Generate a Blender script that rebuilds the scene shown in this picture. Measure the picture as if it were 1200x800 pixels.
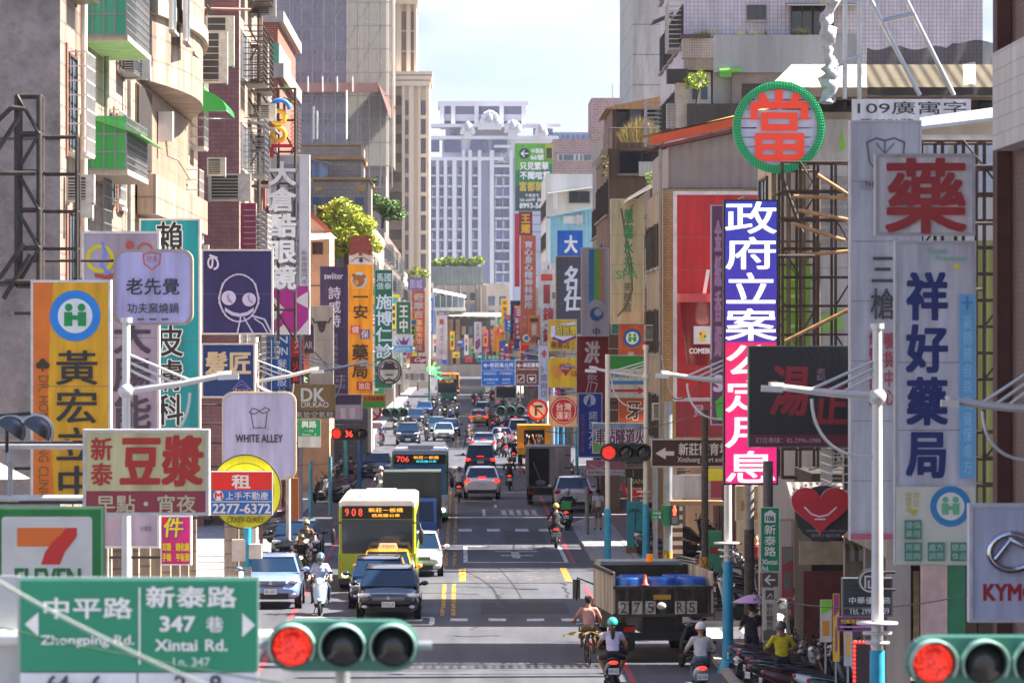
import bpy,math,random
from mathutils import Vector,Matrix
for o in list(bpy.data.objects):bpy.data.objects.remove(o)
SC=bpy.context.scene
COL=SC.collection
R=math.radians
# ---------------------------------------------------------------- camera
F,CX,HY,H=5300.0,540.0,396.0,8.1
cam=bpy.data.cameras.new('camera');cam.lens=F/1200*36;cam.sensor_width=36
cam.shift_x=(600-CX)/1200;cam.shift_y=(HY-400)/1200
cam.clip_start=1;cam.clip_end=12000
cam.dof.use_dof=True;cam.dof.focus_distance=150;cam.dof.aperture_fstop=3.8
camo=bpy.data.objects.new('camera',cam);COL.objects.link(camo)
camo.location=(0,0,H);camo.rotation_euler=(R(90),0,0);SC.camera=camo
# ---------------------------------------------------------------- sky and sun
ELEV,AZ=R(48),R(86)
w=bpy.data.worlds.new('World');SC.world=w;w.use_nodes=True
nt=w.node_tree;N=nt.nodes;LK=nt.links.new
bg=N['Background'];bg.inputs[1].default_value=0.062
sky=N.new('ShaderNodeTexSky');sky.sky_type='NISHITA';sky.sun_disc=False
sky.sun_elevation=ELEV;sky.sun_rotation=AZ;sky.air_density=1.0;sky.dust_density=1.5;sky.ozone_density=1.0
tc=N.new('ShaderNodeTexCoord');mp=N.new('ShaderNodeMapping');mp.inputs['Scale'].default_value=(7,7,26);mp.inputs['Location'].default_value=(.35,0,.2)
LK(tc.outputs['Generated'],mp.inputs[0])
nz=N.new('ShaderNodeTexNoise');nz.inputs['Scale'].default_value=1.15;nz.inputs['Detail'].default_value=6;nz.inputs['Roughness'].default_value=.52
LK(mp.outputs[0],nz.inputs['Vector'])
cr=N.new('ShaderNodeValToRGB');cr.color_ramp.elements[0].position=.3;cr.color_ramp.elements[1].position=.52
LK(nz.outputs['Fac'],cr.inputs[0])
nz2=N.new('ShaderNodeTexNoise');nz2.inputs['Scale'].default_value=2.1;nz2.inputs['Detail'].default_value=7
LK(mp.outputs[0],nz2.inputs['Vector'])
cl=N.new('ShaderNodeMixRGB');cl.inputs[1].default_value=(2.5,3.0,3.8,1);cl.inputs[2].default_value=(4.2,4.25,4.35,1)
c2=N.new('ShaderNodeMapRange');c2.inputs['From Min'].default_value=.36;c2.inputs['From Max'].default_value=.6;LK(nz2.outputs['Fac'],c2.inputs[0]);LK(c2.outputs[0],cl.inputs[0])
tint=N.new('ShaderNodeMixRGB');tint.blend_type='MULTIPLY';tint.inputs[0].default_value=1;tint.inputs[2].default_value=(.72,.77,1.0,1);LK(sky.outputs[0],tint.inputs[1])
mx=N.new('ShaderNodeMixRGB');sx=N.new('ShaderNodeSeparateXYZ');LK(tc.outputs['Generated'],sx.inputs[0])
el=N.new('ShaderNodeMapRange');el.inputs['From Min'].default_value=.28;el.inputs['From Max'].default_value=.6;el.inputs['To Min'].default_value=1;el.inputs['To Max'].default_value=.04;LK(sx.outputs[2],el.inputs[0])
ml=N.new('ShaderNodeMath');ml.operation='MULTIPLY';LK(cr.outputs[0],ml.inputs[0]);LK(el.outputs[0],ml.inputs[1]);LK(ml.outputs[0],mx.inputs[0]);LK(tint.outputs[0],mx.inputs[1]);LK(cl.outputs[0],mx.inputs[2])
LK(mx.outputs[0],bg.inputs[0])
sl=bpy.data.lights.new('sun','SUN');sl.energy=5.0;sl.angle=R(.5);sl.color=(1,.91,.8)
so=bpy.data.objects.new('sun',sl);COL.objects.link(so)
sd=Vector((math.cos(ELEV)*math.sin(AZ),math.cos(ELEV)*math.cos(AZ),math.sin(ELEV)))
so.rotation_euler=sd.to_track_quat('Z','Y').to_euler()
SC.view_settings.view_transform='Standard';SC.view_settings.look='None';SC.view_settings.gamma=1
SC.view_settings.exposure=2.2
try:SC.view_settings.use_curve_mapping=False
except Exception:pass
SC.cycles.max_bounces=6;SC.cycles.transparent_max_bounces=12;SC.cycles.use_denoising=True
rng=random.Random(7)
# ---------------------------------------------------------------- helpers
def P(px,py,d):return Vector(((px-CX)*d/F,d,H-(py-HY)*d/F))
def gd(py):return F*H/(py-HY)
def XX(px,d):return(px-CX)*d/F
def ZZ(py,d):return H-(py-HY)*d/F
def lin(h):
 c=[int(h[i:i+2],16)/255 for i in(0,2,4)]
 return tuple(x/12.92 if x<=.04045 else((x+.055)/1.055)**2.4 for x in c)+(1,)
def sat(h,k=1.2,v=1.02):
 """Sign paint, a little richer than what the shade lets through."""
 c=[int(h[i:i+2],16)for i in(0,2,4)];m=sum(c)/3
 return ''.join('%02x'%max(8,min(248,round((m+(x-m)*k)*v)))for x in c)
def WORN(h,cut=.42):
 """Road paint that has rubbed away in patches."""
 m=M(h,.75,0,.3,4).copy();m.name='worn_'+h;t=m.node_tree;g=t.nodes.new('ShaderNodeNewGeometry');mp=t.nodes.new('ShaderNodeMapping');mp.inputs['Scale'].default_value=(2.2,.7,1);t.links.new(g.outputs['Position'],mp.inputs[0])
 n=t.nodes.new('ShaderNodeTexNoise');n.inputs['Scale'].default_value=1.7;n.inputs['Detail'].default_value=9;n.inputs['Roughness'].default_value=.75;t.links.new(mp.outputs[0],n.inputs['Vector'])
 r=t.nodes.new('ShaderNodeMapRange');r.inputs['From Min'].default_value=cut-.06;r.inputs['From Max'].default_value=cut+.06;t.links.new(n.outputs[0],r.inputs[0]);t.links.new(r.outputs[0],t.nodes['Principled BSDF'].inputs['Alpha']);return m
_M={}
EM=2**-1.9
def M(h,rough=.6,metal=0,var=.12,scale=3.,emis=0,streak=0,bump=0,coat=0):
 """A plain painted or weathered surface: base colour with noise, optional rain streaks."""
 k=('M',h,rough,metal,var,scale,emis,streak,bump,coat)
 if k in _M:return _M[k]
 m=bpy.data.materials.new('paint_'+h);m.use_nodes=True;t=m.node_tree;b=t.nodes['Principled BSDF']
 c=lin(h);b.inputs['Roughness'].default_value=rough;b.inputs['Metallic'].default_value=metal
 b.inputs['Base Color'].default_value=c
 if coat:b.inputs['Coat Weight'].default_value=coat;b.inputs['Coat Roughness'].default_value=.05
 if emis:
  b.inputs['Emission Color'].default_value=c;b.inputs['Emission Strength'].default_value=emis*EM
 if var:
  g=t.nodes.new('ShaderNodeNewGeometry');mpn=t.nodes.new('ShaderNodeMapping')
  mpn.inputs['Scale'].default_value=(1,1,.12 if streak else 1)
  t.links.new(g.outputs['Position'],mpn.inputs[0])
  n=t.nodes.new('ShaderNodeTexNoise');n.inputs['Scale'].default_value=scale;n.inputs['Detail'].default_value=6;n.inputs['Roughness'].default_value=.65
  t.links.new(mpn.outputs[0],n.inputs['Vector'])
  r=t.nodes.new('ShaderNodeMapRange');r.inputs['From Min'].default_value=.3;r.inputs['From Max'].default_value=.7
  r.inputs['To Min'].default_value=1-var*1.6;r.inputs['To Max'].default_value=1+var*.6
  t.links.new(n.outputs['Fac'],r.inputs['Value'])
  x=t.nodes.new('ShaderNodeVectorMath');x.operation='SCALE';x.inputs[0].default_value=c[:3]
  t.links.new(r.outputs[0],x.inputs['Scale']);t.links.new(x.outputs[0],b.inputs['Base Color'])
  if bump:
   bp=t.nodes.new('ShaderNodeBump');bp.inputs['Strength'].default_value=bump;bp.inputs['Distance'].default_value=.05 if bump<1 else .3
   t.links.new(n.outputs['Fac'],bp.inputs['Height']);t.links.new(bp.outputs[0],b.inputs['Normal'])
 _M[k]=m;return m
def TILE(h,h2,bw=.2,bh=.1,mortar=.01,rough=.5,var=.12,stagger=.5,mortar_c=None,dirt=.35):
 """Tiles, bricks or panels: works on any wall parallel to X or Y."""
 k=('T',h,h2,bw,bh,mortar,stagger,mortar_c)
 if k in _M:return _M[k]
 m=bpy.data.materials.new('tile_'+h);m.use_nodes=True;t=m.node_tree;b=t.nodes['Principled BSDF'];b.inputs['Roughness'].default_value=rough
 g=t.nodes.new('ShaderNodeNewGeometry');s=t.nodes.new('ShaderNodeSeparateXYZ');t.links.new(g.outputs['Position'],s.inputs[0])
 a=t.nodes.new('ShaderNodeMath');t.links.new(s.outputs[0],a.inputs[0]);t.links.new(s.outputs[1],a.inputs[1])
 c=t.nodes.new('ShaderNodeCombineXYZ');t.links.new(a.outputs[0],c.inputs[0]);t.links.new(s.outputs[2],c.inputs[1])
 br=t.nodes.new('ShaderNodeTexBrick');br.offset=stagger;br.inputs['Scale'].default_value=1
 br.inputs['Brick Width'].default_value=bw;br.inputs['Row Height'].default_value=bh;br.inputs['Mortar Size'].default_value=mortar
 br.inputs['Color1'].default_value=lin(h);br.inputs['Color2'].default_value=lin(h2)
 mc=lin(mortar_c)if mortar_c else tuple(x*.55 for x in lin(h)[:3])+(1,)
 br.inputs['Mortar'].default_value=mc
 t.links.new(c.outputs[0],br.inputs['Vector'])
 mpn=t.nodes.new('ShaderNodeMapping');mpn.inputs['Scale'].default_value=(.9,.9,.15);t.links.new(g.outputs['Position'],mpn.inputs[0])
 n=t.nodes.new('ShaderNodeTexNoise');n.inputs['Scale'].default_value=1.6;n.inputs['Detail'].default_value=7;n.inputs['Roughness'].default_value=.7
 t.links.new(mpn.outputs[0],n.inputs['Vector'])
 r=t.nodes.new('ShaderNodeMapRange');r.inputs['From Min'].default_value=.35;r.inputs['From Max'].default_value=.65
 r.inputs['To Min'].default_value=1-dirt;r.inputs['To Max'].default_value=1.05;t.links.new(n.outputs['Fac'],r.inputs['Value'])
 x=t.nodes.new('ShaderNodeVectorMath');x.operation='SCALE';t.links.new(br.outputs['Color'],x.inputs[0]);t.links.new(r.outputs[0],x.inputs['Scale'])
 t.links.new(x.outputs[0],b.inputs['Base Color'])
 _M[k]=m;return m
def RIB(h,pitch=.12,depth=.03,axis=0,rough=.45,var=.2):
 """Corrugated sheet: vertical ribs by bump along X (axis 0) or Y (axis 1)."""
 k=('R',h,pitch,axis)
 if k in _M:return _M[k]
 m=bpy.data.materials.new('sheet_'+h);m.use_nodes=True;t=m.node_tree;b=t.nodes['Principled BSDF'];b.inputs['Roughness'].default_value=rough
 g=t.nodes.new('ShaderNodeNewGeometry');wv=t.nodes.new('ShaderNodeTexWave');wv.bands_direction='XY'[axis];wv.inputs['Scale'].default_value=.314/pitch
 t.links.new(g.outputs['Position'],wv.inputs['Vector'])
 n=t.nodes.new('ShaderNodeTexNoise');n.inputs['Scale'].default_value=1.5;n.inputs['Detail'].default_value=6;t.links.new(g.outputs['Position'],n.inputs['Vector'])
 r=t.nodes.new('ShaderNodeMapRange');r.inputs['To Min'].default_value=1-var;r.inputs['To Max'].default_value=1+var;t.links.new(n.outputs['Fac'],r.inputs['Value'])
 x=t.nodes.new('ShaderNodeVectorMath');x.operation='SCALE';x.inputs[0].default_value=lin(h)[:3];t.links.new(r.outputs[0],x.inputs['Scale']);t.links.new(x.outputs[0],b.inputs['Base Color'])
 bp=t.nodes.new('ShaderNodeBump');bp.inputs['Distance'].default_value=depth;bp.inputs['Strength'].default_value=.9
 t.links.new(wv.outputs['Fac'],bp.inputs['Height']);t.links.new(bp.outputs[0],b.inputs['Normal'])
 _M[k]=m;return m
def SHEER(h,alpha,rough=.6):
 """Netting, polycarbonate and tinted film."""
 k=('S',h,alpha)
 if k in _M:return _M[k]
 m=M(h,rough,0,0).copy();m.name='net_'+h;m.node_tree.nodes['Principled BSDF'].inputs['Alpha'].default_value=alpha
 _M[k]=m;return m
def GLASS(h,rough=.06,spec=.7):
 k=('G',h,rough)
 if k in _M:return _M[k]
 m=M(h,rough,0,.0).copy();m.name='glass_'+h;b=m.node_tree.nodes['Principled BSDF'];b.inputs['Specular IOR Level'].default_value=spec
 _M[k]=m;return m
def tag(o,label=None,cat=None,group=None,kind=None):
 for k,v in(('label',label),('category',cat),('group',group),('kind',kind)):
  if v:o[k]=v
 return o
def thing(name,label,cat,loc=(0,0,0),rz=0,group=None):
 o=bpy.data.objects.new(name,None);o.empty_display_size=.2;COL.objects.link(o);o.location=loc;o.rotation_euler=(0,0,rz)
 return tag(o,label,cat,group)
def base(o):
 p=Vector((0,0,0))
 while o is not None:p+=o.location;o=o.parent
 return p
class MB:
 """Collects shapes in world (or the thing's own) coordinates and links them as ONE mesh object."""
 def __init__(s):s.v=[];s.f=[];s.mi=[];s.mats=[];s.sm=[]
 def add(s,vs,fs,m,smooth=False):
  if m not in s.mats:s.mats.append(m)
  i=s.mats.index(m);n=len(s.v);s.v+=[tuple(v)for v in vs]
  for f in fs:s.f.append([a+n for a in f]);s.mi.append(i);s.sm.append(smooth)
  return s
 def box(s,x0,x1,y0,y1,z0,z1,m):
  vs=[(x,y,z)for z in(z0,z1)for y in(y0,y1)for x in(x0,x1)]
  return s.add(vs,[(0,2,3,1),(4,5,7,6),(0,1,5,4),(2,6,7,3),(0,4,6,2),(1,3,7,5)],m)
 def bar(s,a,b,wd,ht,m):
  """A rectangular bar from a to b."""
  a=Vector(a);b=Vector(b);d=(b-a).normalized();up=Vector((0,0,1))if abs(d.z)<.95 else Vector((0,1,0))
  u=d.cross(up).normalized()*wd/2;v=u.cross(d).normalized()*ht/2
  vs=[a-u-v,a+u-v,a+u+v,a-u+v,b-u-v,b+u-v,b+u+v,b-u+v]
  return s.add(vs,[(0,1,2,3),(7,6,5,4),(0,4,5,1),(1,5,6,2),(2,6,7,3),(3,7,4,0)],m)
 def tube(s,pts,r,m,n=8,cap=True):
  pts=[Vector(p)for p in pts];rs=r if isinstance(r,(list,tuple))else[r]*len(pts)
  vs=[];fs=[];k=len(pts)
  d0=(pts[1]-pts[0]).normalized();u=d0.cross(Vector((0,0,1))if abs(d0.z)<.9 else Vector((1,0,0))).normalized()
  for i,p in enumerate(pts):
   d=((pts[min(i+1,k-1)]-p).normalized()+(p-pts[max(i-1,0)]).normalized()).normalized()
   u=(u-d*u.dot(d)).normalized();v=d.cross(u)
   vs+=[p+(u*math.cos(6.28318*j/n)+v*math.sin(6.28318*j/n))*rs[i]for j in range(n)]
  for i in range(k-1):
   for j in range(n):fs.append((i*n+j,i*n+(j+1)%n,(i+1)*n+(j+1)%n,(i+1)*n+j))
  s.add(vs,fs,m,True)
  if cap:s.add([vs[j]for j in range(n)],[tuple(range(n))[::-1]],m);s.add([vs[(k-1)*n+j]for j in range(n)],[tuple(range(n))],m)
  return s
 def lathe(s,prof,c,m,n=20,axis='z',smooth=True,sx=1,sy=1,caps=True):
  """prof: (radius, height) pairs turned round an axis through c."""
  vs=[];fs=[];k=len(prof)
  for r,h in prof:
   for j in range(n):
    a=6.28318*j/n;q=(r*math.cos(a)*sx,r*math.sin(a)*sy,h)
    if axis=='y':q=(q[0],h,q[1])
    if axis=='x':q=(h,q[0],q[1])
    vs.append((q[0]+c[0],q[1]+c[1],q[2]+c[2]))
  for i in range(k-1):
   for j in range(n):fs.append((i*n+j,i*n+(j+1)%n,(i+1)*n+(j+1)%n,(i+1)*n+j))
  s.add(vs,fs,m,smooth)
  if caps:s.add(vs[:n],[tuple(range(n))],m);s.add(vs[-n:],[tuple(range(n))],m)
  return s
 def ell(s,c,r,m,n=14,k=10,rot=None):
  vs=[];fs=[]
  for i in range(k+1):
   t=math.pi*i/k
   for j in range(n):
    a=6.28318*j/n;q=Vector((math.sin(t)*math.cos(a)*r[0],math.sin(t)*math.sin(a)*r[1],math.cos(t)*r[2]))
    if rot:q=rot@q
    vs.append(q+Vector(c))
  for i in range(k):
   for j in range(n):fs.append((i*n+j,(i+1)*n+j,(i+1)*n+(j+1)%n,i*n+(j+1)%n))
  return s.add(vs,fs,m,True)
 def prism(s,poly,y0,y1,m,axis='y',m2=None):
  """poly in (x, z) extruded along y (or in (y, z) along x, (x, y) along z)."""
  n=len(poly)
  f={'y':lambda a,b,c:(a,c,b),'x':lambda a,b,c:(c,a,b),'z':lambda a,b,c:(a,b,c)}[axis]
  vs=[f(a,b,y0)for a,b in poly]+[f(a,b,y1)for a,b in poly]
  s.add(vs,[(i,(i+1)%n,n+(i+1)%n,n+i)for i in range(n)],m2 or m)
  s.add(vs[:n],[tuple(range(n))],m);s.add(vs[n:],[tuple(range(n))[::-1]],m)
  return s
 def quad(s,a,b,c,d,m):return s.add([a,b,c,d],[(0,1,2,3)],m)
 def mesh(s,name,off=Vector((0,0,0))):
  me=bpy.data.meshes.new(name);me.from_pydata([(a-off.x,b-off.y,c-off.z)for a,b,c in s.v],[],s.f)
  for m in s.mats:me.materials.append(m)
  me.polygons.foreach_set('material_index',s.mi);me.polygons.foreach_set('use_smooth',s.sm);me.update();return me
 def build(s,name,parent=None,loc=None):
  """Shapes are in world coordinates minus nothing for a thing at the origin; otherwise the parent's place is taken off."""
  off=base(parent)if parent else(Vector(loc)if loc is not None else Vector((0,0,0)))
  if loc is not None and parent:off=Vector(loc)
  o=bpy.data.objects.new(name,s.mesh(name,off));COL.objects.link(o)
  if parent:
   o.parent=parent
   if loc is not None:o.location=Vector(loc)-base(parent)
  elif loc is not None:o.location=loc
  return o
def place(o,parent):
 COL.objects.link(o);o.parent=parent;return o
KIDS={}
def kids(o):
 return[c for c in o.children]
def copy_tree(o,parent=None):
 c=o.copy();COL.objects.link(c);c.parent=parent
 for ch in kids(o):copy_tree(ch,c)
 return c
def structure(o):o['kind']='structure';return o
# ---- lettering: glyph outlines filled once, then fitted to the place they have on the sign
_G={}
def glyph(s):
 if s not in _G:
  c=bpy.data.curves.new('glyph','FONT');c.body=s;c.resolution_u=3
  o=bpy.data.objects.new('glyph',c);me=o.to_mesh()
  vs=[(v.co.x,v.co.y)for v in me.vertices];fs=[tuple(p.vertices)for p in me.polygons]
  o.to_mesh_clear();bpy.data.objects.remove(o);bpy.data.curves.remove(c)
  xs=[a for a,b in vs]or[0];ys=[b for a,b in vs]or[0]
  _G[s]=(vs,fs,(min(xs),min(ys),max(xs),max(ys)))
 return _G[s]
def cjk(ch):return ord(ch)>0x2e00
# ================================================================ ground, road, pavements
ASPH=M('4a4b52',.85,0,.22,.35,bump=.0)
def asphalt():
 m=bpy.data.materials.new('asphalt');m.use_nodes=True;t=m.node_tree;b=t.nodes['Principled BSDF'];b.inputs['Roughness'].default_value=.8
 g=t.nodes.new('ShaderNodeNewGeometry');mp_=t.nodes.new('ShaderNodeMapping');mp_.inputs['Scale'].default_value=(1.6,.08,1);t.links.new(g.outputs['Position'],mp_.inputs[0])
 a=t.nodes.new('ShaderNodeTexNoise');a.inputs['Scale'].default_value=.9;a.inputs['Detail'].default_value=5;t.links.new(mp_.outputs[0],a.inputs['Vector'])
 n=t.nodes.new('ShaderNodeTexNoise');n.inputs['Scale'].default_value=.22;n.inputs['Detail'].default_value=8;n.inputs['Roughness'].default_value=.7;t.links.new(g.outputs['Position'],n.inputs['Vector'])
 f=t.nodes.new('ShaderNodeTexNoise');f.inputs['Scale'].default_value=60;t.links.new(g.outputs['Position'],f.inputs['Vector'])
 s=t.nodes.new('ShaderNodeMath');s.operation='ADD';t.links.new(a.outputs[0],s.inputs[0]);t.links.new(n.outputs[0],s.inputs[1])
 s2=t.nodes.new('ShaderNodeMath');s2.operation='MULTIPLY_ADD';s2.inputs[1].default_value=.25;t.links.new(f.outputs[0],s2.inputs[0]);t.links.new(s.outputs[0],s2.inputs[2])
 r=t.nodes.new('ShaderNodeValToRGB');r.color_ramp.elements[0].position=.8;r.color_ramp.elements[0].color=(.030,.033,.045,1);r.color_ramp.elements[1].position=1.45;r.color_ramp.elements[1].color=(.078,.082,.1,1)  # neutral greys tinted blue, so the cool shade sits in the colour
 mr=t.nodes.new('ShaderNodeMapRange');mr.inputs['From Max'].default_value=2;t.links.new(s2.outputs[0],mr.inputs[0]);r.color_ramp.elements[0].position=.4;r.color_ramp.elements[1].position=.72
 t.links.new(mr.outputs[0],r.inputs[0]);t.links.new(r.outputs[0],b.inputs['Base Color'])
 # alligator cracks and patch edges
 return m
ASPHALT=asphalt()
def sheet(name,x0,x1,y0,y1,z,m):return structure(MB().quad((x0,y0,z),(x1,y0,z),(x1,y1,z),(x0,y1,z),m).build(name))
sheet('ground',-3000,3000,-200,9000,-.06,M('6f6b66',.9,0,.2,.02))
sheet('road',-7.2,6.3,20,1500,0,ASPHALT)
for y0,y1 in((60,94),(120.6,127.2),(150,159.6),(286,334),(620,650)):
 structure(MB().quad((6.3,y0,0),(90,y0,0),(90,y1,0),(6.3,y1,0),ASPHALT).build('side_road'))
for y0,y1 in((60,94),(286,334)):
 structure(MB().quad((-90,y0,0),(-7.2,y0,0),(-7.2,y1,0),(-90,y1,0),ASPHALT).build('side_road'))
PAVE=TILE('8d7d78','7d6f6c',.4,.4,.03,.8,dirt=.3);KERB=M('a3a09a',.85,0,.2,2)
def paving(h,h2,bw=.3,bh=.3):
 m=TILE(h,h2,bw,bh,.02,.8).copy();t=m.node_tree
 g=next(n for n in t.nodes if n.type=='NEW_GEOMETRY');br=next(n for n in t.nodes if n.type=='TEX_BRICK');t.links.new(g.outputs['Position'],br.inputs['Vector']);return m
PAV1=paving('8a7d7c','776c6c',.3,.3);PAV2=paving('a9a6a4','9a9896',.9,.45);PAV3=paving('8f8790','7f7880',.25,.25)
def pavement(x0,x1,y0,y1,m,kx):
 b=MB();b.box(x0,x1,y0,y1,-.05,.125,m)
 k0,k1=(kx,kx+.18)if kx<x0+.01 else(kx-.18,kx)
 b.box(min(k0,k1),max(k0,k1),y0,y1,-.05,.14,KERB);b.box(x0,x1,y0-.18,y0,-.05,.14,KERB)
 structure(b.build('pavement'))
for y0,y1 in((20,60),(94.2,120.4),(127.4,149.8),(159.8,285.8),(334.2,619.8),(650.2,1500)):
 pavement(6.48,20,y0,y1,PAV1,6.3)
for y0,y1 in((20,60),(94.2,285.8),(334.2,1500)):pavement(-20,-7.38,y0,y1,PAV2,-7.2)
for y0,y1 in((130,145),(163,200)):
 b=MB();b.prism([(4.75,y0+2),(5.4,y0),(6.28,y0),(6.28,y1),(5.4,y1),(4.75,y1-5)],-.05,.12,PAV2,'z');structure(b.build('pavement'))
YEL=WORN('bf9434',.47);WHT=WORN('d4d4d0');RED=WORN('a83a46',.38);HATCH=WORN('a8894a',.53)
def marks(name,quads,m,z):
 b=MB()
 for x0,y0,x1,y1 in quads:b.quad((x0,y0,z),(x1,y0,z),(x1,y1,z),(x0,y1,z),m)
 structure(b.build(name))
yl=[]
for y0,y1 in((132,149),(161,172),(178,205),(208,285),(336,600),(655,1100)):yl+=[(-.6,y0,-.47,y1),(-.29,y0,-.16,y1)]
marks('centre_line',yl,YEL,.005)
marks('kerb_line',[(4.0,60,4.14,119),(4.0,128,4.14,148),(4.0,163,4.14,285),(-5.0,95,-4.86,150),(-5.0,160,-4.86,285)],RED,.005)
wl=[(1.6,y,1.74,y+4)for y in range(216,280,10)]+[(-2.9,y,-2.76,y+4)for y in range(160,280,10)]
for y in(129.5,):wl+=[(x,y,x+.5,y+1.2)for x in(-.3,.8,1.9,2.9,-1.6,-2.8)]
for y in(189.5,):wl+=[(x,y,x+.55,y+2.6)for x in(-.1,1.1,2.3,3.3)]
wl+=[(.1,163.2,3.9,163.7),(.1,175.6,3.9,176),(.1,163.7,.25,175.6),(3.75,163.7,3.9,175.6),(1.0,206,1.15,214),(1.15,206,3.6,206.25),(1.15,213.7,3.6,214)]
wl+=[(-4.8,131,-.8,131.4),(-4.8,127.6,-.8,128),(-.9,128,-.75,131)]
for x in(1.9,2.25,2.6,2.95,3.3):wl+=[(x,207,x+.2,213)]
for i,y in enumerate((208,210,212)):wl+=[(1.8,y,3.6,y+.3)]
wl+=[(1.5,168.2,2.7,168.8),(1.9,166.5,2.2,172),(1.3,171.5,2.9,172)]
marks('lane_markings',wl,WHT,.008)
# yellow box junction
b=MB()
def diag(x0,y0,x1,y1,w=.16):b.add([(x0-w,y0,.011),(x0+w,y0,.011),(x1+w,y1,.011),(x1-w,y1,.011)],[(0,1,2,3)],YEL if w>.1 else HATCH)
diag(.05,150.4,.05,159.2,.12);diag(3.6,150.4,3.6,159.2,.12);diag(.05,150.4,3.6,159.2,.04);diag(3.6,150.4,.05,159.2,.04);diag(.05,155,1.9,159.2,.04);diag(1.9,150.4,3.6,155,.04);diag(.05,155,1.9,150.4,.05);diag(1.9,159.2,3.6,155,.04)
structure(b.build('box_junction_marking'))
b=MB()
for i in range(8):b.quad((6.7+i*1.05,121.4,.006),(7.2+i*1.05,121.4,.006),(7.2+i*1.05,126.4,.006),(6.7+i*1.05,126.4,.006),WHT)
for i in range(11):b.quad((-6+i*1.1,280,.006),(-5.5+i*1.1,280,.006),(-5.5+i*1.1,284,.006),(-6+i*1.1,284,.006),WHT)
structure(b.build('zebra_crossing'))
b=MB();MANH=M('3a3a3c',.6,.6,.2,20)
for x,y in((1.1,140),(-1.6,118),(2.6,182),(.9,220),(2.2,146),(-3.3,147)):b.lathe([(.33,.012),(.3,.014)],(x,y,0),MANH,16)
structure(b.build('manhole_covers'))
b=MB()
for x0,y0,x1,y1 in((.6,133,3.2,139),(-3.9,112,-1.2,121),(1.8,178,3.4,190),(.2,218,1.8,236)):b.quad((x0,y0,.004),(x1,y0,.004),(x1,y1-.4,.004),(x0,y1,.004),M('34353a',.85,0,.25,1.5))
structure(b.build('asphalt_patches'))
b=MB();r2=random.Random(21);TAR=M('1c1c1f',.6,0,.1,5)
for k in range(46):
 x,y=r2.uniform(-4.7,3.9),r2.uniform(106,250);st_=r2.choice((0,1));p=[(x,y)]
 for q in range(7):x+=r2.uniform(-.25,.25)+(.35 if st_ else 0);y+=r2.uniform(-.5,.5)+(0 if st_ else 1.3);p.append((x,y))
 for(x0,y0),(x1,y1)in zip(p,p[1:]):w_=.018+.02*r2.random();b.add([(x0-w_,y0-w_*3,.0065),(x0+w_,y0+w_*3,.0065),(x1+w_,y1+w_*3,.0065),(x1-w_,y1-w_*3,.0065)],[(0,1,2,3)],TAR)
structure(b.build('road_cracks'))
# ================================================================ buildings
FRAMES={'dark':M('4a4038',.5),'white':M('c9c6bf',.5),'green':M('2f7a55',.5),'alu':M('8d8f92',.4,.6)}
PANE=GLASS('232a33');PANE2=GLASS('5a6f80');PANEG=GLASS('3c8f6c')
_W={}
def wmesh(w,h,axis,sg,fr,pane,deep):
 k=(w,h,axis,sg,fr,pane.name,deep)
 if k not in _W:
  f=MB();t=.06;m=FRAMES[fr]
  def bx(b,u0,u1,p0,p1,z0,z1,mm):
   p0,p1=sorted((p0*sg,p1*sg))
   if axis=='x':b.box(p0,p1,u0,u1,z0,z1,mm)
   else:b.box(u0,u1,p0,p1,z0,z1,mm)
  bx(f,-w/2,w/2,-.02,.07,-h/2-t,-h/2,m);bx(f,-w/2,w/2,-.02,.07,h/2,h/2+t,m)
  bx(f,-w/2-t,-w/2,-.02,.07,-h/2-t,h/2+t,m);bx(f,w/2,w/2+t,-.02,.07,-h/2-t,h/2+t,m)
  bx(f,-t/2,t/2,-.02,.05,-h/2,h/2,m);bx(f,-w/2-.12,w/2+.12,-.02,.14,-h/2-t-.08,-h/2-t,KERB)
  g=MB();bx(g,-w/2,w/2,-.02,.025,-h/2,h/2,pane)
  _W[k]=(f.mesh('window'),g.mesh('pane'))
 return _W[k]
def window(parent,x,y,z,w,h,axis='x',sg=1,fr='dark',pane=PANE,deep=0):
 f,g=wmesh(round(w,2),round(h,2),axis,sg,fr,pane,deep)
 o=bpy.data.objects.new('window',f);place(o,parent);o.location=Vector((x,y,z))-base(parent)
 place(bpy.data.objects.new('pane',g),o);return o
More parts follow.
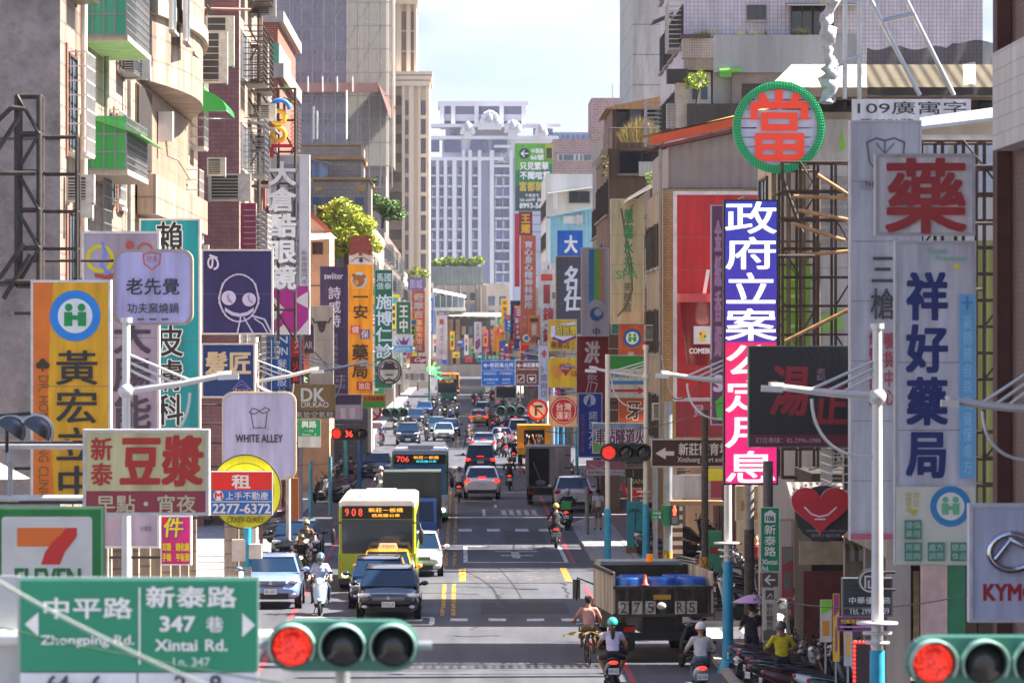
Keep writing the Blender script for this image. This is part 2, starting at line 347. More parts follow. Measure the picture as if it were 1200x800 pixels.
def bld(name,label,s,d0,d1,Xf,h,face,near,deep=10,shop='3a3230',g=3.5,fl=3.1,win=True,fr='dark',cage=.5,roof='7c7770',seed=1,group=None,arcade=True,parapet=.9,cat='building'):
 """A street house. s: -1 on the far kerb to the left of the camera, +1 on the other. Xf: how far its face stands from the middle of the road."""
 rg=random.Random(seed);xa,xb=s*Xf,s*(Xf+deep);x0,x1=min(xa,xb),max(xa,xb)
 t=thing(name,label,cat,(xa,d0,0),0,group)
 b=MB();b.box(x0,x1,d0,d1,g,h,face)
 xi=s*(Xf+2.6);a0,a1=min(xi,xb),max(xi,xb);b.box(a0,a1,d0,d1,0,g,face);b.build('wall',t)
 b=MB();b.box(x0,x1,d0-.025,d0-.001,g if arcade else 0,h,near);b.build('side_wall',t)
 if parapet:
  b=MB();p=.18
  b.box(x0,x1,d0-.05,d0+p,h,h+parapet,near);b.box(x0,x1,d1-p,d1,h,h+parapet,face)
  q0,q1=sorted((xa-s*.05,xa+s*p));b.box(q0,q1,d0+p,d1-p,h,h+parapet,face);b.build('parapet',t)
 b=MB();b.box(x0+.02,x1-.02,d0+.2,d1-.2,h,h+.05,M(roof,.9,0,.2,1));b.build('roof',t)
 n=max(1,round((d1-d0)/4.6));st=(d1-d0)/n
 for i in range(n+1):
  y=min(max(d0+i*st,d0+.25),d1-.25);q0,q1=sorted((xa+s*.02,xa+s*.5))
  MB().box(q0,q1,y-.24,y+.24,.12,g,face).build('pillar',t)
 b=MB();q0,q1=sorted((xi-s*.06,xi-s*.01))
 for i in range(n):
  b.box(q0,q1,d0+i*st+.3,d0+(i+1)*st-.3,.15,g-.5,M(rg.choice([shop,'5a5650','8c8880','2c3a4a','6a2f2a']),.5,0,.2,4))
 b.build('shopfront',t)
 z=g+1.75
 while win and z+1.2<h:
  for i in range(n):
   y=d0+(i+.5)*st
   wd=min(st-1.2,2.8)
   window(t,xa,y,z,round(wd,1),1.5,'x',-s,fr,PANE2 if rg.random()<.4 else PANE)
   if rg.random()<cage:
    k=rg.random();pr=rg.uniform(.45,.9);e0,e1=sorted((xa-s*pr,xa-s*.1))
    if k<.6:
     c=MB();m=FRAMES[rg.choice(['alu','white','dark'])]
     for zz in[z-.95+.19*q for q in range(11)]:c.bar((e0 if s>0 else e1,y-wd/2-.1,zz),(e0 if s>0 else e1,y+wd/2+.1,zz),.03,.03,m);c.bar((e0,y-wd/2-.1,zz),(e1,y-wd/2-.1,zz),.03,.03,m);c.bar((e0,y+wd/2+.1,zz),(e1,y+wd/2+.1,zz),.03,.03,m)
     for q in range(9):yy=y-wd/2-.1+(wd+.2)*q/8;c.bar((e0 if s>0 else e1,yy,z-.95),(e0 if s>0 else e1,yy,z+.95),.025,.025,m)
     c.box(e0,e1,y-wd/2-.1,y+wd/2+.1,z-1.0,z-.97,m);c.build('window_cage',t)
    else:
     c=MB();m=M(rg.choice(['3f9a5a','8a8f93','b8b2a2','5b6f5d','a55f3a']),.5,0,.15,3)
     c.add([(xa,y-wd/2-.15,z+1.15),(xa,y+wd/2+.15,z+1.15),(xa-s*(pr+.2),y+wd/2+.15,z+.8),(xa-s*(pr+.2),y-wd/2-.15,z+.8)]+[(xa,y-wd/2-.15,z+1.11),(xa,y+wd/2+.15,z+1.11),(xa-s*(pr+.2),y+wd/2+.15,z+.76),(xa-s*(pr+.2),y-wd/2-.15,z+.76)],[(0,1,2,3),(7,6,5,4),(0,3,7,4),(1,5,6,2),(2,6,7,3),(0,4,5,1)],m);c.build('awning',t)
  z+=fl
 return t
AC_={}
def ac(x,y,z,label,ax='x',sg=1,cage=False,w=.85,hh=.6):
 """Outdoor unit of an air conditioner on its bracket, grille facing (ax, sg)."""
 t=thing('air_conditioner',label,'air conditioner',(x,y,z),0,'air conditioners on the house walls')
 wh=M('c6c2b8',.5,0,.2,5);dk=M('3b3a38',.6)
 def bx(b,u0,u1,p0,p1,z0,z1,m):
  if ax=='x':b.box(x+min(p0*sg,p1*sg),x+max(p0*sg,p1*sg),y+u0,y+u1,z+z0,z+z1,m)
  else:b.box(x+u0,x+u1,y+min(p0*sg,p1*sg),y+max(p0*sg,p1*sg),z+z0,z+z1,m)
 b=MB();bx(b,-w/2,w/2,.08,.42,0,hh,wh);b.build('casing',t)
 b=MB();bx(b,-w*.42,w*.2,.42,.425,.06,hh-.06,dk)
 for i in range(7):bx(b,-w*.42,w*.2,.425,.44,.08+i*(hh-.16)/7,.1+i*(hh-.16)/7,wh)
 if w>.5:
  for i in range(5):bx(b,-w/2+.0,-w/2-.002,.12,.38,.1+i*.08,.14+i*.08,dk)
 b.build('grille',t)
 b=MB();bx(b,-w/2,-w/2+.05,0,.5,-.05,0,FRAMES['alu']);bx(b,w/2-.05,w/2,0,.5,-.05,0,FRAMES['alu']);b.build('bracket',t)
 return t
 # ---- the left row
CREAM=TILE('ab998b','9c8a7c',.45,.45,.03,.6,stagger=0,dirt=.6);CREAM2=TILE('b5a08d','a6917d',1.1,.62,.03,.6,stagger=0,dirt=.6)
PLAST=M('ac9d94',.9,0,.28,1.6,bump=1.0)
L0=bld('apartment_building','cream apartment house with purplish plastered end wall and green balcony cages',-1,96,115.2,8.5,27,CREAM,PLAST,seed=3,fr='white',cage=0,win=False)
for y,z,w_ in((98.6,13.2,1.9),(98.6,16.6,1.9),(103.8,16.4,1.6),(109.5,12.5,1.8),(98.6,9.8,1.9),(98.6,20,1.9),(112.6,15.8,1.4),(112.6,12.4,1.4)):
 window(L0,-8.5,y,z,w_,2.0,'x',1,'dark',PANE2)
 b=MB();b.box(-8.5,-8.46,y-w_/2-.4,y-w_/2-.08,z-1.2,z+1.25,M('8a5f4c',.7));b.box(-8.5,-8.46,y+w_/2+.08,y+w_/2+.4,z-1.2,z+1.25,M('8a5f4c',.7));b.build('window_surround',L0)
b=MB()
for z in(9.2,12.3,15.3,18.3,21.3):b.box(-8.5,-18.5,95.955,95.975,z,z+.05,M('5c5660',.9));
b.build('wall_joint',L0)
def cage_balcony(p,x,y0,y1,z0,z1,col,top_open=False,front='alu'):
 """Balcony boxed in with coloured corrugated plastic at its near end and a metal grille along the street."""
 b=MB();b.box(x,x+1.05,y0,y1,z0-.12,z0,M('b9b0a0',.8,0,.25,3));b.build('balcony_floor',p)
 b=MB();b.box(x,x+1.0,y0-.02,y0,z0,z1,col);
 b.build('plastic_end_screen',p)
 b=MB();m=FRAMES[front]
 for k in range(5):xx=x+k*.25;b.box(xx,xx+.03,y0-.045,y0-.021,z0,z1,m)
 for k in range(4):zz=z0+k*(z1-z0)/3;b.box(x,x+1.03,y0-.046,y0-.022,zz-.015,zz+.015,m)
 n=int((y1-y0)/.22)
 for k in range(n+1):yy=y0+(y1-y0)*k/n;b.box(x+1.0,x+1.03,yy-.015,yy+.015,z0,z1,m)
 for k in range(9):zz=z0+(z1-z0)*k/8;b.box(x+1.0,x+1.03,y0,y1,zz-.012,zz+.012,m)
 b.build('balcony_grille',p)
 b=MB();b.box(x+.98,x+.995,y0+(y1-y0)*.4,y1,z0,z0+1.1,M('e9e4da',.5));b.build('balcony_panel',p)
GRN=SHEER('2fae4a',.8,.3);TEA=SHEER('2f9e7e',.85,.3)
cage_balcony(L0,-8.5,101.2,107.8,ZZ(198,101),ZZ(136,101),GRN)
cage_balcony(L0,-8.5,101.2,108.5,ZZ(44,102),ZZ(-30,102),TEA)
b=MB();z=ZZ(133,101);b.add([(-8.5,101,z),(-7.15,101,z-.45),(-7.15,109,z-.45),(-8.5,109,z),(-8.5,101,z-.04),(-7.15,101,z-.49),(-7.15,109,z-.49),(-8.5,109,z-.04)],[(0,1,2,3),(7,6,5,4),(0,4,5,1),(1,5,6,2),(2,6,7,3)],SHEER('6fae5f',.85,.3));b.build('balcony_canopy',L0)
b=MB();b.tube([(-8.3,99.8,4),(-8.32,99.9,14),(-8.28,99.9,26)],.07,M('d8cfc0',.6),8);b.build('drain_pipe',L0)
ac(-8.5,99.6,ZZ(256,99.6),'white outdoor unit on cream wall below the green caged balcony','y',-1)
# rounded cream block
L1=bld('apartment_building','cream tiled apartment house with a rounded balcony corner and brown recessed loggia',-1,115.4,146,8.5,27,CREAM2,CREAM2,seed=5,fr='white',cage=0,win=False)
b=MB()
for zc in(ZZ(37,130),):
 pts=[(-8.5,117)]+[(-8.5+1.15*math.sin(math.pi*k/14),117+26*k/14)for k in range(1,14)]+[(-8.5,143)]
 b.prism(pts,zc-.2,zc+.18,M('b5a994',.6,0,.35,2,streak=1),'z')
 b.prism([(x*1-.0 if i in(0,14)else x-.12,y)for i,(x,y)in enumerate(pts)],zc+.18,27,CREAM,'z')
 b.prism([(x if i in(0,14)else x-.16,y)for i,(x,y)in enumerate(pts)],ZZ(118,130),zc-.2,CREAM2,'z')
b.build('bowed_front',L1)
BRN=TILE('9b8672','8c7765',.12,.35,.01,.6,stagger=0)
b=MB();b.box(-8.49,-8.44,118,140,ZZ(214,128),ZZ(120,128),BRN);b.box(-8.44,-8.4,118,123,ZZ(210,128),ZZ(122,128),M('2c2622',.7));b.build('loggia',L1)
b=MB();b.box(-8.44,-7.95,118,142,ZZ(260,126),ZZ(216,126),CREAM2);b.build('balcony',L1)
for y in(119.5,124,128.5):window(L1,-7.55-.02*abs(y-124),y,ZZ(8,125),1.6,2.0,'x',1,'white',PANE2)
for y in(122,130,138):window(L1,-8.5,y,5.9,2.4,1.6,'x',1,'dark',PANE2)
t=thing('water_heater','white box shaped gas water heater on the brown loggia wall','water heater',(-8.36,126,ZZ(166,126)))
b=MB();z=ZZ(166,126);b.box(-8.4,-8.0,125.6,126.1,z,z+.82,M('e6e4df',.35));b.build('casing',t)
b=MB();b.tube([(-8.2,125.8,z),(-8.15,125.8,z-.4),(-7.9,126.5,z-.5),(-7.8,130,z-.9)],.03,M('bfb8ae',.4,.5),6);b.build('pipe',t)
for y,z,lb in((139,ZZ(98,139),'grey outdoor unit in a cage under the curved cream balcony'),(143,ZZ(78,143),'second outdoor unit beside the curved cream balcony corner')):
 t=ac(-7.6,y,z,lb,'y',-1,w=.9,hh=.75*2.1)
t=thing('window_awning','curved bright green plastic awning over a narrow window','awning',(-8.2,143,ZZ(125,143)))
b=MB();z=ZZ(108,143)
for k in range(8):
 a0,a1=math.pi/2*k/8,math.pi/2*(k+1)/8
 p=lambda a,y:(-8.45+1.15*math.sin(a),y,z-.7+.7*math.cos(a))
 b.quad(p(a0,141),p(a1,141),p(a1,146),p(a0,146),GRN)
b.prism([(-8.45+1.15*math.sin(math.pi/2*k/8),z-.7+.7*math.cos(math.pi/2*k/8))for k in range(9)]+[(-8.45,z-.7)],140.98,141,GRN);b.build('sheet',t)
b=MB();b.tube([(-8.45,141,z-.7),(-7.3,141,z-.7),(-7.3,146,z-.7),(-8.45,146,z-.7)],.025,FRAMES['alu'],6);b.build('frame',t)
ac(-7.9,146.5,ZZ(206,146),'white outdoor unit hung beside the mauve tiled wall','y',-1,w=.6)
ac(-7.6,149,ZZ(236,149),'blue grey outdoor unit on a rack in front of the mauve tiles','y',-1,w=1.4,hh=.9)
MAUVE=TILE('9a6f6f','8d6367',.35,.14,.012,.6,mortar_c='7b5a5c',dirt=.25)
L2=bld('apartment_building','tall mauve tiled apartment house with cream street front',-1,151,166,7.4,33,CREAM,MAUVE,seed=7,fr='white',cage=.9,deep=8)
b=MB();b.box(-9,-8.97+.03,150.9,150.97,3,33,M('6d4c50',.8));b.tube([(-9.6,150.8,ZZ(10,151)),(-7,150.8,ZZ(12,151))],.05,M('c79a86',.6),6);b.build('pipe',L2)
for y,z,lb in((160,ZZ(20,160),'outdoor unit high on the cream front beside the mauve tiles'),(160,ZZ(142,160),'outdoor unit halfway up the cream front beside the mauve tiles'),(161,ZZ(178,161),'lowest outdoor unit on the cream front beside the mauve tiles')):ac(-6.95,y,z,lb,'y',-1)
BRICK=TILE('a8553f','98493a',.25,.09,.01,.7,mortar_c='a88878',dirt=.25)
L3=bld('apartment_building','orange brick house with white concrete bands and a green glazed balcony',-1,192,214,8.3,ZZ(24,192),BRICK,BRICK,seed=9,fr='white',cage=.3,deep=4)
b=MB();wb=M('b5aaa6',.8,0,.2,2,streak=1)
for y0,y1 in((14,27),(75,92),):b.box(-12.4,-7.5,191.5,213,ZZ(y1,192),ZZ(y0,192),wb)
b.build('concrete_band',L3)
b=MB();b.box(-12.2,-7.75,191.6,212,ZZ(75,192),ZZ(27,192),BRICK);b.box(-12.2,-7.75,191.6,212,ZZ(180,192),ZZ(92,192),BRICK);b.build('bay',L3)
b=MB();b.box(-8.75,-7.72,191.52,191.58,ZZ(75,192),ZZ(51,192),M('5da884',.3));b.box(-7.74,-7.7,192,205,ZZ(75,192),ZZ(51,192),M('8fb4a8',.3));b.build('green_glazing',L3)
b=MB();b.box(-8.72,-7.74,191.5,191.58,ZZ(206,192),ZZ(182,192),M('2f6b50',.3));b.build('green_glazing',L3)
# lower houses further along on that side
fac=[TILE('b9aa98','ac9d8b',.3,.12,.01),M('c9bda6',.8,0,.25,.8,streak=1),TILE('8f8078','84766f',.25,.1,.01),M('a8a39a',.85,0,.3,.7,streak=1),TILE('cbbba4','c2b097',.5,.25,.01),M('8b8378',.85,0,.3,.7,streak=1)]
lab_l=['old four storey shop house with striped awnings past the orange brick house','beige stained shop house beside the yellow green tree','grey tiled shop house below the roof creeper','narrow shop house with cages behind the green clinic signs','shop house before the sunlit crossing on the sunny row','corner shop house past the sunlit crossing','tan shop house with window cages far down the sunny row','distant grey shop house on the sunny row','pale long shop house on the sunny row under the cream tower','sunny row house beyond the second crossing','last sunny house before the street bends']
spans=[(216,232,11,8.6),(233,250,12.5,8.6),(251,268,16.5,8.8),(269,285,14,8.5),(334,352,15,8.5),(353,380,17,8.5),(381,430,17,8.6),(431,500,18,8.5),(501,640,19,8.5),(655,760,17,8.3),(761,925,20,8.2)]
for i,(a,c,h_,xf)in enumerate(spans):bld('shop_house',lab_l[i],-1,a,c,xf,h_,fac[i%6],fac[(i+3)%6],seed=20+i,cage=.7,fr=['dark','white','alu'][i%3])
# ---- the right row
BROWN=TILE('6d4a40','5f4039',.25,.08,.01,.6)
R0=bld('apartment_building','dark brown tiled corner house with white tiled bay at the frame edge',1,44,71.6,8.65,24,BROWN,BROWN,seed=31,cage=0,win=False)
b=MB();b.box(8.3,8.64,60,70.6,ZZ(175,70),ZZ(60,70),TILE('cfc8c0','c6bfb6',.25,.25,.01,stagger=0));b.build('bay',R0)
b=MB();b.box(8.42,8.64,71.0,71.58,3,24,M('5a342c',.8,0,.2,2));b.build('corner_pillar',R0)
R1=bld('shop_house','low two storey shop house under the large pharmacy signs',1,94.5,105.5,8.9,6.6,M('9c9186',.85,0,.3,.8,streak=1),M('8f8478',.85,0,.3,.8,streak=1),seed=32,cage=.6)
GREYW=M('a6a9a8',.9,0,.25,.7,streak=1);TAN=M('b09a86',.85,0,.25,1,streak=1)
R2=bld('apartment_building','four storey house with corrugated roof shed, netting and a paper banner',1,115,120.3,7.9,ZZ(150,115),M('b5aca0',.85,0,.25,.8,streak=1),M('c2b7a6',.85,0,.25,.8,streak=1),seed=33,cage=.5,deep=22,parapet=.4)
zr=ZZ(108,115);b=MB()
b.box(8.3,28,115.3,120,ZZ(150,115)+.4,zr,M('6b5a52',.7,0,.25,2));b.build('roof_shed',R2)
b=MB();ze=ZZ(78,115)
b.add([(7.75,113.9,zr+.05),(28,113.9,zr+.05),(28,117.5,ze+.2),(8.6,117.5,ze+.2),(28,121,zr),(7.75,121,zr)],[(0,1,2,3),(3,2,4,5),(0,3,5)],RIB('cfc2a4',.32,.06,0));b.box(7.75,28,113.85,113.95,zr-.18,zr+.06,M('9b8a76',.7));b.build('corrugated_roof',R2)
b=MB()
for x in(8.05,8.9,10.2,12.2):b.tube([(x,114.2,ZZ(150,115)),(x,114.2,zr)],.05,M('aeb4bb',.4,.6),8)
b.build('roof_post',R2)
for x in(9.4,10.6,11.9,13.2):MB().box(x,x+.9,115.24,115.28,zr-1.2,zr-.15,PANE).build('window',R2)
b=MB();b.box(8.0,28,114.85,114.95,ZZ(118,115),ZZ(108,115),M('8f857e',.85,0,.25,2));b.build('ledge',R2)
TILW=TILE('c6c1c8','bdb8c0',.16,.16,.012,.5,stagger=0,mortar_c='8d8a94',dirt=.25)
R3=bld('apartment_building','seven storey white mosaic tiled block with grey rendered balcony',1,182,204,9.0,32,TILW,TILW,seed=35,cage=.5,deep=12)
RN=MB();y=181.0;RN.box(XX(836,y),XX(1010,y),y,181.96,ZZ(85,y),ZZ(41,y),GREYW);RN.box(XX(800,y),XX(836,y),y-.05,181.96,ZZ(68,y),ZZ(45,y),TILE('bdb3a8','b2a79b',.1,.1,.01,stagger=0));RN.box(XX(802,y),XX(836,y),y,181.96,ZZ(82,y),ZZ(68,y),TILE('a8978a','9b897c',.1,.1,.01,stagger=0));RN.build('balcony',R3)
b=MB();b.box(XX(798,y),XX(832,y),y-.2,181.96,ZZ(45,y)+.002,ZZ(41,y),M('4b423e',.7));b.build('balcony_coping',R3)
b=MB();b.box(XX(782,y),XX(806,y),y-.1,181.96,ZZ(97,y),ZZ(81,y),M('3d3733',.7));b.box(XX(792,y),XX(808,y),y,181.96,ZZ(150,y),ZZ(97,y),M('c0b5a5',.8,0,.2,2));b.box(XX(782,y),XX(806,y),y+.1,181.96,ZZ(150,y),ZZ(121,y),TILE('b5aea6','a9a29a',.12,.12,.014,stagger=0));b.box(XX(805,y),XX(870,y),y-.3,181.96,ZZ(150,y),ZZ(122,y),M('4c4743',.85,0,.35,2,streak=1));b.build('terrace',R3)
b=MB();b.box(XX(836,y),XX(1000,y),y+.4,181.96,ZZ(300,y),ZZ(85,y),M('b8bbb4',.85,0,.25,.8,streak=1));b.box(XX(858,y),XX(925,y),y+.1,y+.38,ZZ(125,y),ZZ(84,y),M('8d8276',.8,0,.25,1));b.box(XX(870,y),XX(915,y),y+.06,y+.09,ZZ(125,y),ZZ(98,y),M('3e3833',.7));b.build('lower_wall',R3)
b=MB();b.box(XX(806,y),XX(834,y),y+.5,y+.6,ZZ(122,y),ZZ(84,y),M('d8d4cc',.6));b.box(XX(812,y),XX(818,y),y+.47,y+.51,ZZ(116,y),ZZ(98,y),PANE2);b.box(XX(822,y),XX(830,y),y+.47,y+.51,ZZ(116,y),ZZ(98,y),PANE2);b.build('balcony_window',R3)
for px0,py0,px1,py1 in((877,8,896,22),(928,8,952,42),(953,8,975,42)):window(R3,XX((px0+px1)/2,182),181.97,ZZ((py0+py1)/2,182),(px1-px0)*.0343,(py1-py0)*.0343,'y',-1,'dark',PANE)
b=MB();b.add([(XX(922,y),y-.6,ZZ(8,y)),(XX(1010,y),y-.6,ZZ(8,y)),(XX(1010,y),181.97,ZZ(2,y)),(XX(922,y),181.97,ZZ(2,y))],[(0,1,2,3)],M('3a3836',.6));b.build('window_canopy',R3)
t=thing('rolled_awning','bright green rolled awning under the grey balcony wall','awning',(XX(856,y),y,ZZ(85,y)));b=MB();b.tube([(XX(843,y),y-.15,ZZ(84,y)),(XX(868,y),y-.15,ZZ(82,y))],.1,M('6fbf4a',.5),12);b.build('roll',t);b=MB();b.box(XX(843,y),XX(857,y),y-.25,y-.02,ZZ(91,y),ZZ(85,y),M('58a83e',.5));b.build('valance',t)
R4=bld('shop_house','two storey shop house tucked behind the red lettered ring sign',1,128,141.2,9.5,13.6,M('a3988c',.85,0,.3,.8,streak=1),M('8f857b',.85,0,.3,.8,streak=1),seed=36,cage=.7)
R5=bld('shop_house','shop house with huge red billboard wall and grey sheet metal attic',1,160,174,7.15,ZZ(222,160),M('b09878',.8,0,.25,1,streak=1),TILE('c9a874','bd9a66',.2,.1,.01,dirt=.35),seed=37,cage=0,parapet=0)
y=159.7;b=MB();b.box(7.35,15,160.2,173.5,ZZ(222,160)+.06,ZZ(172,160),RIB('857c78',.35,.05,0));b.add([(7.35,160.2,ZZ(172,160)),(15,160.2,ZZ(172,160)),(15,160.2,ZZ(120,160))],[(0,1,2)],RIB('857c78',.35,.05,0));b.build('sheet_attic',R5)
b=MB();x0,x1=XX(772,y),15.2;z0,z1=ZZ(170,y),ZZ(110,y)
b.add([(x0,y,z0),(x1,y,z1),(x1,174,z1+.25),(x0,174,z0+.25),(x0,y,z0-.12),(x1,y,z1-.12)],[(0,1,2,3),(0,4,5,1)],M('6b2f2a',.6));b.add([(x0-.3,y+.5,z0+.32),(x1,y+.5,z1+.4),(x1,y+.5,z1+.1),(x0-.3,y+.5,z0+.0)],[(0,1,2,3)],M('c4562a',.6));b.add([(x0-.6,y+6,z0+.45),(x1,y+6,z1+.8),(x1,y+.5,z1+.41),(x0-.6,y+.5,z0+.33)],[(0,1,2,3)],M('c9a94e',.6));b.build('attic_roof',R5)
b=MB();b.tube([(7.05,159.8,3.5),(7.05,159.8,ZZ(175,160))],.06,M('8c8680',.5,.4),8);b.build('drain_pipe',R5)
PANL=TILE('b8b6b4','b0aeac',2.4,1.75,.03,.6,stagger=0,mortar_c='7d7a78',dirt=.4)
R6=bld('office_tower','pale grey panelled tower with turquoise glazed strip',1,262,284,XX(742,262),42,PANL,PANL,seed=39,win=False,deep=14)
b=MB();b.box(XX(787,262),XX(804,262),261.9,261.97,3.5,42,M('3fb6cf',.25));
b.build('glazed_strip',R6)
b=MB()
for k in range(10):b.box(XX(787,262),XX(804,262),261.82,261.895,5+k*3.5,5.2+k*3.5,M('8a8a8a',.5));
b.box(XX(785.5,262),XX(787,262),261.8,261.97,3.5,42,M('9a9896',.6));b.build('glazing_bar',R6)
DKBR=M('7d6a58',.9,0,.35,.9,streak=1)
R7=bld('shop_house','dark stained brown house with rooftop room and dry grass',1,206,225,6.75,ZZ(182,206),DKBR,M('86735f',.9,0,.35,.9,streak=1),seed=41,cage=.12,parapet=.3)
y=205.9;window(R7,XX(752,y),y,ZZ(190,y),2.0,.95,'y',-1,'dark',PANE)
b=MB();b.box(7.1,14,212,224,ZZ(182,206)+.06,ZZ(126,212),M('6b5848',.7,0,.25,1));b.build('roof_room',R7)
for i in range(4):MB().box(7.3+i*.62,7.85+i*.62,211.92,211.99,ZZ(150,212),ZZ(128,212),PANE2 if i%2 else PANE).build('window',R7)
b=MB();z0=ZZ(126,211);b.add([(6.8,210.6,z0),(14.3,210.6,z0+1.5),(14.3,225,z0+1.5),(6.8,225,z0)]+[(6.8,210.6,z0-.1),(14.3,210.6,z0-.1)],[(0,1,2,3),(0,4,5,1)],RIB('b08a5c',.3,.04,0));b.build('roof_room_roof',R7)
b=MB()
for k in range(9):b.tube([(6.75+k*.3,206.1,ZZ(182,206)),(6.75+k*.3,206.1,ZZ(150,206))],.02,M('6a5a4c',.6),5)
b.tube([(6.75,206.1,ZZ(150,206)),(9.4,206.1,ZZ(150,206))],.025,M('6a5a4c',.6),5);b.build('railing',R7)
R8=bld('shop_house','narrow house with balcony awning between the cream sign and the red billboard',1,178,204.5,7.5,ZZ(250,180),M('a08c76',.85,0,.3,.9,streak=1),M('94816c',.85,0,.3,.9,streak=1),seed=42,cage=.25,deep=1.35)
y=178;b=MB();b.box(XX(755,y),XX(778,y),y-.9,y-.02,ZZ(338,y),ZZ(334,y),KERB)
for k in range(16):xx=XX(755+k*1.5,y);b.box(xx,xx+.025,y-.9,y-.87,ZZ(334,y),ZZ(292,y),FRAMES['white'])
for q in(292,305,318):b.box(XX(755,y),XX(778,y),y-.93,y-.9,ZZ(q+1.5,y),ZZ(q,y),FRAMES['white'])
b.build('balcony_cage',R8)
b=MB();b.add([(XX(735,y),y-.2,ZZ(232,y)),(XX(780,y),y-.2,ZZ(205,y)),(XX(780,y),y-2.2,ZZ(212,y)),(XX(728,y),y-2.2,ZZ(240,y))],[(0,1,2,3)],M('8d8478',.7,0,.3,2));b.build('canopy',R8)
b=MB();b.box(XX(748,y),XX(786,y),y-.5,y-.45,ZZ(207,y),ZZ(190,y),RIB('b8b4ae',.1,.03,0));b.build('balcony_railing',R8)
spans=[(226,238,17,7.4),(239,261,18,7.6),(334.5,356,9.6,8.3),(357,392,10,8.4),(393,440,11.5,8.4),(470,520,12.5,8.5),(521,615,13,8.5),(655,760,10,8.3),(761,900,10,8.0)]
lab_r=['brown stained house with hanging plants and drain pipes','dark weathered house beside the striped lottery sign','shop house past the crossing on the shaded row behind the big blue sign','shaded shop house behind the grey calligraphy sign','shaded shop house behind the salmon clinic sign','distant shaded shop house with red panels','shaded shop house beyond the green property billboard','shaded row house past the second crossing','last shaded house before the street bends']
for i,(a,c,h_,xf)in enumerate(spans):bld('shop_house',lab_r[i],1,a,c,xf,h_,[DKBR,fac[2],fac[3],fac[5]][i%4],[fac[5],DKBR,fac[3],fac[0]][i%4],seed=60+i,cage=.2 if i<2 else .8)
WHW=M('c9c9c6',.8,0,.18,.7,streak=1)
R9=bld('white_house','white rendered house with tin lean-to behind the blue shed',1,441,468,XX(640,441),ZZ(204,441),WHW,WHW,seed=71,cage=0,deep=14,parapet=0)
y=440.9;window(R9,XX(679,y),y,ZZ(231,y),1.9,1.0,'y',-1,'dark',PANE)
b=MB();b.add([(XX(641,y),y-3,ZZ(228,y)),(XX(700,y),y-3,ZZ(220,y)),(XX(700,y),y,ZZ(218,y)),(XX(641,y),y,ZZ(226,y))],[(0,1,2,3)],M('9a9a98',.5,.4));b.tube([(XX(650,y),y-2.8,ZZ(246,y)),(XX(650,y),y-2.8,ZZ(228,y))],.2,WHW,8);b.build('lean_to',R9)
t=thing('tin_shed','pale blue corrugated tin shed on a roof above the big blue sign','shed',(XX(645,420),420,ZZ(300,420)))
y=400;b=MB();b.box(XX(645,y),XX(702,y),y,y+12,ZZ(330,y),ZZ(254,y),RIB('7fb4c4',.4,.06,0));b.add([(XX(645,y),y,ZZ(254,y)),(XX(702,y),y,ZZ(254,y)),(XX(702,y),y,ZZ(243,y))],[(0,1,2)],RIB('7fb4c4',.4,.06,0));b.build('sheet_wall',t)
b=MB();b.add([(XX(643,y),y-.6,ZZ(252,y)),(XX(704,y),y-.6,ZZ(240,y)),(XX(704,y),y+13,ZZ(240,y)),(XX(643,y),y+13,ZZ(252,y)),(XX(643,y),y-.6,ZZ(254.5,y)),(XX(704,y),y-.6,ZZ(242.5,y))],[(0,1,2,3),(0,4,5,1)],M('b9cdd2',.4,.3));b.build('sheet_roof',t)
b=MB();b.box(XX(660,y),XX(676,y),y-.1,y-.02,ZZ(262,y),ZZ(253,y),M('cfd2d2',.5));b.box(XX(675,y),XX(683,y),y-.4,y-.02,ZZ(263,y),ZZ(252,y),M('b9b9b6',.5));b.build('window',t)
# ---- towers and blocks behind
def tower_windows(p,x0,x1,nx,y,z0,nz,fh,wfrac,hfrac,pane,fr,most=100):
 """Windows on a wall that faces the street mouth: one part each, up to most."""
 k=0;dx=(x1-x0)/nx
 f=MB();ww,hh=dx*wfrac/2,fh*hfrac/2
 f.box(-ww,ww,-.04,.02,-hh,hh,pane);f.box(-ww-.15,ww+.15,-.25,.02,-hh-.25,-hh,fr);f.box(-.06,.06,-.1,-.045,-hh,hh,fr)
 me=f.mesh('window')
 for j in range(nz):
  for i in range(nx):
   if k>=most:return
   o=bpy.data.objects.new('window',me);place(o,p);o.location=Vector((x0+(i+.5)*dx,y,z0+(j+.5)*fh))-base(p);k+=1
y=700;T1=thing('tower_block','grey tower block wrapped in scaffold netting with a rust catch platform','tower',(XX(380,y),y,0))
CONC=M('8a8790',.85,0,.12,.2,streak=1);x0,x1=XX(300,y),XX(424,y);xr=XX(452,y)
b=MB();b.box(x0,x1,y,y+30,0,92,CONC);b.box(x1,xr,y+2.5,y+30,0,92,M('7f7973',.85,0,.15,.2,streak=1));b.build('wall',T1)
for q in range(14):
 zc=ZZ(260-q*24.2,y)
 for c0,c1 in((345,363),(368,375),(380,388),(392,411),(427,435),(440,448)):
  w_=XX(c1,y)-XX(c0,y);tn=(q*5+c0)%3;k_='tw%d_%d'%(round(w_*10),tn)
  if k_ not in _W:
   f=MB();f.box(-w_/2,w_/2,-.05,.02,-.8,.8,[GLASS('2a2f3c',.2),GLASS('434a58',.3),M('6f6c70',.6)][tn]);f.box(-w_/2-.2,w_/2+.2,-.5,.02,-1.1,-.82,CONC);f.box(-.08,.08,-.12,-.055,-.8,.8,CONC);_W[k_]=f.mesh('window')
  o=bpy.data.objects.new('window',_W[k_]);place(o,T1);o.location=Vector((XX((c0+c1)/2,y),y+(2.5 if c0>424 else 0),zc))-base(T1)
b=MB()
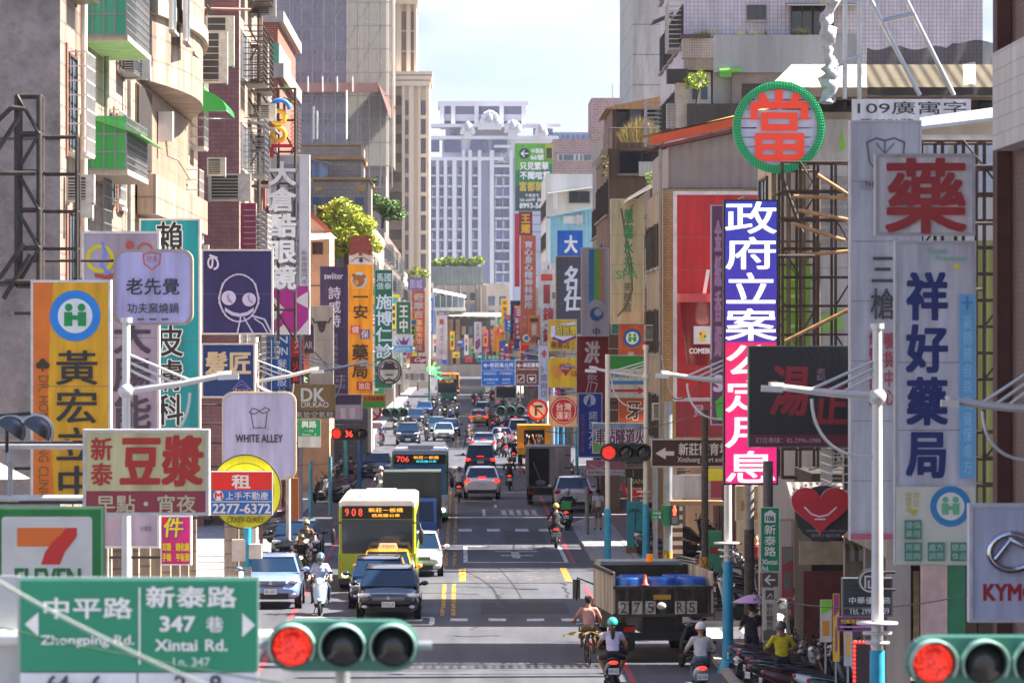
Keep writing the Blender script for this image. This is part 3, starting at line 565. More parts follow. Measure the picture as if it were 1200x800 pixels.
for px in(343,365,378,390,413,423):b.box(XX(px,y)-.15,XX(px,y)+.15,y-.25,y-.06,8,92,M('9a97a0',.8))
b.build('pilaster',T1)
T1s=thing('scaffold','tube scaffold and dust netting shrouding the grey tower','scaffolding',(XX(440,y),y-2,0))
b=MB();b.quad((x0,y-2,ZZ(195,y)),(xr-6,y-2,ZZ(195,y)),(xr-6,y-2,92),(x0,y-2,92),SHEER('9b97ab',.42));b.quad((xr-6,y-2,ZZ(195,y)),(xr+1.2,y+.5,ZZ(195,y)),(xr+1.2,y+.5,92),(xr-6,y-2,92),SHEER('8d8880',.5));b.quad((xr+1.2,y+.5,ZZ(195,y)),(xr+1.2,y+20,ZZ(195,y)),(xr+1.2,y+20,92),(xr+1.2,y+.5,92),SHEER('a8a196',.5));b.build('dust_net',T1s)  # one net: lavender front and warmer sides have shade and sun painted in
b=MB();sm=M('8f8a88',.5,.4)
for k in range(13):x=x0+(xr+1-x0)*k/12;b.tube([(x,y-2.3,ZZ(220,y)),(x,y-2.3,92)],.09,sm,5)
for k in range(18):z=ZZ(195,y)+k*3.6;b.tube([(x0,y-2.3,z),(xr+1,y-2.3,z)],.06,sm,5)
for k in range(0,18,2):
 for i in range(5):z=ZZ(195,y)+k*3.6;x=x0+i*3.9;b.tube([(x,y-2.25,z),(x+3.9,y-2.25,z+7.2)],.05,sm,4)
b.build('tubes',T1s)
b=MB();z=ZZ(103,y);b.box(x0,XX(444,y),y-5,y-2.4,z-.9,z+.5,SHEER('a8766c',.85));b.add([(XX(444,y),y-5,z+.3),(XX(462,y),y+3,z-2.5),(XX(462,y),y+16,z-2.5),(XX(444,y),y+16,z+.3),(XX(458,y),y-4,z-5),(XX(462,y),y+3,z-4)],[(0,1,2,3),(0,4,5,1)],M('6b4a44',.7));b.build('catch_platform',T1s)
b=MB()
for px in(345,362,379,396,414):b.tube([(XX(px,y),y-5.2,ZZ(110,y)),(XX(px,y),y-5.2,ZZ(92,y))],.12,M('d0ccc8',.5),5)
for px,p0,p1 in((369,127,165),(373,132,165),(407,108,165)):b.tube([(XX(px,y),y-5.4,ZZ(p1,y)),(XX(px,y),y-5.4,ZZ(p0,y))],.16,M('d8d4d0',.5),5)
b.build('pole',T1s)
y=735;T2=thing('tower_block','cream classical apartment tower with tall pilasters, heavy cornice and stacked balconies','tower',(XX(480,y),y,0))
STN=M('d2c4b2',.8,0,.12,.15,streak=1);SH=M('8f8072',.85,0,.15,.3)
b=MB();b.box(XX(455,y),XX(471,y),y+3,y+30,0,ZZ(92,y),STN);b.box(XX(471,y),XX(503,y),y,y+26,0,ZZ(100,y),STN);b.box(XX(455,y),XX(488,y),y+3,y+24,ZZ(92,y),78,STN);b.build('wall',T2)
b=MB()
for a0,a1,h0,h1 in((452,507,88,84),(453,506,94,89),(455,504,101,95),(454,490,4,0)):b.box(XX(a0,y),XX(a1,y),y-.8,y+28,ZZ(h0,y),ZZ(h1,y)-.002,STN)
b.build('cornice',T2)
for p0,p1 in((471,474.5),(479,485),(490,493),(499,503)):MB().box(XX(p0,y),XX(p1,y),y-.5,y-.02,3,ZZ(101,y),STN).build('pilaster',T2)
for p0,p1 in((456,459),(464,470),(476,481),(485,488)):MB().box(XX(p0,y),XX(p1,y),y+2.2,y+2.98,ZZ(83,y),ZZ(4,y),STN).build('pilaster',T2)
for q in range(10):
 zc=ZZ(118+q*22.5,y)
 b=MB();b.box(XX(474.6,y),XX(478.8,y),y-.2,y-.02,zc-2.4,zc,M('6e6a70',.5));b.build('window',T2);b=MB();b.box(XX(493.2,y),XX(498.8,y),y-.2,y-.02,zc-2.4,zc,M('66636b',.5));b.build('window',T2)
 b=MB();b.box(XX(493,y),XX(499,y),y-.6,y-.21,zc-3.0,zc-2.4,STN);b.build('window_ledge',T2);b=MB();b.box(XX(456,y),XX(470.8,y),y+1.8,y+3.05,zc-2.2,zc-1.0,M('a8988c',.8));b.box(XX(456,y),XX(470.8,y),y+2.9,y+2.98,zc-.9,zc+1.0,SH);b.box(XX(458,y),XX(470.8,y),y+1.6,y+1.8,zc-.9,zc-.7,M('c79f6c',.7));b.build('balcony',T2)
for q in range(3):
 b=MB();zc=ZZ(18+q*24,y);b.box(XX(470.2,y),XX(475.8,y),y+2.9,y+2.98,zc-2.2,zc+.8,SH);b.build('window',T2);b=MB();b.box(XX(481.2,y),XX(484.8,y),y+2.9,y+2.98,zc-2.2,zc+.8,SH);b.build('window',T2)
y=1400;T3=thing('tower_block','white ornate tower block with crowned parapet and blue shaded windows','tower',(XX(580,y),y,0))
WT=M('d6d6de',.7,0,.08,.05);BL=GLASS('46527a',.25);bx_=lambda b,p0,q0,p1,q1,dy,m,th=3:b.box(XX(p0,y),XX(p1,y),y+dy,y+dy+th,ZZ(q1,y),ZZ(q0,y),m)
b=MB();bx_(b,503,185,655,420,2,M('9da3ba',.8,0,.08,.05),30);bx_(b,518,160,655,186,3,WT,26);bx_(b,522,146,600,161,5,WT,22);bx_(b,516,122,616,147,6,M('6f7490',.7),22);b.build('wall',T3)  # white main wall painted blue-grey for the shade on its front
b=MB();bx_(b,513,118,619,123.5,3.5,WT,28);bx_(b,502,145,657,149,1.2,WT,8);bx_(b,505,159,655,163,1.4,WT,8);bx_(b,502,184,590,188,.2,WT,6);b.build('cornice',T3)
for px in(518,531,558.5,588,614):b=MB();bx_(b,px-2.6,123,px+2.6,147,3.6,WT,2.2);b.build('column',T3)
for p0,p1 in((521,528),(534,556),(561.5,585.5),(591,611.5)):b=MB();bx_(b,p0,133,p1,141,5.4,M('c9c8d2',.7),.55);b.build('crown_railing',T3)
b=MB()
for cx,cz,r,hh in((574,138,9,12),(548,148,6,7),(601,146,7,9),(634,150,5,8)):
 b=MB()
 for k in range(26):a=math.pi*k/25;b.ell((XX(cx+r*math.cos(a)*(1.2 if k%2 else 1),y),y+.6,ZZ(cz+8-hh*math.sin(a)*(1.25 if k%3 else 1),y)),(.6,.5,.6),WT,7,5)
 bx_(b,cx-r*.8,cz-hh*.5,cx+r*.8,cz+14,.9,WT,2);b.ell((XX(cx,y),y+.4,ZZ(cz,y)),(1.1,.7,1.6),M('b4b3c0',.7),10,8);b.build('crown_ornament',T3)
b=MB();bx_(b,560,142,588,152,.7,WT,2);b.build('crown_base',T3)
for p0,p1 in((520,540),(551,572),(576,594),(505,515)):b=MB();bx_(b,p0,164,p1,178,1.8,BL,.3);b.build('window',T3)
for p0,p1 in((528,535),(540,551),(625,632),(640,648)):b=MB();bx_(b,p0,150,p1,158,2.3,BL,.6);b.build('window',T3)
for p0,p1 in((503,505),(511,514.5),(520,524),(530,535),(541.5,545),(549,553),(560,564),(574,579),(597,601)):b=MB();bx_(b,p0,186 if p0<540 else 176,p1,420,.1,WT,1.8);b.build('pilaster',T3)
cols=((505.4,510.6),(514.8,519.6),(524.4,529.6),(535.4,541),(553.4,559.6),(564.4,573.6))
mw={}
for q in range(11):
 zc=200+q*12.6
 for p0,p1 in cols[:5]+((580,588),(588.8,596.6)):
  wd=XX(p1,y)-XX(p0,y)
  tn=(q*7+int(p0)*5)%4;kk=(wd,tn)
  if kk not in mw:f=MB();f.box(-wd/2,wd/2,1.5,1.98,-1.15,1.15,[BL,GLASS('3a4468',.2),GLASS('5f6c94',.3),GLASS('4c5478',.25)][tn]);f.box(-wd/2,-wd/2+wd*.3*tn/3+.01,1.45,1.499,-1.1,1.1,M('b9bccb',.7));f.box(-wd/2,wd/2,.9,1.95,-1.75,-1.16,WT);mw[kk]=f.mesh('window')
  o=bpy.data.objects.new('window',mw[kk]);place(o,T3);o.location=Vector((XX((p0+p1)/2,y),y,ZZ(zc,y)))-base(T3)
b=MB()
for k in range(7):a=math.pi*k/6;b.bar((XX(588,y),y+1,ZZ(190,y)),(XX(588+9*math.cos(a),y),y+1,ZZ(190-9*math.sin(a),y)),.35,.3,WT)
bx_(b,579,170,598,173,.3,WT,1.6);bx_(b,579,193,598,196,.3,WT,1.6);b.build('fan_ornament',T3)
y=620;T4=thing('office_block','mauve brick office block with a stair tower and thin aerials','office block',(XX(690,y),y,0))
PBR=TILE('a08483','917676',.9,.35,.05,.8,mortar_c='b39b98',dirt=.15)
b=MB();b.box(XX(648,y),XX(800,y),y,y+20,0,ZZ(163,y),PBR);b.box(XX(693,y),XX(800,y),y-.4,y+16,ZZ(163,y),ZZ(115,y),PBR);b.build('wall',T4)
b=MB();b.box(XX(653,y),XX(698,y),y-.12,y-.03,ZZ(188.5,y),ZZ(180.5,y),WHW);b.build('window_band',T4)
for p0,p1 in((655,659),(660.5,672),(675,677),(680,682),(684,693),(694.5,698)):MB().box(XX(p0,y),XX(p1,y),y-.2,y-.13,ZZ(187.8,y),ZZ(181.2,y),GLASS('59606a',.2)).build('window',T4)
b=MB()
for px,q in((719,96),(728,96),(736,101)):b.tube([(XX(px,y),y+4,ZZ(115,y)),(XX(px,y),y+4,ZZ(q,y))],.07,M('9a9aa2',.5),5);b.bar((XX(px-1.5,y),y+4,ZZ(q+5,y)),(XX(px+1.5,y),y+4,ZZ(q+5,y)),.08,.08,M('9a9aa2',.5))
b.build('aerial',T4)
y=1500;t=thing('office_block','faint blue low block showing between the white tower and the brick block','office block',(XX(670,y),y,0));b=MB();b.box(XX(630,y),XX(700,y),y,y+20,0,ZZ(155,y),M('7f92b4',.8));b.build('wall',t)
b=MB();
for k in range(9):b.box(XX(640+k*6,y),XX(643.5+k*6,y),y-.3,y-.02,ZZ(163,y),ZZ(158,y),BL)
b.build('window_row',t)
# beige terrace house and gable on the left behind the signs
y=272;T5=thing('terrace_house','beige tiled house with stepped roof terraces and orange coping','house',(XX(380,y),y,0))
BEI=TILE('b5a494','ab9988',.5,.25,.012,.7,dirt=.2)
b=MB();b.box(-16,XX(431,y),y,y+14,0,ZZ(208,y),BEI);b.box(-16,XX(422,y),y+3,y+14,ZZ(208,y),ZZ(168,y),BEI);b.build('wall',T5)
b=MB();cp=M('c99a62',.7,0,.15,2);b.box(-16,XX(434,y),y-.2,y+14,ZZ(211,y)+.01,ZZ(208,y)-.0,cp);b.box(-16,XX(425,y),y+2.8,y+14,ZZ(185,y),ZZ(181,y),cp);b.box(-16,XX(422,y),y+2.9,y+14.1,ZZ(168,y)+.01,ZZ(166,y),cp);b.build('coping',T5)
b=MB();b.box(XX(369,y),XX(379,y),y-.06,y-.01,ZZ(224,y),ZZ(218,y),M('d3a86a',.7));b.box(XX(417,y),XX(429,y),y-.06,y-.01,ZZ(224,y),ZZ(217,y),M('d3a86a',.7));b.build('vent_panel',T5)
for p0,p1,q0,q1 in((365,406,231,243),(416,426,231,241)):MB().box(XX(p0,y),XX(p1,y),y-.05,y-.01,ZZ(q1,y),ZZ(q0,y),PANE2).build('window',T5)
t=thing('tarpaulin_canopy','pale blue tarpaulin under a small tin roof on the beige terrace','canopy',(XX(374,y),y+1,ZZ(208,y)));b=MB();b.add([(XX(364,y),y+.4,ZZ(187,y)),(XX(389,y),y+.4,ZZ(192,y)),(XX(389,y),y+2.5,ZZ(190,y)),(XX(364,y),y+2.5,ZZ(185,y))],[(0,1,2,3)],M('b9b7b4',.5));b.build('tin_roof',t)
b=MB();b.add([(XX(365,y),y+.6,ZZ(207,y)),(XX(371,y),y+.9,ZZ(206,y)),(XX(377,y),y+.5,ZZ(208,y)),(XX(384,y),y+.8,ZZ(206,y)),(XX(384,y),y+.8,ZZ(192,y)),(XX(377,y),y+.6,ZZ(191,y)),(XX(371,y),y+.9,ZZ(190,y)),(XX(365,y),y+.6,ZZ(189,y))],[(0,1,6,7),(1,2,5,6),(2,3,4,5)],M('a9b4cc',.6,0,.2,2));b.build('tarpaulin',t)
y=236;t=thing('gabled_house','peach rendered gable with red tile verge behind the optician sign','house',(XX(370,y),y,0))
b=MB();b.prism([(-13,0),(XX(386,y),0),(XX(386,y),ZZ(272,y)),(XX(360,y),ZZ(248,y)),(-13,ZZ(270,y))],y,y+9,M('d9ab8c',.8,0,.15,1));b.build('wall',t)
b=MB();b.bar((XX(360,y),y-.1,ZZ(247,y)),(XX(387,y),y-.1,ZZ(272,y)),.3,.22,M('a8503c',.7));b.build('verge',t)
b=MB();b.add([(XX(363,y),y-1.6,ZZ(282,y)),(XX(396,y),y-1.6,ZZ(280,y)),(XX(385,y),y,ZZ(272,y)),(XX(363,y),y,ZZ(272,y))],[(0,1,2,3)],M('d9d2c2',.6));b.build('canopy',t)
MB().box(XX(366,y),XX(378,y),y-.06,y-.01,ZZ(298,y),ZZ(284,y),PANE).build('window',t)
# far end of the street: grey parapet with roof garden, white gallery, cream block
y=960;t=thing('corner_building','beige corner block with a green roof garden where the street bends','building',(XX(545,y),y,0))
b=MB();b.box(XX(512,y),XX(570,y),y,y+30,0,ZZ(334,y),M('b3a594',.8,0,.2,.5,streak=1));b.box(XX(505,y),XX(566,y),y+2,y+28,ZZ(334,y),ZZ(312,y),M('87918f',.8,0,.15,.4));b.build('wall',t)
b=MB();b.box(XX(566,y),XX(597,y),y+.5,y+26,0,ZZ(332,y),M('d3c3b0',.8,0,.15,.5));b.build('bright_wing',t)
for q in range(3):
 for px in(572,585):b=MB();b.box(XX(px,y),XX(px+8,y),y+.4,y+.48,ZZ(358+q*17,y),ZZ(347+q*17,y),PANE2);b.box(XX(px-1,y),XX(px+9,y),y-.1,y+.39,ZZ(361+q*17,y),ZZ(358.5+q*17,y),WHW);b.build('window',t)
for q in range(3):
 for px in(515,524,533,542,551):b=MB();b.box(XX(px,y),XX(px+5,y),y-.2,y-.02,ZZ(352+q*14,y),ZZ(343+q*14,y),PANE if(px+q)%3 else PANE2);b.box(XX(px-.6,y),XX(px+5.6,y),y-.7,y-.02,ZZ(353.5+q*14,y),ZZ(352+q*14,y),WHW);b.build('window',t)
b=MB()
for px in(512.5,521,539,558,563):b.tube([(XX(px,y),y-.4,ZZ(420,y)),(XX(px,y),y-.4,ZZ(335,y))],.16,M('7a7068',.7),5)
b.build('drain_pipes',t);b=MB()
for k in range(12):px=507+k*5;b.box(XX(px,y),XX(px+.5,y),y+1.7,y+1.9,ZZ(334,y),ZZ(313,y),M('6f7876',.8))
b.build('panel_joints',t)
y=935;b=MB();b.add([(XX(500,y),y,ZZ(340,y)),(XX(546,y),y,ZZ(349,y)),(XX(546,y),y+12,ZZ(345,y)),(XX(500,y),y+12,ZZ(336,y))],[(0,1,2,3)],M('d9d7d2',.5));b.build('gallery_roof',t)
b=MB();b.box(XX(500,y),XX(546,y),y+.5,y+12,ZZ(364,y),ZZ(360,y),WHW);b.box(XX(500,y),XX(544,y),y+5,y+5.1,ZZ(361,y),ZZ(346,y),PANE2)
for k in range(7):x=XX(502+k*7,y);b.tube([(x,y+.7,ZZ(362,y)),(x,y+.7,ZZ(345,y))],.1,WHW,6)
b.build('gallery',t)
b=MB();b.add([(XX(526,y),y-3,ZZ(370,y)),(XX(592,y),y-3,ZZ(371,y)),(XX(592,y),y+10,ZZ(366,y)),(XX(526,y),y+10,ZZ(366,y))],[(0,1,2,3)],M('b8b59a',.7));b.build('street_canopy',t)
b=MB();b.box(XX(520,y),XX(575,y),y+4,y+4.2,ZZ(427,y),ZZ(372,y),M('4a443e',.8,0,.3,.8));b.build('recess_shade',t)  # flat dark sheet painted as the shadowed recess under the canopy
for q in range(3):
 for px in(541,549,557,565):b=MB();b.box(XX(px,y),XX(px+5,y),y+3.7,y+3.98,ZZ(392+q*14,y),ZZ(382+q*14,y),[PANE2,M('b5a890',.7),M('6a7a80',.4)][(px+q)%3]);b.build('window',t)
for px in(522,526,534):MB().box(XX(px,y),XX(px+5,y),y+2,y+3.9,ZZ(428,y),ZZ(374,y),M('9b7f66',.8,0,.25,.6)).build('pillar',t)
y=1250;t=thing('far_block','hazy beige block closing the end of the street','building',(XX(540,y),y,0));b=MB();b.box(XX(505,y),XX(600,y),y,y+20,0,ZZ(385,y),M('a39a90',.8,0,.15,.3));b.build('wall',t)
b=MB()
for j in range(2):
 for i in range(9):b.box(XX(508+i*9,y),XX(513+i*9,y),y-.2,y-.02,ZZ(402+j*14,y),ZZ(394+j*14,y),PANE)
b.build('window_row',t)
# ================================================================ signs
def put(mb,text,x0,y0,x1,y1,d,z,m,bold=0,shear=0,vert=False,rot=False):
 """Glyphs of text fitted to the box (photograph pixels) on the plane at depth d - z."""
 k=(d-z)/F
 def flat(s,a0,b0,a1,b1,cell):
  vs,fs,bb=glyph(s)
  u0,v0,u1,v1=(.04,-.08,.96,.845)if cell else bb
  if rot:pts=[((v-v0)/(v1-v0),(u-u0)/(u1-u0))for u,v in vs];pts=[(1-p if False else p,q)for p,q in pts]
  out=[]
  for u,v in vs:
   p,q=(u-u0)/(u1-u0),(v-v0)/(v1-v0)
   if rot:p,q=q,1-p
   p+=shear*q
   out.append((a0+p*(a1-a0),b1-q*(b1-b0)))
  e=bold*(b1-b0)
  offs=[(0,0)]if not bold else[(0,0),(e,e),(-e,e),(e,-e),(-e,-e),(e*1.3,0),(-e*1.3,0)]
  for i,(ox,oy)in enumerate(offs):
   mb.add([((x+ox-CX)*k,d-z-i*.0006,H-(y+oy-HY)*k)for x,y in out],fs,m)
 if vert:
  h=(y1-y0)/len(text);g=h*.06
  for i,c in enumerate(text):
   if c!=' ':flat(c,x0,y0+i*h+g,x1,y0+(i+1)*h-g,True)
 elif all(cjk(c)or c==' ' for c in text)and not rot:
  wd=(x1-x0)/len(text);g=wd*.05
  for i,c in enumerate(text):
   if c!=' ':flat(c,x0+i*wd+g,y0,x0+(i+1)*wd-g,y1,True)
 else:flat(text,x0,y0,x1,y1,False)
def art(t,items,d,rough=.45,emis=0,z0=.006,step=.004):
 ms={};z=z0
 for it in items:
  k=it[0];part={'t':'lettering','v':'lettering','q':'lettering','r':'colour_field'}.get(k,'emblem')
  mb=ms.setdefault((part,len(ms)if part=='lettering' else 0),MB())
  q=lambda x,y:((x-CX)*(d-z)/F,d-z,H-(y-HY)*(d-z)/F)
  mt=lambda h:M(sat(h,1.2),rough,0,.1 if not emis else 0,1.6,emis)
  if k in 'tvq':
   _,s,x0,y0,x1,y1,c=it[:7];bo=it[7]if len(it)>7 else 0;sh=it[8]if len(it)>8 else 0
   put(mb,s,x0,y0,x1,y1,d,z,mt(c),bo,sh,k=='v',k=='q')
  elif k=='r':_,x0,y0,x1,y1,c=it;mb.add([q(x0,y1),q(x1,y1),q(x1,y0),q(x0,y0)],[(0,1,2,3)],mt(c))
  elif k=='c':_,cx,cy,r,c=it;mb.add([q(cx+r*math.cos(a*.2618),cy+r*math.sin(a*.2618))for a in range(24)],[tuple(range(24))],mt(c))
  elif k=='o':
   _,cx,cy,r0,r1,c=it;mb.add([q(cx+r*math.cos(a*.19635),cy+r*math.sin(a*.19635))for r in(r0,r1)for a in range(32)],[(a,(a+1)%32,32+(a+1)%32,32+a)for a in range(32)],mt(c))
  elif k=='p':_,pts,c=it;mb.add([q(*p)for p in pts],[tuple(range(len(pts)))],mt(c))
  elif k=='l':
   _,pts,wd,c=it
   for i,(a,b)in enumerate(zip(pts,pts[1:])):
    dx,dy=b[0]-a[0],b[1]-a[1];L=math.hypot(dx,dy)or 1;nx,ny=-dy/L*wd/2,dx/L*wd/2;ex,ey=dx/L*wd*.3,dy/L*wd*.3
    z+=.0004;mb.add([q(a[0]-ex+nx,a[1]-ey+ny),q(b[0]+ex+nx,b[1]+ey+ny),q(b[0]+ex-nx,b[1]+ey-ny),q(a[0]-ex-nx,a[1]-ey-ny)],[(0,1,2,3)],mt(c))
  z+=step
 for(part,_),mb in ms.items():
  if mb.v:mb.build(part,t)
STEEL=M('4a4340',.6,.3,.3,6);GALV=M('9b9fa3',.45,.5,.2,4)
def rrect(x0,y0,x1,y1,r,n=6):
 o=[]
 for cx,cy,a0 in((x1-r,y0+r,-90),(x1-r,y1-r,0),(x0+r,y1-r,90),(x0+r,y0+r,180)):
  for i in range(n+1):a=R(a0+90*i/n);o.append((cx+r*math.cos(a),cy+r*math.sin(a)))
 return o
def S(name,label,px,d,face,*items,th=.28,frame='e4e0d8',fw=.05,br=True,rnd=0,circ=False,emis=0,group=None,cat='sign',side=None,rough=.45,xf=8.9,nb=2):
 x0,y0,x1,y1=px;X0,X1,Z1,Z0=XX(x0,d),XX(x1,d),ZZ(y0,d),ZZ(y1,d)
 t=thing(name,label,cat,((X0+X1)/2,d,Z0),0,group)
 fm=M(sat(face),rough,0,.24,2.6,emis,streak=1);sm=M(side or frame,.5,0,.15,3)if frame else M(side or '555555',.5)
 b=MB()
 if rnd or circ:
  pl=[(x,y)for x,y in(rrect(x0,y0,x1,y1,rnd)if rnd else[((x0+x1)/2+(x1-x0)/2*math.cos(a*.1571),(y0+y1)/2+(y1-y0)/2*math.sin(a*.1571))for a in range(40)])]
  pl=[(XX(x,d),ZZ(y,d))for x,y in pl]
  b.prism(pl,d,d+th,fm,'y',sm);b.build('panel',t)
  if frame:
   b=MB();n=len(pl);cx,cz=(X0+X1)/2,(Z0+Z1)/2;s=1-fw*2/(X1-X0)
   inn=[(cx+(x-cx)*s,cz+(z-cz)*s)for x,z in pl]
   b.add([(x,d-.015,z)for x,z in pl]+[(x,d-.015,z)for x,z in inn]+[(x,d+.02,z)for x,z in pl],[(i,(i+1)%n,n+(i+1)%n,n+i)for i in range(n)]+[(i,(i+1)%n,2*n+(i+1)%n,2*n+i)for i in range(n)],sm);b.build('frame',t)
 else:
  b.box(X0+.004,X1-.004,d,d+th,Z0+.004,Z1-.004,fm);b.build('panel',t)
  if frame:
   b=MB();e=d-.018
   b.box(X0,X1,e,d+th+.004,Z1-fw,Z1,sm);b.box(X0,X1,e,d+th+.004,Z0,Z0+fw,sm);b.box(X0,X0+fw,e,d+th+.004,Z0+fw,Z1-fw,sm);b.box(X1-fw,X1,e,d+th+.004,Z0+fw,Z1-fw,sm);b.build('frame',t)
 if Z1-Z0>2.2 and not rnd and not circ:
  b=MB();sm_=M('77736e',.7)
  for q in range(1,int((Z1-Z0)/1.15)):z=Z0+q*1.15;b.box(X0+fw,X1-fw,d-.004,d-.0005,z-.006,z+.006,sm_)
  b.build('panel_seam',t)
 if br:
  s=1 if(X0+X1)>0 else-1;xo=max(s*X0,s*X1)
  if xo<xf-.05:
   for k in range(nb):
    z=Z0+(Z1-Z0)*(.15+.7*k/max(1,nb-1));b=MB();b.tube([(s*(xo-.02),d+th/2,z),(s*xf,d+th/2,z)],.035,STEEL,6);b.build('bracket',t)
  else:
   b=MB();b.tube([(s*(xo-.3),d+th*.5,Z0+.3),(s*(xo-.3),d+th+1.0,Z0+.3)],.035,STEEL,6);b.build('bracket',t)
 art(t,items,d,rough,emis)
 return t
def nhi(cx,cy,r,bg='e9ede9',ring='2b7bbd',fig='1d8a4e'):
 """Round health emblem: blue ring, two green figures joined like an H."""
 it=[('c',cx,cy,r,ring),('c',cx,cy,r*.68,bg)]
 for s in(-1,1):it+=[('c',cx+s*r*.25,cy-r*.33,r*.15,fig),('r',cx+s*r*.27-r*.16,cy-r*.15,cx+s*r*.27+r*.16,cy+r*.4,fig)]
 it+=[('r',cx-r*.2,cy-r*.02,cx+r*.2,cy+r*.15,fig)]
 return it
W_='e8e6e2'
# ---------------- sunny side, near to far
S('shop_sign','tall yellow clinic sign with orange stripe, blue ring emblem and bold black characters',(36,328,130,588),90,'e8ab1e',('p',[(37,330),(62,330),(58,400),(56,470),(60,530),(64,587),(37,587)],'d9792a'),*nhi(88,370,30,ring='2f86c9'),('v','黃宏立中',66,408,114,632-44,'2b2a2c',.012),('q','DR. HONG YANG CLINIC',45,440,57,586,'7a5a2a'),('c',50,424,4,'3a2f22'),('c',46,428,4,'3a2f22'),('c',54,428,4,'3a2f22'),('r',49,428,51,435,'3a2f22'),th=.35)
S('shop_sign','lavender rounded square sign with orange badge above three dark characters',(133,292,226,381),93,'c3bfe2',('l',[(168,298),(169,309),(178,316),(187,309),(188,298),(178,296),(168,298)],1.5,'c9634e'),('t','功夫',171,299,185,307,'c9634e'),('t','老先覺',147,326,211,345,'3b3a45',.012),('t','功夫窯燒鍋',149,355,210,367,'4a4955',.008),('r',161,373,169,375,'3f6b5a'),('r',175,373,183,375,'3f6b5a'),('r',189,373,197,375,'3f6b5a'),rnd=13,th=.3,frame='d6d4e6',side='b5a392')
S('shop_sign','pale grey mauve vertical sign with coloured swirls and brush characters, behind the lavender sign',(96,271,187,642),99,'b3a6b4',('o',117,303,12,17,'cfc23a'),('l',[(120,285),(124,296),(119,310),(128,322)],4,'7f8fcf'),('c',152,287,5,'a8564a'),('o',170,294,7,10,'b06a5a'),('l',[(112,322),(124,325),(136,322)],4,'a05040'),('v','大腸能',134,372,176,505,'4a444c',.02),('v','小火鍋',136,520,150,600,'55505a'),('t','大腸能',164,616,178,622,'6a5f6a'),th=.3)
S('shop_sign','turquoise vertical sign with white edged black brush characters',(163,256,235,503),118,'17939c',('v','賴  皮膚科',184,258,214,500,'e9efee',.045),('v','賴  皮膚科',184,258,214,500,'1f2528',.012),th=.3)
xs=[(240,292),(248,300)]
face=[('l',[(280+23*math.cos(a*.42+o)*(1+.05*math.sin(3*a)),349+28*math.sin(a*.42+o))for a in range(31)],1.4,'cfcce6')for o in(0,.2)]
S('shop_sign','navy square sign with white scribbled round eyed face',(236,292,320,392),128,'332f62',*face,('c',268,349,8.5,'cfcce6'),('c',292,351,8,'cfcce6'),*[('l',[(264,361+q),(272,366+q),(281,368+q),(290,366+q),(297,361+q)],1.3,'cfcce6')for q in(0,1.4,2.8)],*[('l',[(268+q*24,344),(262+q*24+5,352),(272+q*24,355),(265+q*24,346)],.7,'77739c')for q in(0,1)],('l',[(282,372),(278,391)],1.6,'cfcce6'),('l',[(286,372),(297,391)],1.6,'cfcce6'),('l',[(296,370),(310,374),(318,390)],2,'cfcce6'),('l',[(298,373),(308,380),(314,391)],1.4,'cfcce6'),('t','の',243,298,259,317,'e2e0f0',.02,-.2),('l',[(246,299),(254,302)],2.4,'e2e0f0'),th=.25)
S('shop_sign','navy blue hair salon sign with gold edged lettering',(236,402,299,466),134,'1d3f78',('t','髮匠',240,412,295,438,'d8c9a8',.03),('l',[(272,456),(283,445),(294,456),(272,456),(283,450),(294,456)],.8,'8f7fc0'),('t','dome',273,455,297,462,'c9b98a',.02),th=.25)
S('shop_sign','maroon blank panel on a rusty steel frame above the navy face sign',(253,238,300,294),152,'6d2244',frame=None,side='5a1d38',th=.12)
S('shop_sign','tall light grey optician sign with raised white characters and purple arrow pattern at its foot',(316,181,363,392),162,'a3a4ab',('r',351,182,362,335,'cfcfd4'),('p',[(318,335),(363,335),(363,392),(318,392)],'a8368e'),('p',[(318,345),(334,362),(318,379)],'dad7da'),('p',[(363,340),(344,352),(363,362)],'dad7da'),('p',[(363,372),(346,392),(363,392)],'dad7da'),('p',[(320,392),(332,380),(344,392)],'dad7da'),('v','台灣之星',336,208,350,312,'5b5b62',.01),('t','STAR',336,193,350,198,'55555c',.01),('v','新泰旗艦門市',353,293,360,334,'6a6a70'),th=.5,frame='d9d9dc')
t=thing('channel_lettering','raised white optician characters standing on a black steel rack','lettering',(XX(330,160),160,ZZ(340,160)))
b=MB();put(b,'大倉酷眼鏡',315,188,346,340,160.0,.3,M('dfe0e4',.4),.03,0,True);m_=b
b2=MB();put(b2,'大倉酷眼鏡',317,190,348,342,160.0,.18,M('77777f',.5),.03,0,True);b2.build('lettering_return',t);b.build('lettering',t)
b=MB();d=161.3
for px in(303,326,346):b.tube([(XX(px,d),d,ZZ(400,d)),(XX(px,d),d,ZZ(103,d))],.06,STEEL,6)
for q in range(104,400,37):b.tube([(XX(303,d),d,ZZ(q,d)),(XX(346,d),d,ZZ(q,d))],.045,STEEL,6)
for q in range(104,360,74):b.tube([(XX(303,d),d,ZZ(q,d)),(XX(346,d),d,ZZ(q+74,d))],.035,STEEL,5)
b.build('steel_rack',t)
t=thing('channel_lettering','big blue, yellow and red curved letter shapes on the top of the black rack','lettering',(XX(330,160),160,ZZ(185,160)))
k=160/F;ring=lambda cx,cy,r,a0,a1:[((cx+r*math.cos(R(a))-CX)*k,160.3,H-(cy-r*math.sin(R(a))-HY)*k)for a in range(a0,a1+1,12)]
MB().tube(ring(328,128,11,0,180),.085,M('2f78c8',.4),8).build('blue_letter',t);MB().tube(ring(326,137,7.5,0,360),.085,M('e3b52a',.4),8).build('yellow_letter',t);MB().tube(ring(326,157,7.5,0,360),.085,M('e3b52a',.4),8).build('yellow_letter',t)
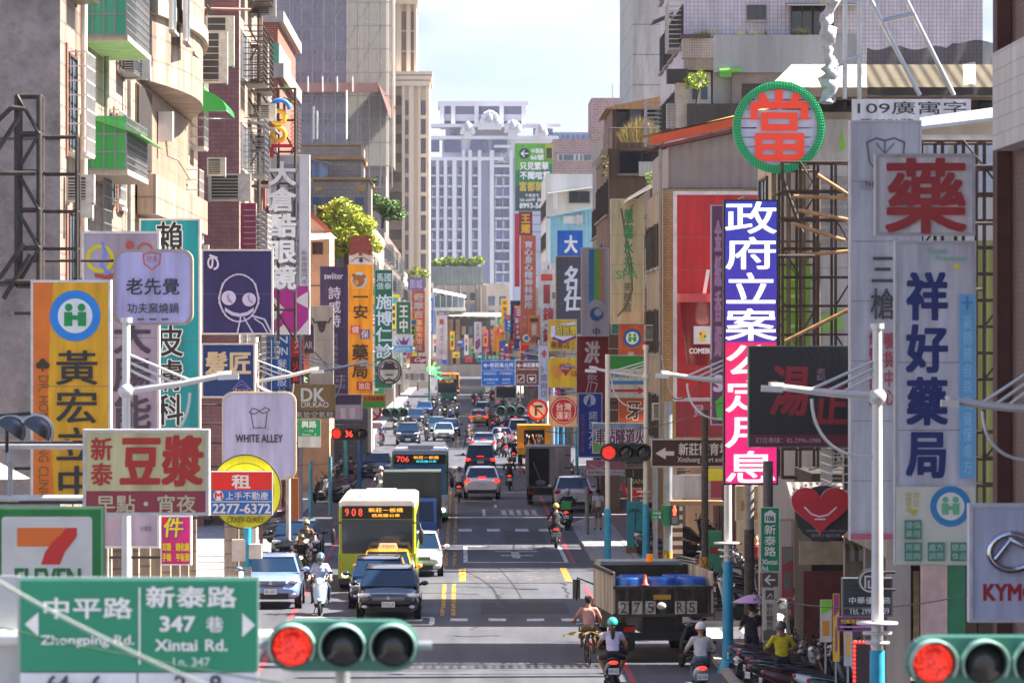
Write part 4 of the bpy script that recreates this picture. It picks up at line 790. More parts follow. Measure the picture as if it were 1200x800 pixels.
MB().bar(P(318,171,160.2),P(343,171,160.2),.14,.12,M('c22a3c',.4)).bar(P(318.5,173,160.2),P(318.5,185,160.2),.14,.12,M('c22a3c',.4)).build('red_letter',t)
S('shop_sign','cream rectangular breakfast sign with large red characters over a dark red strip',(97,503,245,604),80,'d9cfa0',('r',99,575,243,602,'94424a'),('v','新泰',107,511,131,570,'b3382f',.02),('t','豆漿',139,511,238,568,'b3382f',.03,.05),('t','早點・宵夜',112,580,230,600,'d6c9a6',.015),th=.4,frame='d8d2c8',fw=.06)
S('shop_sign','white rounded tea shop sign with a drawn cup',(260,459,347,562),121,'cdccec',('l',[(294,484),(297,501),(311,501),(313,484)],1.1,'55525f'),('l',[(292,483),(296,478),(302,480),(307,484),(313,483),(316,480),(311,477),(305,481),(298,485),(292,483)],1.1,'55525f'),('l',[(292,503),(304,500),(316,503)],.6,'8885a0'),('t','WHITE ALLEY',276,509,331,518,'3a3842',.02),rnd=12,th=.3,frame='e9e6ee',side='d9cbbd')  # white face coloured lavender for the blue shade falling on it
S('shop_sign','round yellow sign with ring border behind the rental banner',(245,532,330,620),116,'d3cf2a',('o',287.5,576,33,34,'8f8b28'),('t','CRAZY CURRY',266,606,309,612,'77742a',.02),circ=True,th=.3,frame='4a4a44',fw=.03)
art_items=[('r',247.5,553,318.5,574,'d0342c'),('r',247.5,574,318.5,602.5,'2c72b8'),('t','租',271,556,294,572,W_,.03),('t','上手不動產',264,576,315,585,W_,.01),('c',256,580.5,6,'f0ece8'),('t','M',252,577,260,584,'d0342c',.05),('r',248,587,318,588,W_),('t','2277-6372',249.5,590,317,601,W_,.03)]
t=thing('rental_banner','red and blue rental banner with a phone number on the round yellow sign','banner',(XX(283,115.6),115.6,ZZ(603,115.6)))
b=MB();b.box(XX(246.5,115.8),XX(319.5,115.8),115.8,115.95,ZZ(603.5,115.8),ZZ(552,115.8),M('e9e7e2',.5));b.build('panel',t);art(t,art_items,115.8)
S('convenience_store_sign','green and white convenience store sign with big orange and red seven',(-20,594,121,690),62,'1f7a3c',('p',rrect(2,605,108,720,4),'dcd9d0'),('p',[(20,618),(78,618),(70,628),(60,640),(20,640)],'e0762c'),('p',[(78,618),(90,618),(90,628),(84,636),(76,646),(70,661),(48,661),(53,646),(62,634),(72,625)],'c8332e'),('t','ELEVEN',18,666,94,690,'1f6b36',.03),th=.3,frame='2a8a44',side='7fc27f',fw=.03)
S('shop_sign','pink vertical phone accessory sign bordered with bulbs and yellow characters',(188,604,224,662),109,'d5368c',('t','件',190,606,215,629,'4a3a8f',.06,.1),('t','件',190,606,215,629,'f0d23a',.02,.1),('c',192,610,4,'c8332e'),('t','耳機 鋼化膜',190,636,222,645,'e8d23a',.03),('t','手機 平板套',190,648,222,657,'e8d23a',.03),th=.5,frame='f2efe8',fw=.03)
S('shop_sign','brown rectangular shoe shop sign with large white initials',(341,450,393,490),186,'8a6f45',('t','DK',353,455,380,470,'ece4d4',.03),('t','DR.KAO',353,471,385,477,'ece4d4',.02),('r',342,481,392,489.5,'5a4632'),('t','氣墊空氣鞋',346,482,391,489,'e0d6c4'),th=.3,frame='9a8258',fw=.03)
S('shop_sign','narrow blue vertical sign with white letters beside the blue salon sign',(318,390,340,466),192,'1f5f9a',('t','IN',322,394,337,402,W_,.02),('t','UN',322,407,337,416,W_,.02),('v','髮型設計',325,420,336,464,W_,.01),th=.4,frame='5f8fb8',fw=.03)
S('shop_sign','slate blue narrow vertical sign wedged behind the lamp arms',(300,398,318,462),176,'3f4f70',('v','美髮沙龍',303,402,313,458,'c9cede'),th=.3,frame='6a7690',fw=.03)
S('shop_sign','red and black narrow vertical sign under the optician sign',(340,393,356,460),205,'a83a3a',('r',341,418,355,459,'3a2a30'),('v','皇人一',345,395,352,416,W_,.01),('v','火鍋',343,422,353,448,'c8453a',.02),th=.3,frame='7a4a4a',fw=.03)
S('shop_sign','small charcoal sign with white capitals above the bull head sign',(355,380,368,414),216,'4a4a52',('t','AR',357,400,366,408,'cfcfd4',.03),th=.3,frame='77777f',fw=.03)
S('shop_sign','pale grey vertical sign with a black bull head',(363,358,391,452),226,'bab3ac',('l',[(366,373),(369,378),(373,377),(380,377),(385,378),(388,372)],1.8,'3f3a3a'),('p',[(371,376),(383,376),(380,388),(377,390),(374,388)],'3f3a3a'),('l',[(368,412),(376,420),(384,430),(390,436)],1.2,'55504f'),('c',375,434,2,'8f4a44'),th=.3,frame='d6d0c8',fw=.04)
S('shop_sign','dark violet vertical clothing shop sign with pale characters',(375,312,408,462),231,'453458',('t','swiiter',380,320,402,327,'d8d2e0',.02),('v','詩威特',385,335,399,384,'d6cfe0',.015),('v','流行時尚女裝',390,390,396,432,'9f94ac'),('r',393,440,405,441,'b5acc0'),('t','新北市',393,443,405,448,'b5acc0'),('t','新莊店',393,450,405,455,'b5acc0'),th=.3,frame='6a5a78',fw=.03)
S('pharmacy_sign','orange vertical pharmacy sign with a brown bear head in a circle',(407,310,437,462),250,'f5a312',('c',421,328,9.5,'b8cfd8'),('c',420,329,7,'8f5f34'),('c',415,323,2.6,'8f5f34'),('c',426,324,2.6,'8f5f34'),('c',417,331,3.2,'c39a68'),('c',416,330,.9,'2a2020'),('v','一安',414,339,431,374,'3a3228',.02),('r',411,381,422,391,'c94a3c'),('r',422,386,433,397,'3a62a8'),('t','健',412,382,421,390,W_,.01),('t','保',423,387,432,396,W_,.01),('v','藥局',413,402,431,444,'3a3228',.02),('r',418,447,436,457,'b03a38'),('t','始店',420,448,434,456,W_,.01),th=.35,frame='d9a548',fw=.03)
t=thing('channel_lettering','dark red pharmacy character standing on top of the orange sign','lettering',(XX(422,250),250,ZZ(310,250)))
b=MB();put(b,'藥',408,276,437,299,250,.1,M('8f3a34',.5),.03);b.build('lettering',t)
b=MB();b.box(XX(409,250),XX(437,250),250.02,250.1,ZZ(311,250),ZZ(296,250),M('d8d4d4',.5));b.build('panel',t);art(t,[('l',[(412,306),(418,302),(426,302),(433,306)],1,'333038'),('c',423,305,2.5,'333038')],250.02)
S('clinic_sign','dark green vertical clinic sign with white brush characters',(439,316,460,455),330,'1f6a45',('t','馬國',441,320,459,330,'e6ecE6'.lower(),.01),('t','偕泰',441,331,459,339,'e6ece6',.01),('v','施博仁診所',441,344,459,440,'eef2ee',.02),th=.35,frame='cfd6cf',fw=.03)
S('shop_sign','round brown cafe sign with a bowler hat portrait',(441,419,471,451),312,'d9d2c6',('o',456,435,10.8,12.4,'6b4a34'),('c',456,436,7,'cbbba8'),('p',[(448,432),(464,431),(461,425),(451,425)],'352c2a'),('r',446,431,466,433,'352c2a'),('l',[(452,439),(460,439)],1.6,'352c2a'),('l',[(450,447),(456,444),(462,447)],2,'352c2a'),circ=True,th=.35,frame='5f4432',fw=.12)
S('shop_sign','small green sign with two white characters in the far sunny row',(464,353,482,392),432,'2a6b4a',('v','王中',468,356,478,390,'eef0ea',.02),th=.4,frame='c9cfc6',fw=.06)
S('shop_sign','white and sky blue sign with a purple lotus mark',(460,392,484,413),400,'d9dde6',('r',460.5,405,483.5,412.5,'3f9fd0'),('p',[(470,404),(466,396),(471,400),(473,394),(475,400),(480,395),(477,404)],'6b3a7a'),('p',[(464,398),(469,404),(465,403)],'3a7ab0'),('t','婦幼診所',463,406.5,481,411.5,W_),th=.4,frame='c6cad2',fw=.05)
S('shop_sign','orange vertical leisure club sign with white characters',(483,340,498,413),640,'e0663a',('v','奇摩吉',485,343,496,373,W_,.02),('v','運動休閒館',486,374,495,411,'f0e2d4',.01),th=.5,frame='d98a68',fw=.05)
S('shop_sign','purple and white square sign above the orange club sign',(478,325,497,340),645,'8a7ab0',('t','影城',480,327,495,338,'d9d2ec',.03),th=.5,frame='b5a9cc',fw=.06)
S('shop_sign','bright blue vertical sign with white brush characters',(497,349,508,391),850,'2f74c0',('v','諾貝爾',499,352,506,389,W_,.02),th=.5,frame='7fa8d4',fw=.06)
S('shop_sign','white sign with a red ring above the bright blue sign',(497,331,508,349),851,'d9d4d6',('o',502.5,340,2.2,4.2,'c03a44'),th=.5,frame='c9c4c8',fw=.06)
S('shop_sign','pale grey vertical sign with a red seal mark in the far sunny row',(511,369,524,420),900,'c4bcc4',('r',515,374,520,380,'8f3a48'),('v','浮城小築',515,384,520,416,'6a606a'),th=.5,frame='d4ccd2',fw=.06)
S('shop_sign','dark red and white cafe sign with italic script',(480,417,500,434),440,'8f3440',('r',481,426,499,433.5,'d8d2cc'),('t','Cup',484,419,497,425,W_,.02,.3),th=.4,frame='b5a8a2',fw=.05)
S('shop_sign','white horizontal sign with grey characters below the cafe sign',(470,434,502,448),436,'d9d6d2',('t','美髮沙龍',474,437,498,445,'77726f',.02),th=.4,frame='c9c6c0',fw=.05)
S('shop_sign','slim white and teal vertical sign behind the bowler hat sign',(462,405,472,450),436,'cfd6d2',('v','牙醫診所',464,408,470,446,'3a7a6a'),th=.4,frame='bfc6c2',fw=.05)
S('shop_sign','grey violet shop sign with white shapes under the dark violet sign',(392,462,424,492),206,'574a63',('r',393,474,423,491.5,'c9c6cc'),('r',399,478,405,490,'eceaf0'),('r',410,478,416,490,'eceaf0'),th=.3,frame='8a8290',fw=.03)
S('shop_sign','orange and green snack sign behind the no turning sign',(424,462,452,478),232,'d9952e',('r',424.6,470,451.4,477.4,'4f9a4a'),('t','古早味排骨',426,464,450,469.5,'8f2f24',.02),th=.3,frame='c9a86a',fw=.03)
S('shop_sign','orange wall panel leaning behind the scooters by the bus',(334,560,350,622),170,'b5703a',frame=None,side='8a552c',th=.2,xf=8.6)
# ---------------- shaded side, near to far
t=S('pharmacy_sign','white square sign with one huge dark red pharmacy character',(1026,180,1143,276),75,'cfccd0',th=.35,frame='a9a6aa',fw=.05)
b=MB();put(b,'藥',1034,186,1136,272,75,.06,M('9c2b2f',.5,0,.12,2),.018);b.build('lettering',t)
S('pharmacy_sign','tall white pharmacy sign with navy characters, pale blue column and green squares',(1049,282,1144,662),77,'b9bcc6',('v','祥好藥局',1064,316,1109,562,'1f2c62',.03),('t','Good',1088,290,1109,297,'7fb59a',.02),('t','Pharmacy',1096,299,1134,307,'8fb8ac',.02),('c',1121,312,4,'cfc870'),('r',1124,345,1143,560,'6fa8cc'),('r',1132,347,1135,363,'4f88b8'),('r',1127,353,1140,356,'4f88b8'),('v','藥師親自執業健保處方',1129,368,1139,556,'a5c8de'),('r',1050,570,1143,661,'c3c6bd'),*nhi(1114,593,24,'d9dcd8','3f7fae','6fae8a'),('v','服務項目',1061,576,1068,600,'b0a23a'),('v','項目',1070,576,1077,594,'b0a23a'),('p',[(1064,597),(1076,597),(1070,604)],'b0a23a'),*[x for cx,cy,s1,s2 in((1070,620,'健保','藥局'),(1070,646,'用藥','諮詢'),(1097,646,'處方','調劑'),(1124,646,'健康','食品'))for x in(('r',cx-10,cy-11,cx+10,cy+11,'4f7d70'),('t',s1,cx-9,cy-9,cx+9,cy-1,'9fc0b4',.01),('t',s2,cx-9,cy+1,cx+9,cy+9,'9fc0b4',.01))],th=.35,frame='a6a8ae',fw=.04)
S('shop_sign','tall pale grey delicatessen sign with a shield outline and thin dark characters',(996,141,1080,633),87,'a9a7ac',('l',[(1016,167),(1027,162),(1037,165),(1048,162),(1060,167),(1058,185),(1050,203),(1030,203),(1019,190),(1016,167)],2.2,'5f5d64'),('l',[(1037,180),(1037,165)],1.6,'5f5d64'),('l',[(1037,180),(1027,168)],1.4,'5f5d64'),('l',[(1037,180),(1048,168)],1.4,'5f5d64'),('r',1010,211,1040,221,'8a888e'),('t','THREE',1013,213,1037,219,'4a484e',.02),('v','三槍',1021,295,1048,376,'3f3d42',.008),('v','烤鴨手扒雞',1019,388,1026,476,'8f3a48',.02),('v','鴨貨中心',1036,388,1048,476,'94404c',.015),('r',997,625,1079,632,'a05a6c'),th=.4,frame='b9b7bb',fw=.03)
def led():
 d=108.4;t=thing('led_sign','tall lit LED sign, blue above and pink below, with white characters','LED sign',(XX(880,d),d,ZZ(568,d)))
 b=MB();b.box(XX(848,d),XX(912,d),d,d+.45,ZZ(568,d),ZZ(234,d),M('20202a',.5));b.build('cabinet',t)
 m=bpy.data.materials.new('led_screen');m.use_nodes=True;n=m.node_tree;bs=n.nodes['Principled BSDF']
 g=n.nodes.new('ShaderNodeNewGeometry');s=n.nodes.new('ShaderNodeSeparateXYZ');n.links.new(g.outputs['Position'],s.inputs[0])
 mr=n.nodes.new('ShaderNodeMapRange');mr.inputs['From Min'].default_value=ZZ(566,d);mr.inputs['From Max'].default_value=ZZ(236,d);n.links.new(s.outputs[2],mr.inputs[0])
 r=n.nodes.new('ShaderNodeValToRGB');e=r.color_ramp.elements;e[0].color=lin('e6187c');e[0].position=0;e[1].color=lin('2630a8');e[1].position=1
 for p,c in((.27,'ee1c70'),(.497,'e8185c'),(.503,'4a2a9c'),(.7,'3a2aa4')):x=e.new(p);x.color=lin(c)
 n.links.new(mr.outputs[0],r.inputs[0])
 ch=n.nodes.new('ShaderNodeTexNoise');ch.inputs['Scale'].default_value=9;n.links.new(g.outputs['Position'],ch.inputs['Vector']);mr2=n.nodes.new('ShaderNodeMapRange');mr2.inputs['To Min'].default_value=.7*EM;mr2.inputs['To Max'].default_value=1.15*EM;n.links.new(ch.outputs[0],mr2.inputs[0])
 n.links.new(r.outputs[0],bs.inputs['Emission Color']);n.links.new(mr2.outputs[0],bs.inputs['Emission Strength']);bs.inputs['Base Color'].default_value=(.02,.02,.02,1)
 b=MB();b.quad((XX(850,d),d-.01,ZZ(566,d)),(XX(910,d),d-.01,ZZ(566,d)),(XX(910,d),d-.01,ZZ(236,d)),(XX(850,d),d-.01,ZZ(236,d)),m);b.build('screen',t)
 b=MB();put(b,'政府立案公定月息',851,234,909,568,d,.02,M('f6f0f4',.5,0,0,1,.95),.014,0,True);b.build('lettering',t)
 for z in(ZZ(300,d),ZZ(500,d)):MB().tube([(XX(911,d),d+.2,z),(8.5,d+.2,z)],.05,STEEL,6).build('bracket',t)
led()
def pawn():
 d=112;t=thing('ring_sign','round green ring sign with white slats and a huge red character','sign',(XX(913,d),d,ZZ(202,d)))
 c=P(913,149,d);k=d/F
 b=MB();b.lathe([(45*k,-.05),(54*k,-.05),(54*k,.25),(45*k,.25),(45*k,-.05)],c,M('1f9a5f',.5,0,.1,3),48,'y',False,1,1,False);b.build('ring',t)
 b=MB()
 for r in(46.2,48.2,50.2,52.4):
  for i in range(int(r*1.9)):a=6.28318*i/int(r*1.9);b.ell((c.x+r*k*math.cos(a),d-.06,c.z+r*k*math.sin(a)),(.017,.02,.017),M('3fd08a',.3,0,0),5,3)
 b.build('bulbs',t)
 b=MB()
 for i in range(8):
  z0=-44+i*11;z1=z0+9.2;hw=lambda z:math.sqrt(max(0,45.5**2-z*z))
  w0,w1=hw(z0),hw(z1);b.prism([(c.x-w0*k,c.z+z0*k),(c.x+w0*k,c.z+z0*k),(c.x+w1*k,c.z+z1*k),(c.x-w1*k,c.z+z1*k)],d+.06,d+.1,M('c6c8dc',.5))
 b.build('slats',t)
 b=MB();put(b,'當',874,106,952,190,d,.0,M('e04028',.5,0,0,1,.25),.014);b.build('lettering',t)
 b=MB();b.tube([(c.x+1.1,d+.3,c.z),(8.9,d+.3,c.z-.5)],.05,STEEL,6);b.tube([(c.x,d+.3,c.z-1),(c.x+.6,d+.3,c.z-2.6)],.05,STEEL,6);b.build('bracket',t)
pawn()
S('restaurant_sign','black square hot pot sign with red characters and maroon strip',(877,405,996,524),101,'221f23',('r',879,509,995,523,'5f2030'),('t','湯',900,428,948,486,'84222c',.02,.1),('t','正',950,450,994,498,'84222c',.02,.1),('v','忠記',957,431,967,446,'9a8088',.01),('t','訂位專線：02-2996-5986',886,512,962,519,'b09aa0',.005),*[('l',[(940+i*9,408),(946+i*9,420),(940+i*9,434)],.5,'45404a')for i in range(6)],th=.4,frame='2f6a50',side='4a6f5a',fw=.025)
def heart():
 d=98;t=thing('shop_sign','red heart shaped sign with a white smile over a black disc','sign',(XX(961,d),d,ZZ(632,d)))
 pts=[]
 for i in range(48):
  a=6.28318*i/48;x=16*math.sin(a)**3;y=13*math.cos(a)-5*math.cos(2*a)-2*math.cos(3*a)-math.cos(4*a);pts.append((XX(961+x*2.15,d),ZZ(594-y*1.95,d)))
 b=MB();b.prism([(XX(966+34*math.cos(a*.2),d),ZZ(602+33*math.sin(a*.2),d))for a in range(31)],d+.06,d+.3,M('2a2628',.5,0,.1,3));b.build('disc',t)
 b=MB();b.prism(pts,d-.1,d+.05,M('c4202c',.4,0,.14,2),'y',M('d8d0cc',.5));b.build('heart_panel',t)
 it=[('l',[(945,596),(951,602),(960,605),(970,603),(978,596)],1.8,'e6d6d6'),('l',[(943,594),(947,598)],1.8,'e6d6d6'),('l',[(976,598),(980,594)],1.8,'e6d6d6'),('l',[(955,608),(967,608)],1.6,'e6d6d6')]
 art(t,it,d-.11);art(t,[('t','預約專線 02-8992-4201',945,620,990,623,'9a9298'),('t','微笑牙醫診所',950,625,985,629,'9a9298')],d+.055)
 b=MB()
 for i in range(14):a=R(20+140*i/13);b.ell((XX(961+36*math.cos(a),d),d+.1,ZZ(590-24*math.sin(a),d)),(.035,.035,.035),M('d8d2c8',.4),6,4)
 b.build('bulbs',t);MB().tube([(XX(985,d),d+.2,ZZ(590,d)),(8.9,d+.2,ZZ(590,d))],.04,STEEL,6).build('bracket',t)
heart()
S('dealer_sign','white scooter dealer sign with silver oval badge and dark red capitals',(1136,590,1216,729),63,'bfc0d2',('t','KYMCO',1153,684,1232,703,'9c2830',.04),th=.3,frame='d2d0d6',fw=.05)
t=thing('oval_badge','chrome oval badge ring mounted on the white dealer sign','emblem',P(1186,647,62.9));b=MB()
b.tube([(XX(1186+26*math.cos(a*.2618),62.9),62.93,ZZ(647+21*math.sin(a*.2618),62.9))for a in range(25)],.05,M('d2d4d8',.15,1,0),8);b.build('ring',t);b=MB();b.tube([P(1166,655,62.93),P(1184,632,62.93),P(1200,640,62.93)],.045,M('d2d4d8',.15,1,0),8);b.build('stroke',t)
S('shop_sign','charcoal slatted sign with white characters and phone number by the white lamp post',(987,677,1046,722),93,'35393c',*[('r',988,679+i*6,1045,679.8+i*6,'24272a')for i in range(7)],('t','中華優事務',994,699,1044,707,'cfcfcf',.01),('t','TEL 2992-3339',995,712,1042,719,'cfcfcf',.01),th=.3,frame='5a6064',fw=.03)
S('shop_sign','round outlined logo sign standing above the charcoal slatted sign',(1006,666,1034,695),92.6,'33373a',('o',1020,680.5,11.3,13.2,'b9b7b4'),('l',[(1014,688),(1014,675),(1026,675),(1026,688),(1018,688),(1018,680)],2,'b9b7b4'),circ=True,frame=None,th=.12)
S('shop_sign','purple strip sign with yellow characters under the charcoal sign',(981,722,1040,739),94,'6f3468',('t','把癮美飲料站',985,725,1020,730,'c9a93a',.02),('r',984,733,1036,735,'b58fae'),th=.2,frame='8f5a88',fw=.02)
S('shop_sign','tan faded sign with rust red characters under the LED sign',(862,569,921,610),124,'b0a487',('t','國民',868,586,888,598,'9c5a3c',.01),('t','特',877,599,888,608,'9c5a3c',.01),('t','卡',910,588,920,600,'9c5a3c',.01),th=.3,frame='c2b9a2',fw=.03)
t=S('road_direction_sign','brown direction sign with a white arrow and bilingual text',(763,514,853,547),139,'4a2c26',('p',[(768,531),(780,524),(780,528.5),(790,528.5),(790,533.5),(780,533.5),(780,538)],'e0dcd6'),('t','新莊體育場',795,519,855,533,'e0dcd6',.02),('t','Xinzhuang Sport and Rec',794,535,858,543,'e0dcd6',.01),th=.06,frame='d6d2cc',fw=.035,br=False)
S('billboard','huge flat red billboard with white border on the sheet metal attic house',(789,224,918,470),158.9,'a3282c',('r',839,250,919,470,'b7b0ae'),th=.12,frame='cfcacb',fw=.13,br=False)
def cup():
 d=157.6;t=thing('cup_model','giant red drink cup with white straw mounted on the red billboard','cup',P(822,428,d));k=d/F
 b=MB();c=P(822,428,d);b.lathe([(17*k,0),(26*k,76*k),(28*k,76*k),(28*k,83*k)],c,M('7a141c',.25,0,.05,2),28,sy=.55).lathe([(28.6*k,74*k),(28.6*k,84*k)],c,M('c2474c',.35),28,sy=.55);b.build('cup_body',t)  # darker body and paler rim put the cup's shading into its colour
 b=MB();b.bar(P(825,346,d),P(830,316,d),.12,.12,M('e6e2de',.4));b.build('straw',t)
 cy=d-24*k*.55-.06
 b=MB();b.box(XX(813,cy),XX(833,cy),cy-.02,cy+.06,ZZ(403,cy),ZZ(382,cy),M('ddd6d4',.4));b.build('badge',t)
 art(t,[('p',[(819,388),(828,388),(826,400),(821,400)],'e0c04a'),('c',821,391,1.6,'c8402e'),('c',826,394,1.6,'3f8a4a'),('t','COMEBUY',808,408,839,414,'e6dcda',.04)],cy-.02)
cup()
S('shop_sign','dark plum vertical sign with a mustard edge in front of the red billboard',(833,240,849,498),150,'5a3a58',('v','金紙香燭',838,256,845,420,'9a7a98',.02),('p',[(838,470),(847,462),(847,494),(840,490)],'4f9a4a'),('t','S',837,440,846,458,'c9b8d0',.06),th=.3,frame='a39ca6',fw=.04,br=True)
S('shop_sign','dark red sign with one pale character under the red billboard',(792,470,850,512),158.7,'7f2a32',('t','貝',812,474,826,488,'b59aa0',.02),th=.12,frame=None,side='5a2228',br=False)
S('shop_sign','cream vertical beauty spa sign with curling grass strokes and green characters',(715,233,755,379),176.6,'c6bd9c',('l',[(728,245),(733,275),(740,310),(741,340),(733,360),(724,370)],2.2,'6a6a55'),('l',[(741,240),(734,270),(733,290),(739,325)],1.6,'77775c'),('c',735,272,4.5,'8f8a70'),('c',735,272,3.2,'cbbf9c'),('v','蕙馨水光',731,244,742,318,'3f8a5a',.012),('t','SPA',722,317,748,327,'5fa070',.01),('v','美顏館',731,330,740,366,'6f6d5c',.008),th=.3,frame='d8d0b8',fw=.04)
S('shop_sign','small teal and pale blue scenic panel below the cream spa sign',(716,379,755,392),176.6,'2f7f6a',('p',[(724,380),(754,380),(754,389),(744,391),(736,386)],'9aa4cc'),th=.3,frame='a3b0a8',fw=.03)
S('pharmacy_sign','rust orange square sign with round blue and green health emblem',(725,380,757,417),176,'b55a34',*nhi(741,396,11,ring='2f5a98',fig='3f9a4a'),('t','藥',735,412,744,417,'e0d0c0'),th=.3,frame='a8684a',fw=.03)
S('convenience_store_sign','green, white and blue striped convenience store sign with a red arrow',(713,416,758,466),175,'d3d6d0',('r',714,417,757,432,'2a8a3a'),('t','FamilyMart',717,436,755,443,'3f7fb8',.03),('r',714,446,757,450,'4a86ba'),('r',716,456,748,459,'b03038'),('p',[(748,453),(756,457.5),(748,462)],'b03038'),th=.35,frame='b9bcb8',fw=.03)
S('dental_sign','rust orange sign with one black brush character below the striped store sign',(725,466,758,496),176.2,'ad5534',('t','牙',734,470,752,491,'e6d8cc',.06),('t','牙',734,470,752,491,'3a2420',.02),th=.3,frame='b5724e',fw=.03)
S('shop_sign','dark red vertical sign with white brush characters and a drawn cup',(676,394,713,496),204.6,'8a2630',('t','洪',684,400,702,425,'e6dedc',.03,.1),('v','茶飲',688,430,700,446,'c9aab0',.02),('l',[(690,447),(687,460),(696,463),(700,449),(690,447)],1.1,'e0d2d0'),('l',[(693,448),(691,461)],.7,'e0d2d0'),th=.35,frame='a04a50',fw=.03)
S('shop_sign','white vertical telecom sign with blue, green and tan stripes',(681,290,714,394),204,'b9b4b6',('r',690,292,696,355,'2f78a8'),('r',696,292,702,355,'6fa84a'),('r',702,292,708,355,'b59068'),('c',699,361,10,'b9b4b6'),('c',699,368,8,'2f5f94'),('c',701,366,4.5,'b9b4b6'),('t','中',694,384,704,393,'4a484c',.02),th=.35,frame='cfcacb',fw=.04)
S('shop_sign','dark grey vertical sign with white calligraphy and mustard edge',(651,300,682,392),332,'45414a',('t','名',660,312,678,340,'dcd8d8',.025,.1),('t','仕',660,340,680,364,'dcd8d8',.025,.1),th=.5,frame='c29a3a',fw=.05)
S('shop_sign','blue square sign with one white calligraphy character',(653,270,683,300),333,'1f5fae',('t','大',661,276,677,296,'e2e6ec',.03),th=.4,frame='2f6fb8',fw=.05)
for i,(c,y0)in enumerate(zip('大倉鐘錶',(308,332,357,382))):
 S('letter_box_sign',['white box with a red character, topmost of a column of four','white box with a red character, second in its column of four','white box with a red character, third in its column of four','white box with a red character, lowest in its column of four'][i],(633,y0,651,y0+22.5),392,'d3d0d2',('t',c,636,y0+3,649,y0+19,'b02c34',.02),th=.4,frame='bcb8ba',fw=.05,group='letter boxes in a column')
S('clinic_sign','tall salmon clinic sign with pale blue characters',(610,276,628,402),472,'b3604a',('v','育心身心精神科診所',615,282,624,362,'b9cbdc',.03),('v','內科',613,368,617,384,'d8b0a4'),('v','兒科',620,368,624,384,'d8b0a4'),('c',617,396,4.6,'d9dee0'),('c',617,396,2.6,'2f7fa0'),th=.5,frame='b87866',fw=.06)
S('shop_sign','maroon sign with gold characters above the salmon clinic sign',(608,248,624,276),480,'6f2434',('v','王耀',611,250,621,274,'c9a23a',.03),th=.5,frame='803a46',fw=.05)
S('shop_sign','long dark red banner column at the left of the maroon sign',(603,250,609,336),500,'9c2a38',th=.4,frame=None,side='7a2430')
S('lottery_sign','yellow scratch card sign with purple and black burst',(642,374,676,411),312,'c9a338',('p',[(646,382),(674,377),(676,392),(668,398),(652,400),(645,394)],'d9d2dc'),('p',[(648,394),(660,399),(675,393),(675,396),(660,402),(647,397)],'6a2a6a'),('t','刮刮樂',651,381,676,393,'2a2628',.06),('t','刮刮樂',651,381,676,393,'d8c03a',.015),('t','專賣店',645,400,668,408,'7a3a28',.01),th=.35,frame='c9bfa6',fw=.05)
S('lottery_sign','yellow sign with two overlapping red and gold hearts',(642,419,677,454),302,'d3b02a',('c',653,434,7,'c48a3a'),('p',[(646,436),(660,436),(654,446)],'c48a3a'),('c',660,430,4.5,'9c2a34'),('c',666,430,4.5,'9c2a34'),('p',[(656,431),(670,431),(663,441)],'9c2a34'),('t','公益',669,434,677,441,'9c4a2a',.02),th=.35,frame='cbb27a',fw=.05)
S('lottery_sign','cream square lottery sign with a dark red disc',(643,464,678,500),292,'c6b894',('c',660.5,481,16,'9c2a34'),('o',660.5,481,13.6,14.4,'d9c9c0'),('t','台灣',651,472,670,481,'e2d6d0',.015),('t','運彩',651,482,670,491,'e2d6d0',.015),th=.35,frame='b8a888',fw=.05)
S('shop_sign','royal blue vertical sign with a white sail emblem and white edge',(677,460,706,536),202,'22449a',('c',691,469,7.2,'d9dce6'),('p',[(687,474),(692,462),(692,474)],'22449a'),('l',[(686,475),(697,475)],1.2,'22449a'),('v','諾亞方舟',690,481,700,526,'c9d0e4',.02),('v','文理補習班',681,484,685,530,'b05a6a'),th=.35,frame='c6cad2',fw=.05)
S('tour_sign','wide scenic panel with mountains and purple edged characters',(694,495,758,531),176,'8aa0c4',('p',[(695,512),(705,503),(716,508),(728,500),(742,507),(757,502),(757,516),(695,516)],'4f6a9a'),('p',[(695,516),(757,514),(757,530),(695,530)],'6f9a5a'),('t','車站隧道火',698,502,756,520,'dcd6e0',.07),('t','車站隧道火',698,502,756,520,'5a3a5a',.02),th=.15,frame='c9c9c6',fw=.04)
S('shop_sign','dusty pink sign with a white smile curve and a phone number strip',(687,539,733,557),186,'a8707e',('l',[(692,544),(698,548),(704,549),(711,544)],1,'d9c4ca'),('r',687.5,550,732.5,556.6,'c9c6c8'),('t','預約電話(02)2279-6112',689,551.5,732,555.5,'55505a',.01),th=.3,frame='b58a94',fw=.03)
S('shop_sign','black sign with thin tan capitals beside the blue signal pole',(733,548,766,571),175.4,'2a2828',('t','MANDA',738,561,764,566.5,'b09a7a',.01),('l',[(742,550),(742,558)],.8,'8f8a86'),th=.25,frame='3f3c3c',fw=.03)
S('shop_sign','round red sign showing below the black capitals sign',(728,560,760,584),176.4,'a02a34',('o',744,572,9.6,10.6,'c99aa0'),('t','義大利麵',737,570,752,574,'d9b8bc',.01),circ=True,th=.2,frame='8a2a34',fw=.04)
S('shop_sign','grey white box sign beyond the yellow heart sign with a red flower',(631,405,643,470),330,'b9b6c0',('p',[(634,414),(638,409),(641,414),(638,420)],'b04a3a'),('v','3燒肉店',634,428,641,466,'66626a',.01),th=.4,frame='cbc8d0',fw=.04)
S('shop_sign','deep purple vertical sign with teal edge beyond the salmon sign',(598,352,610,421),600,'2f2550',('v','衣來館',601,366,608,400,'a99ac0',.02),th=.5,frame='2f7f80',fw=.1)
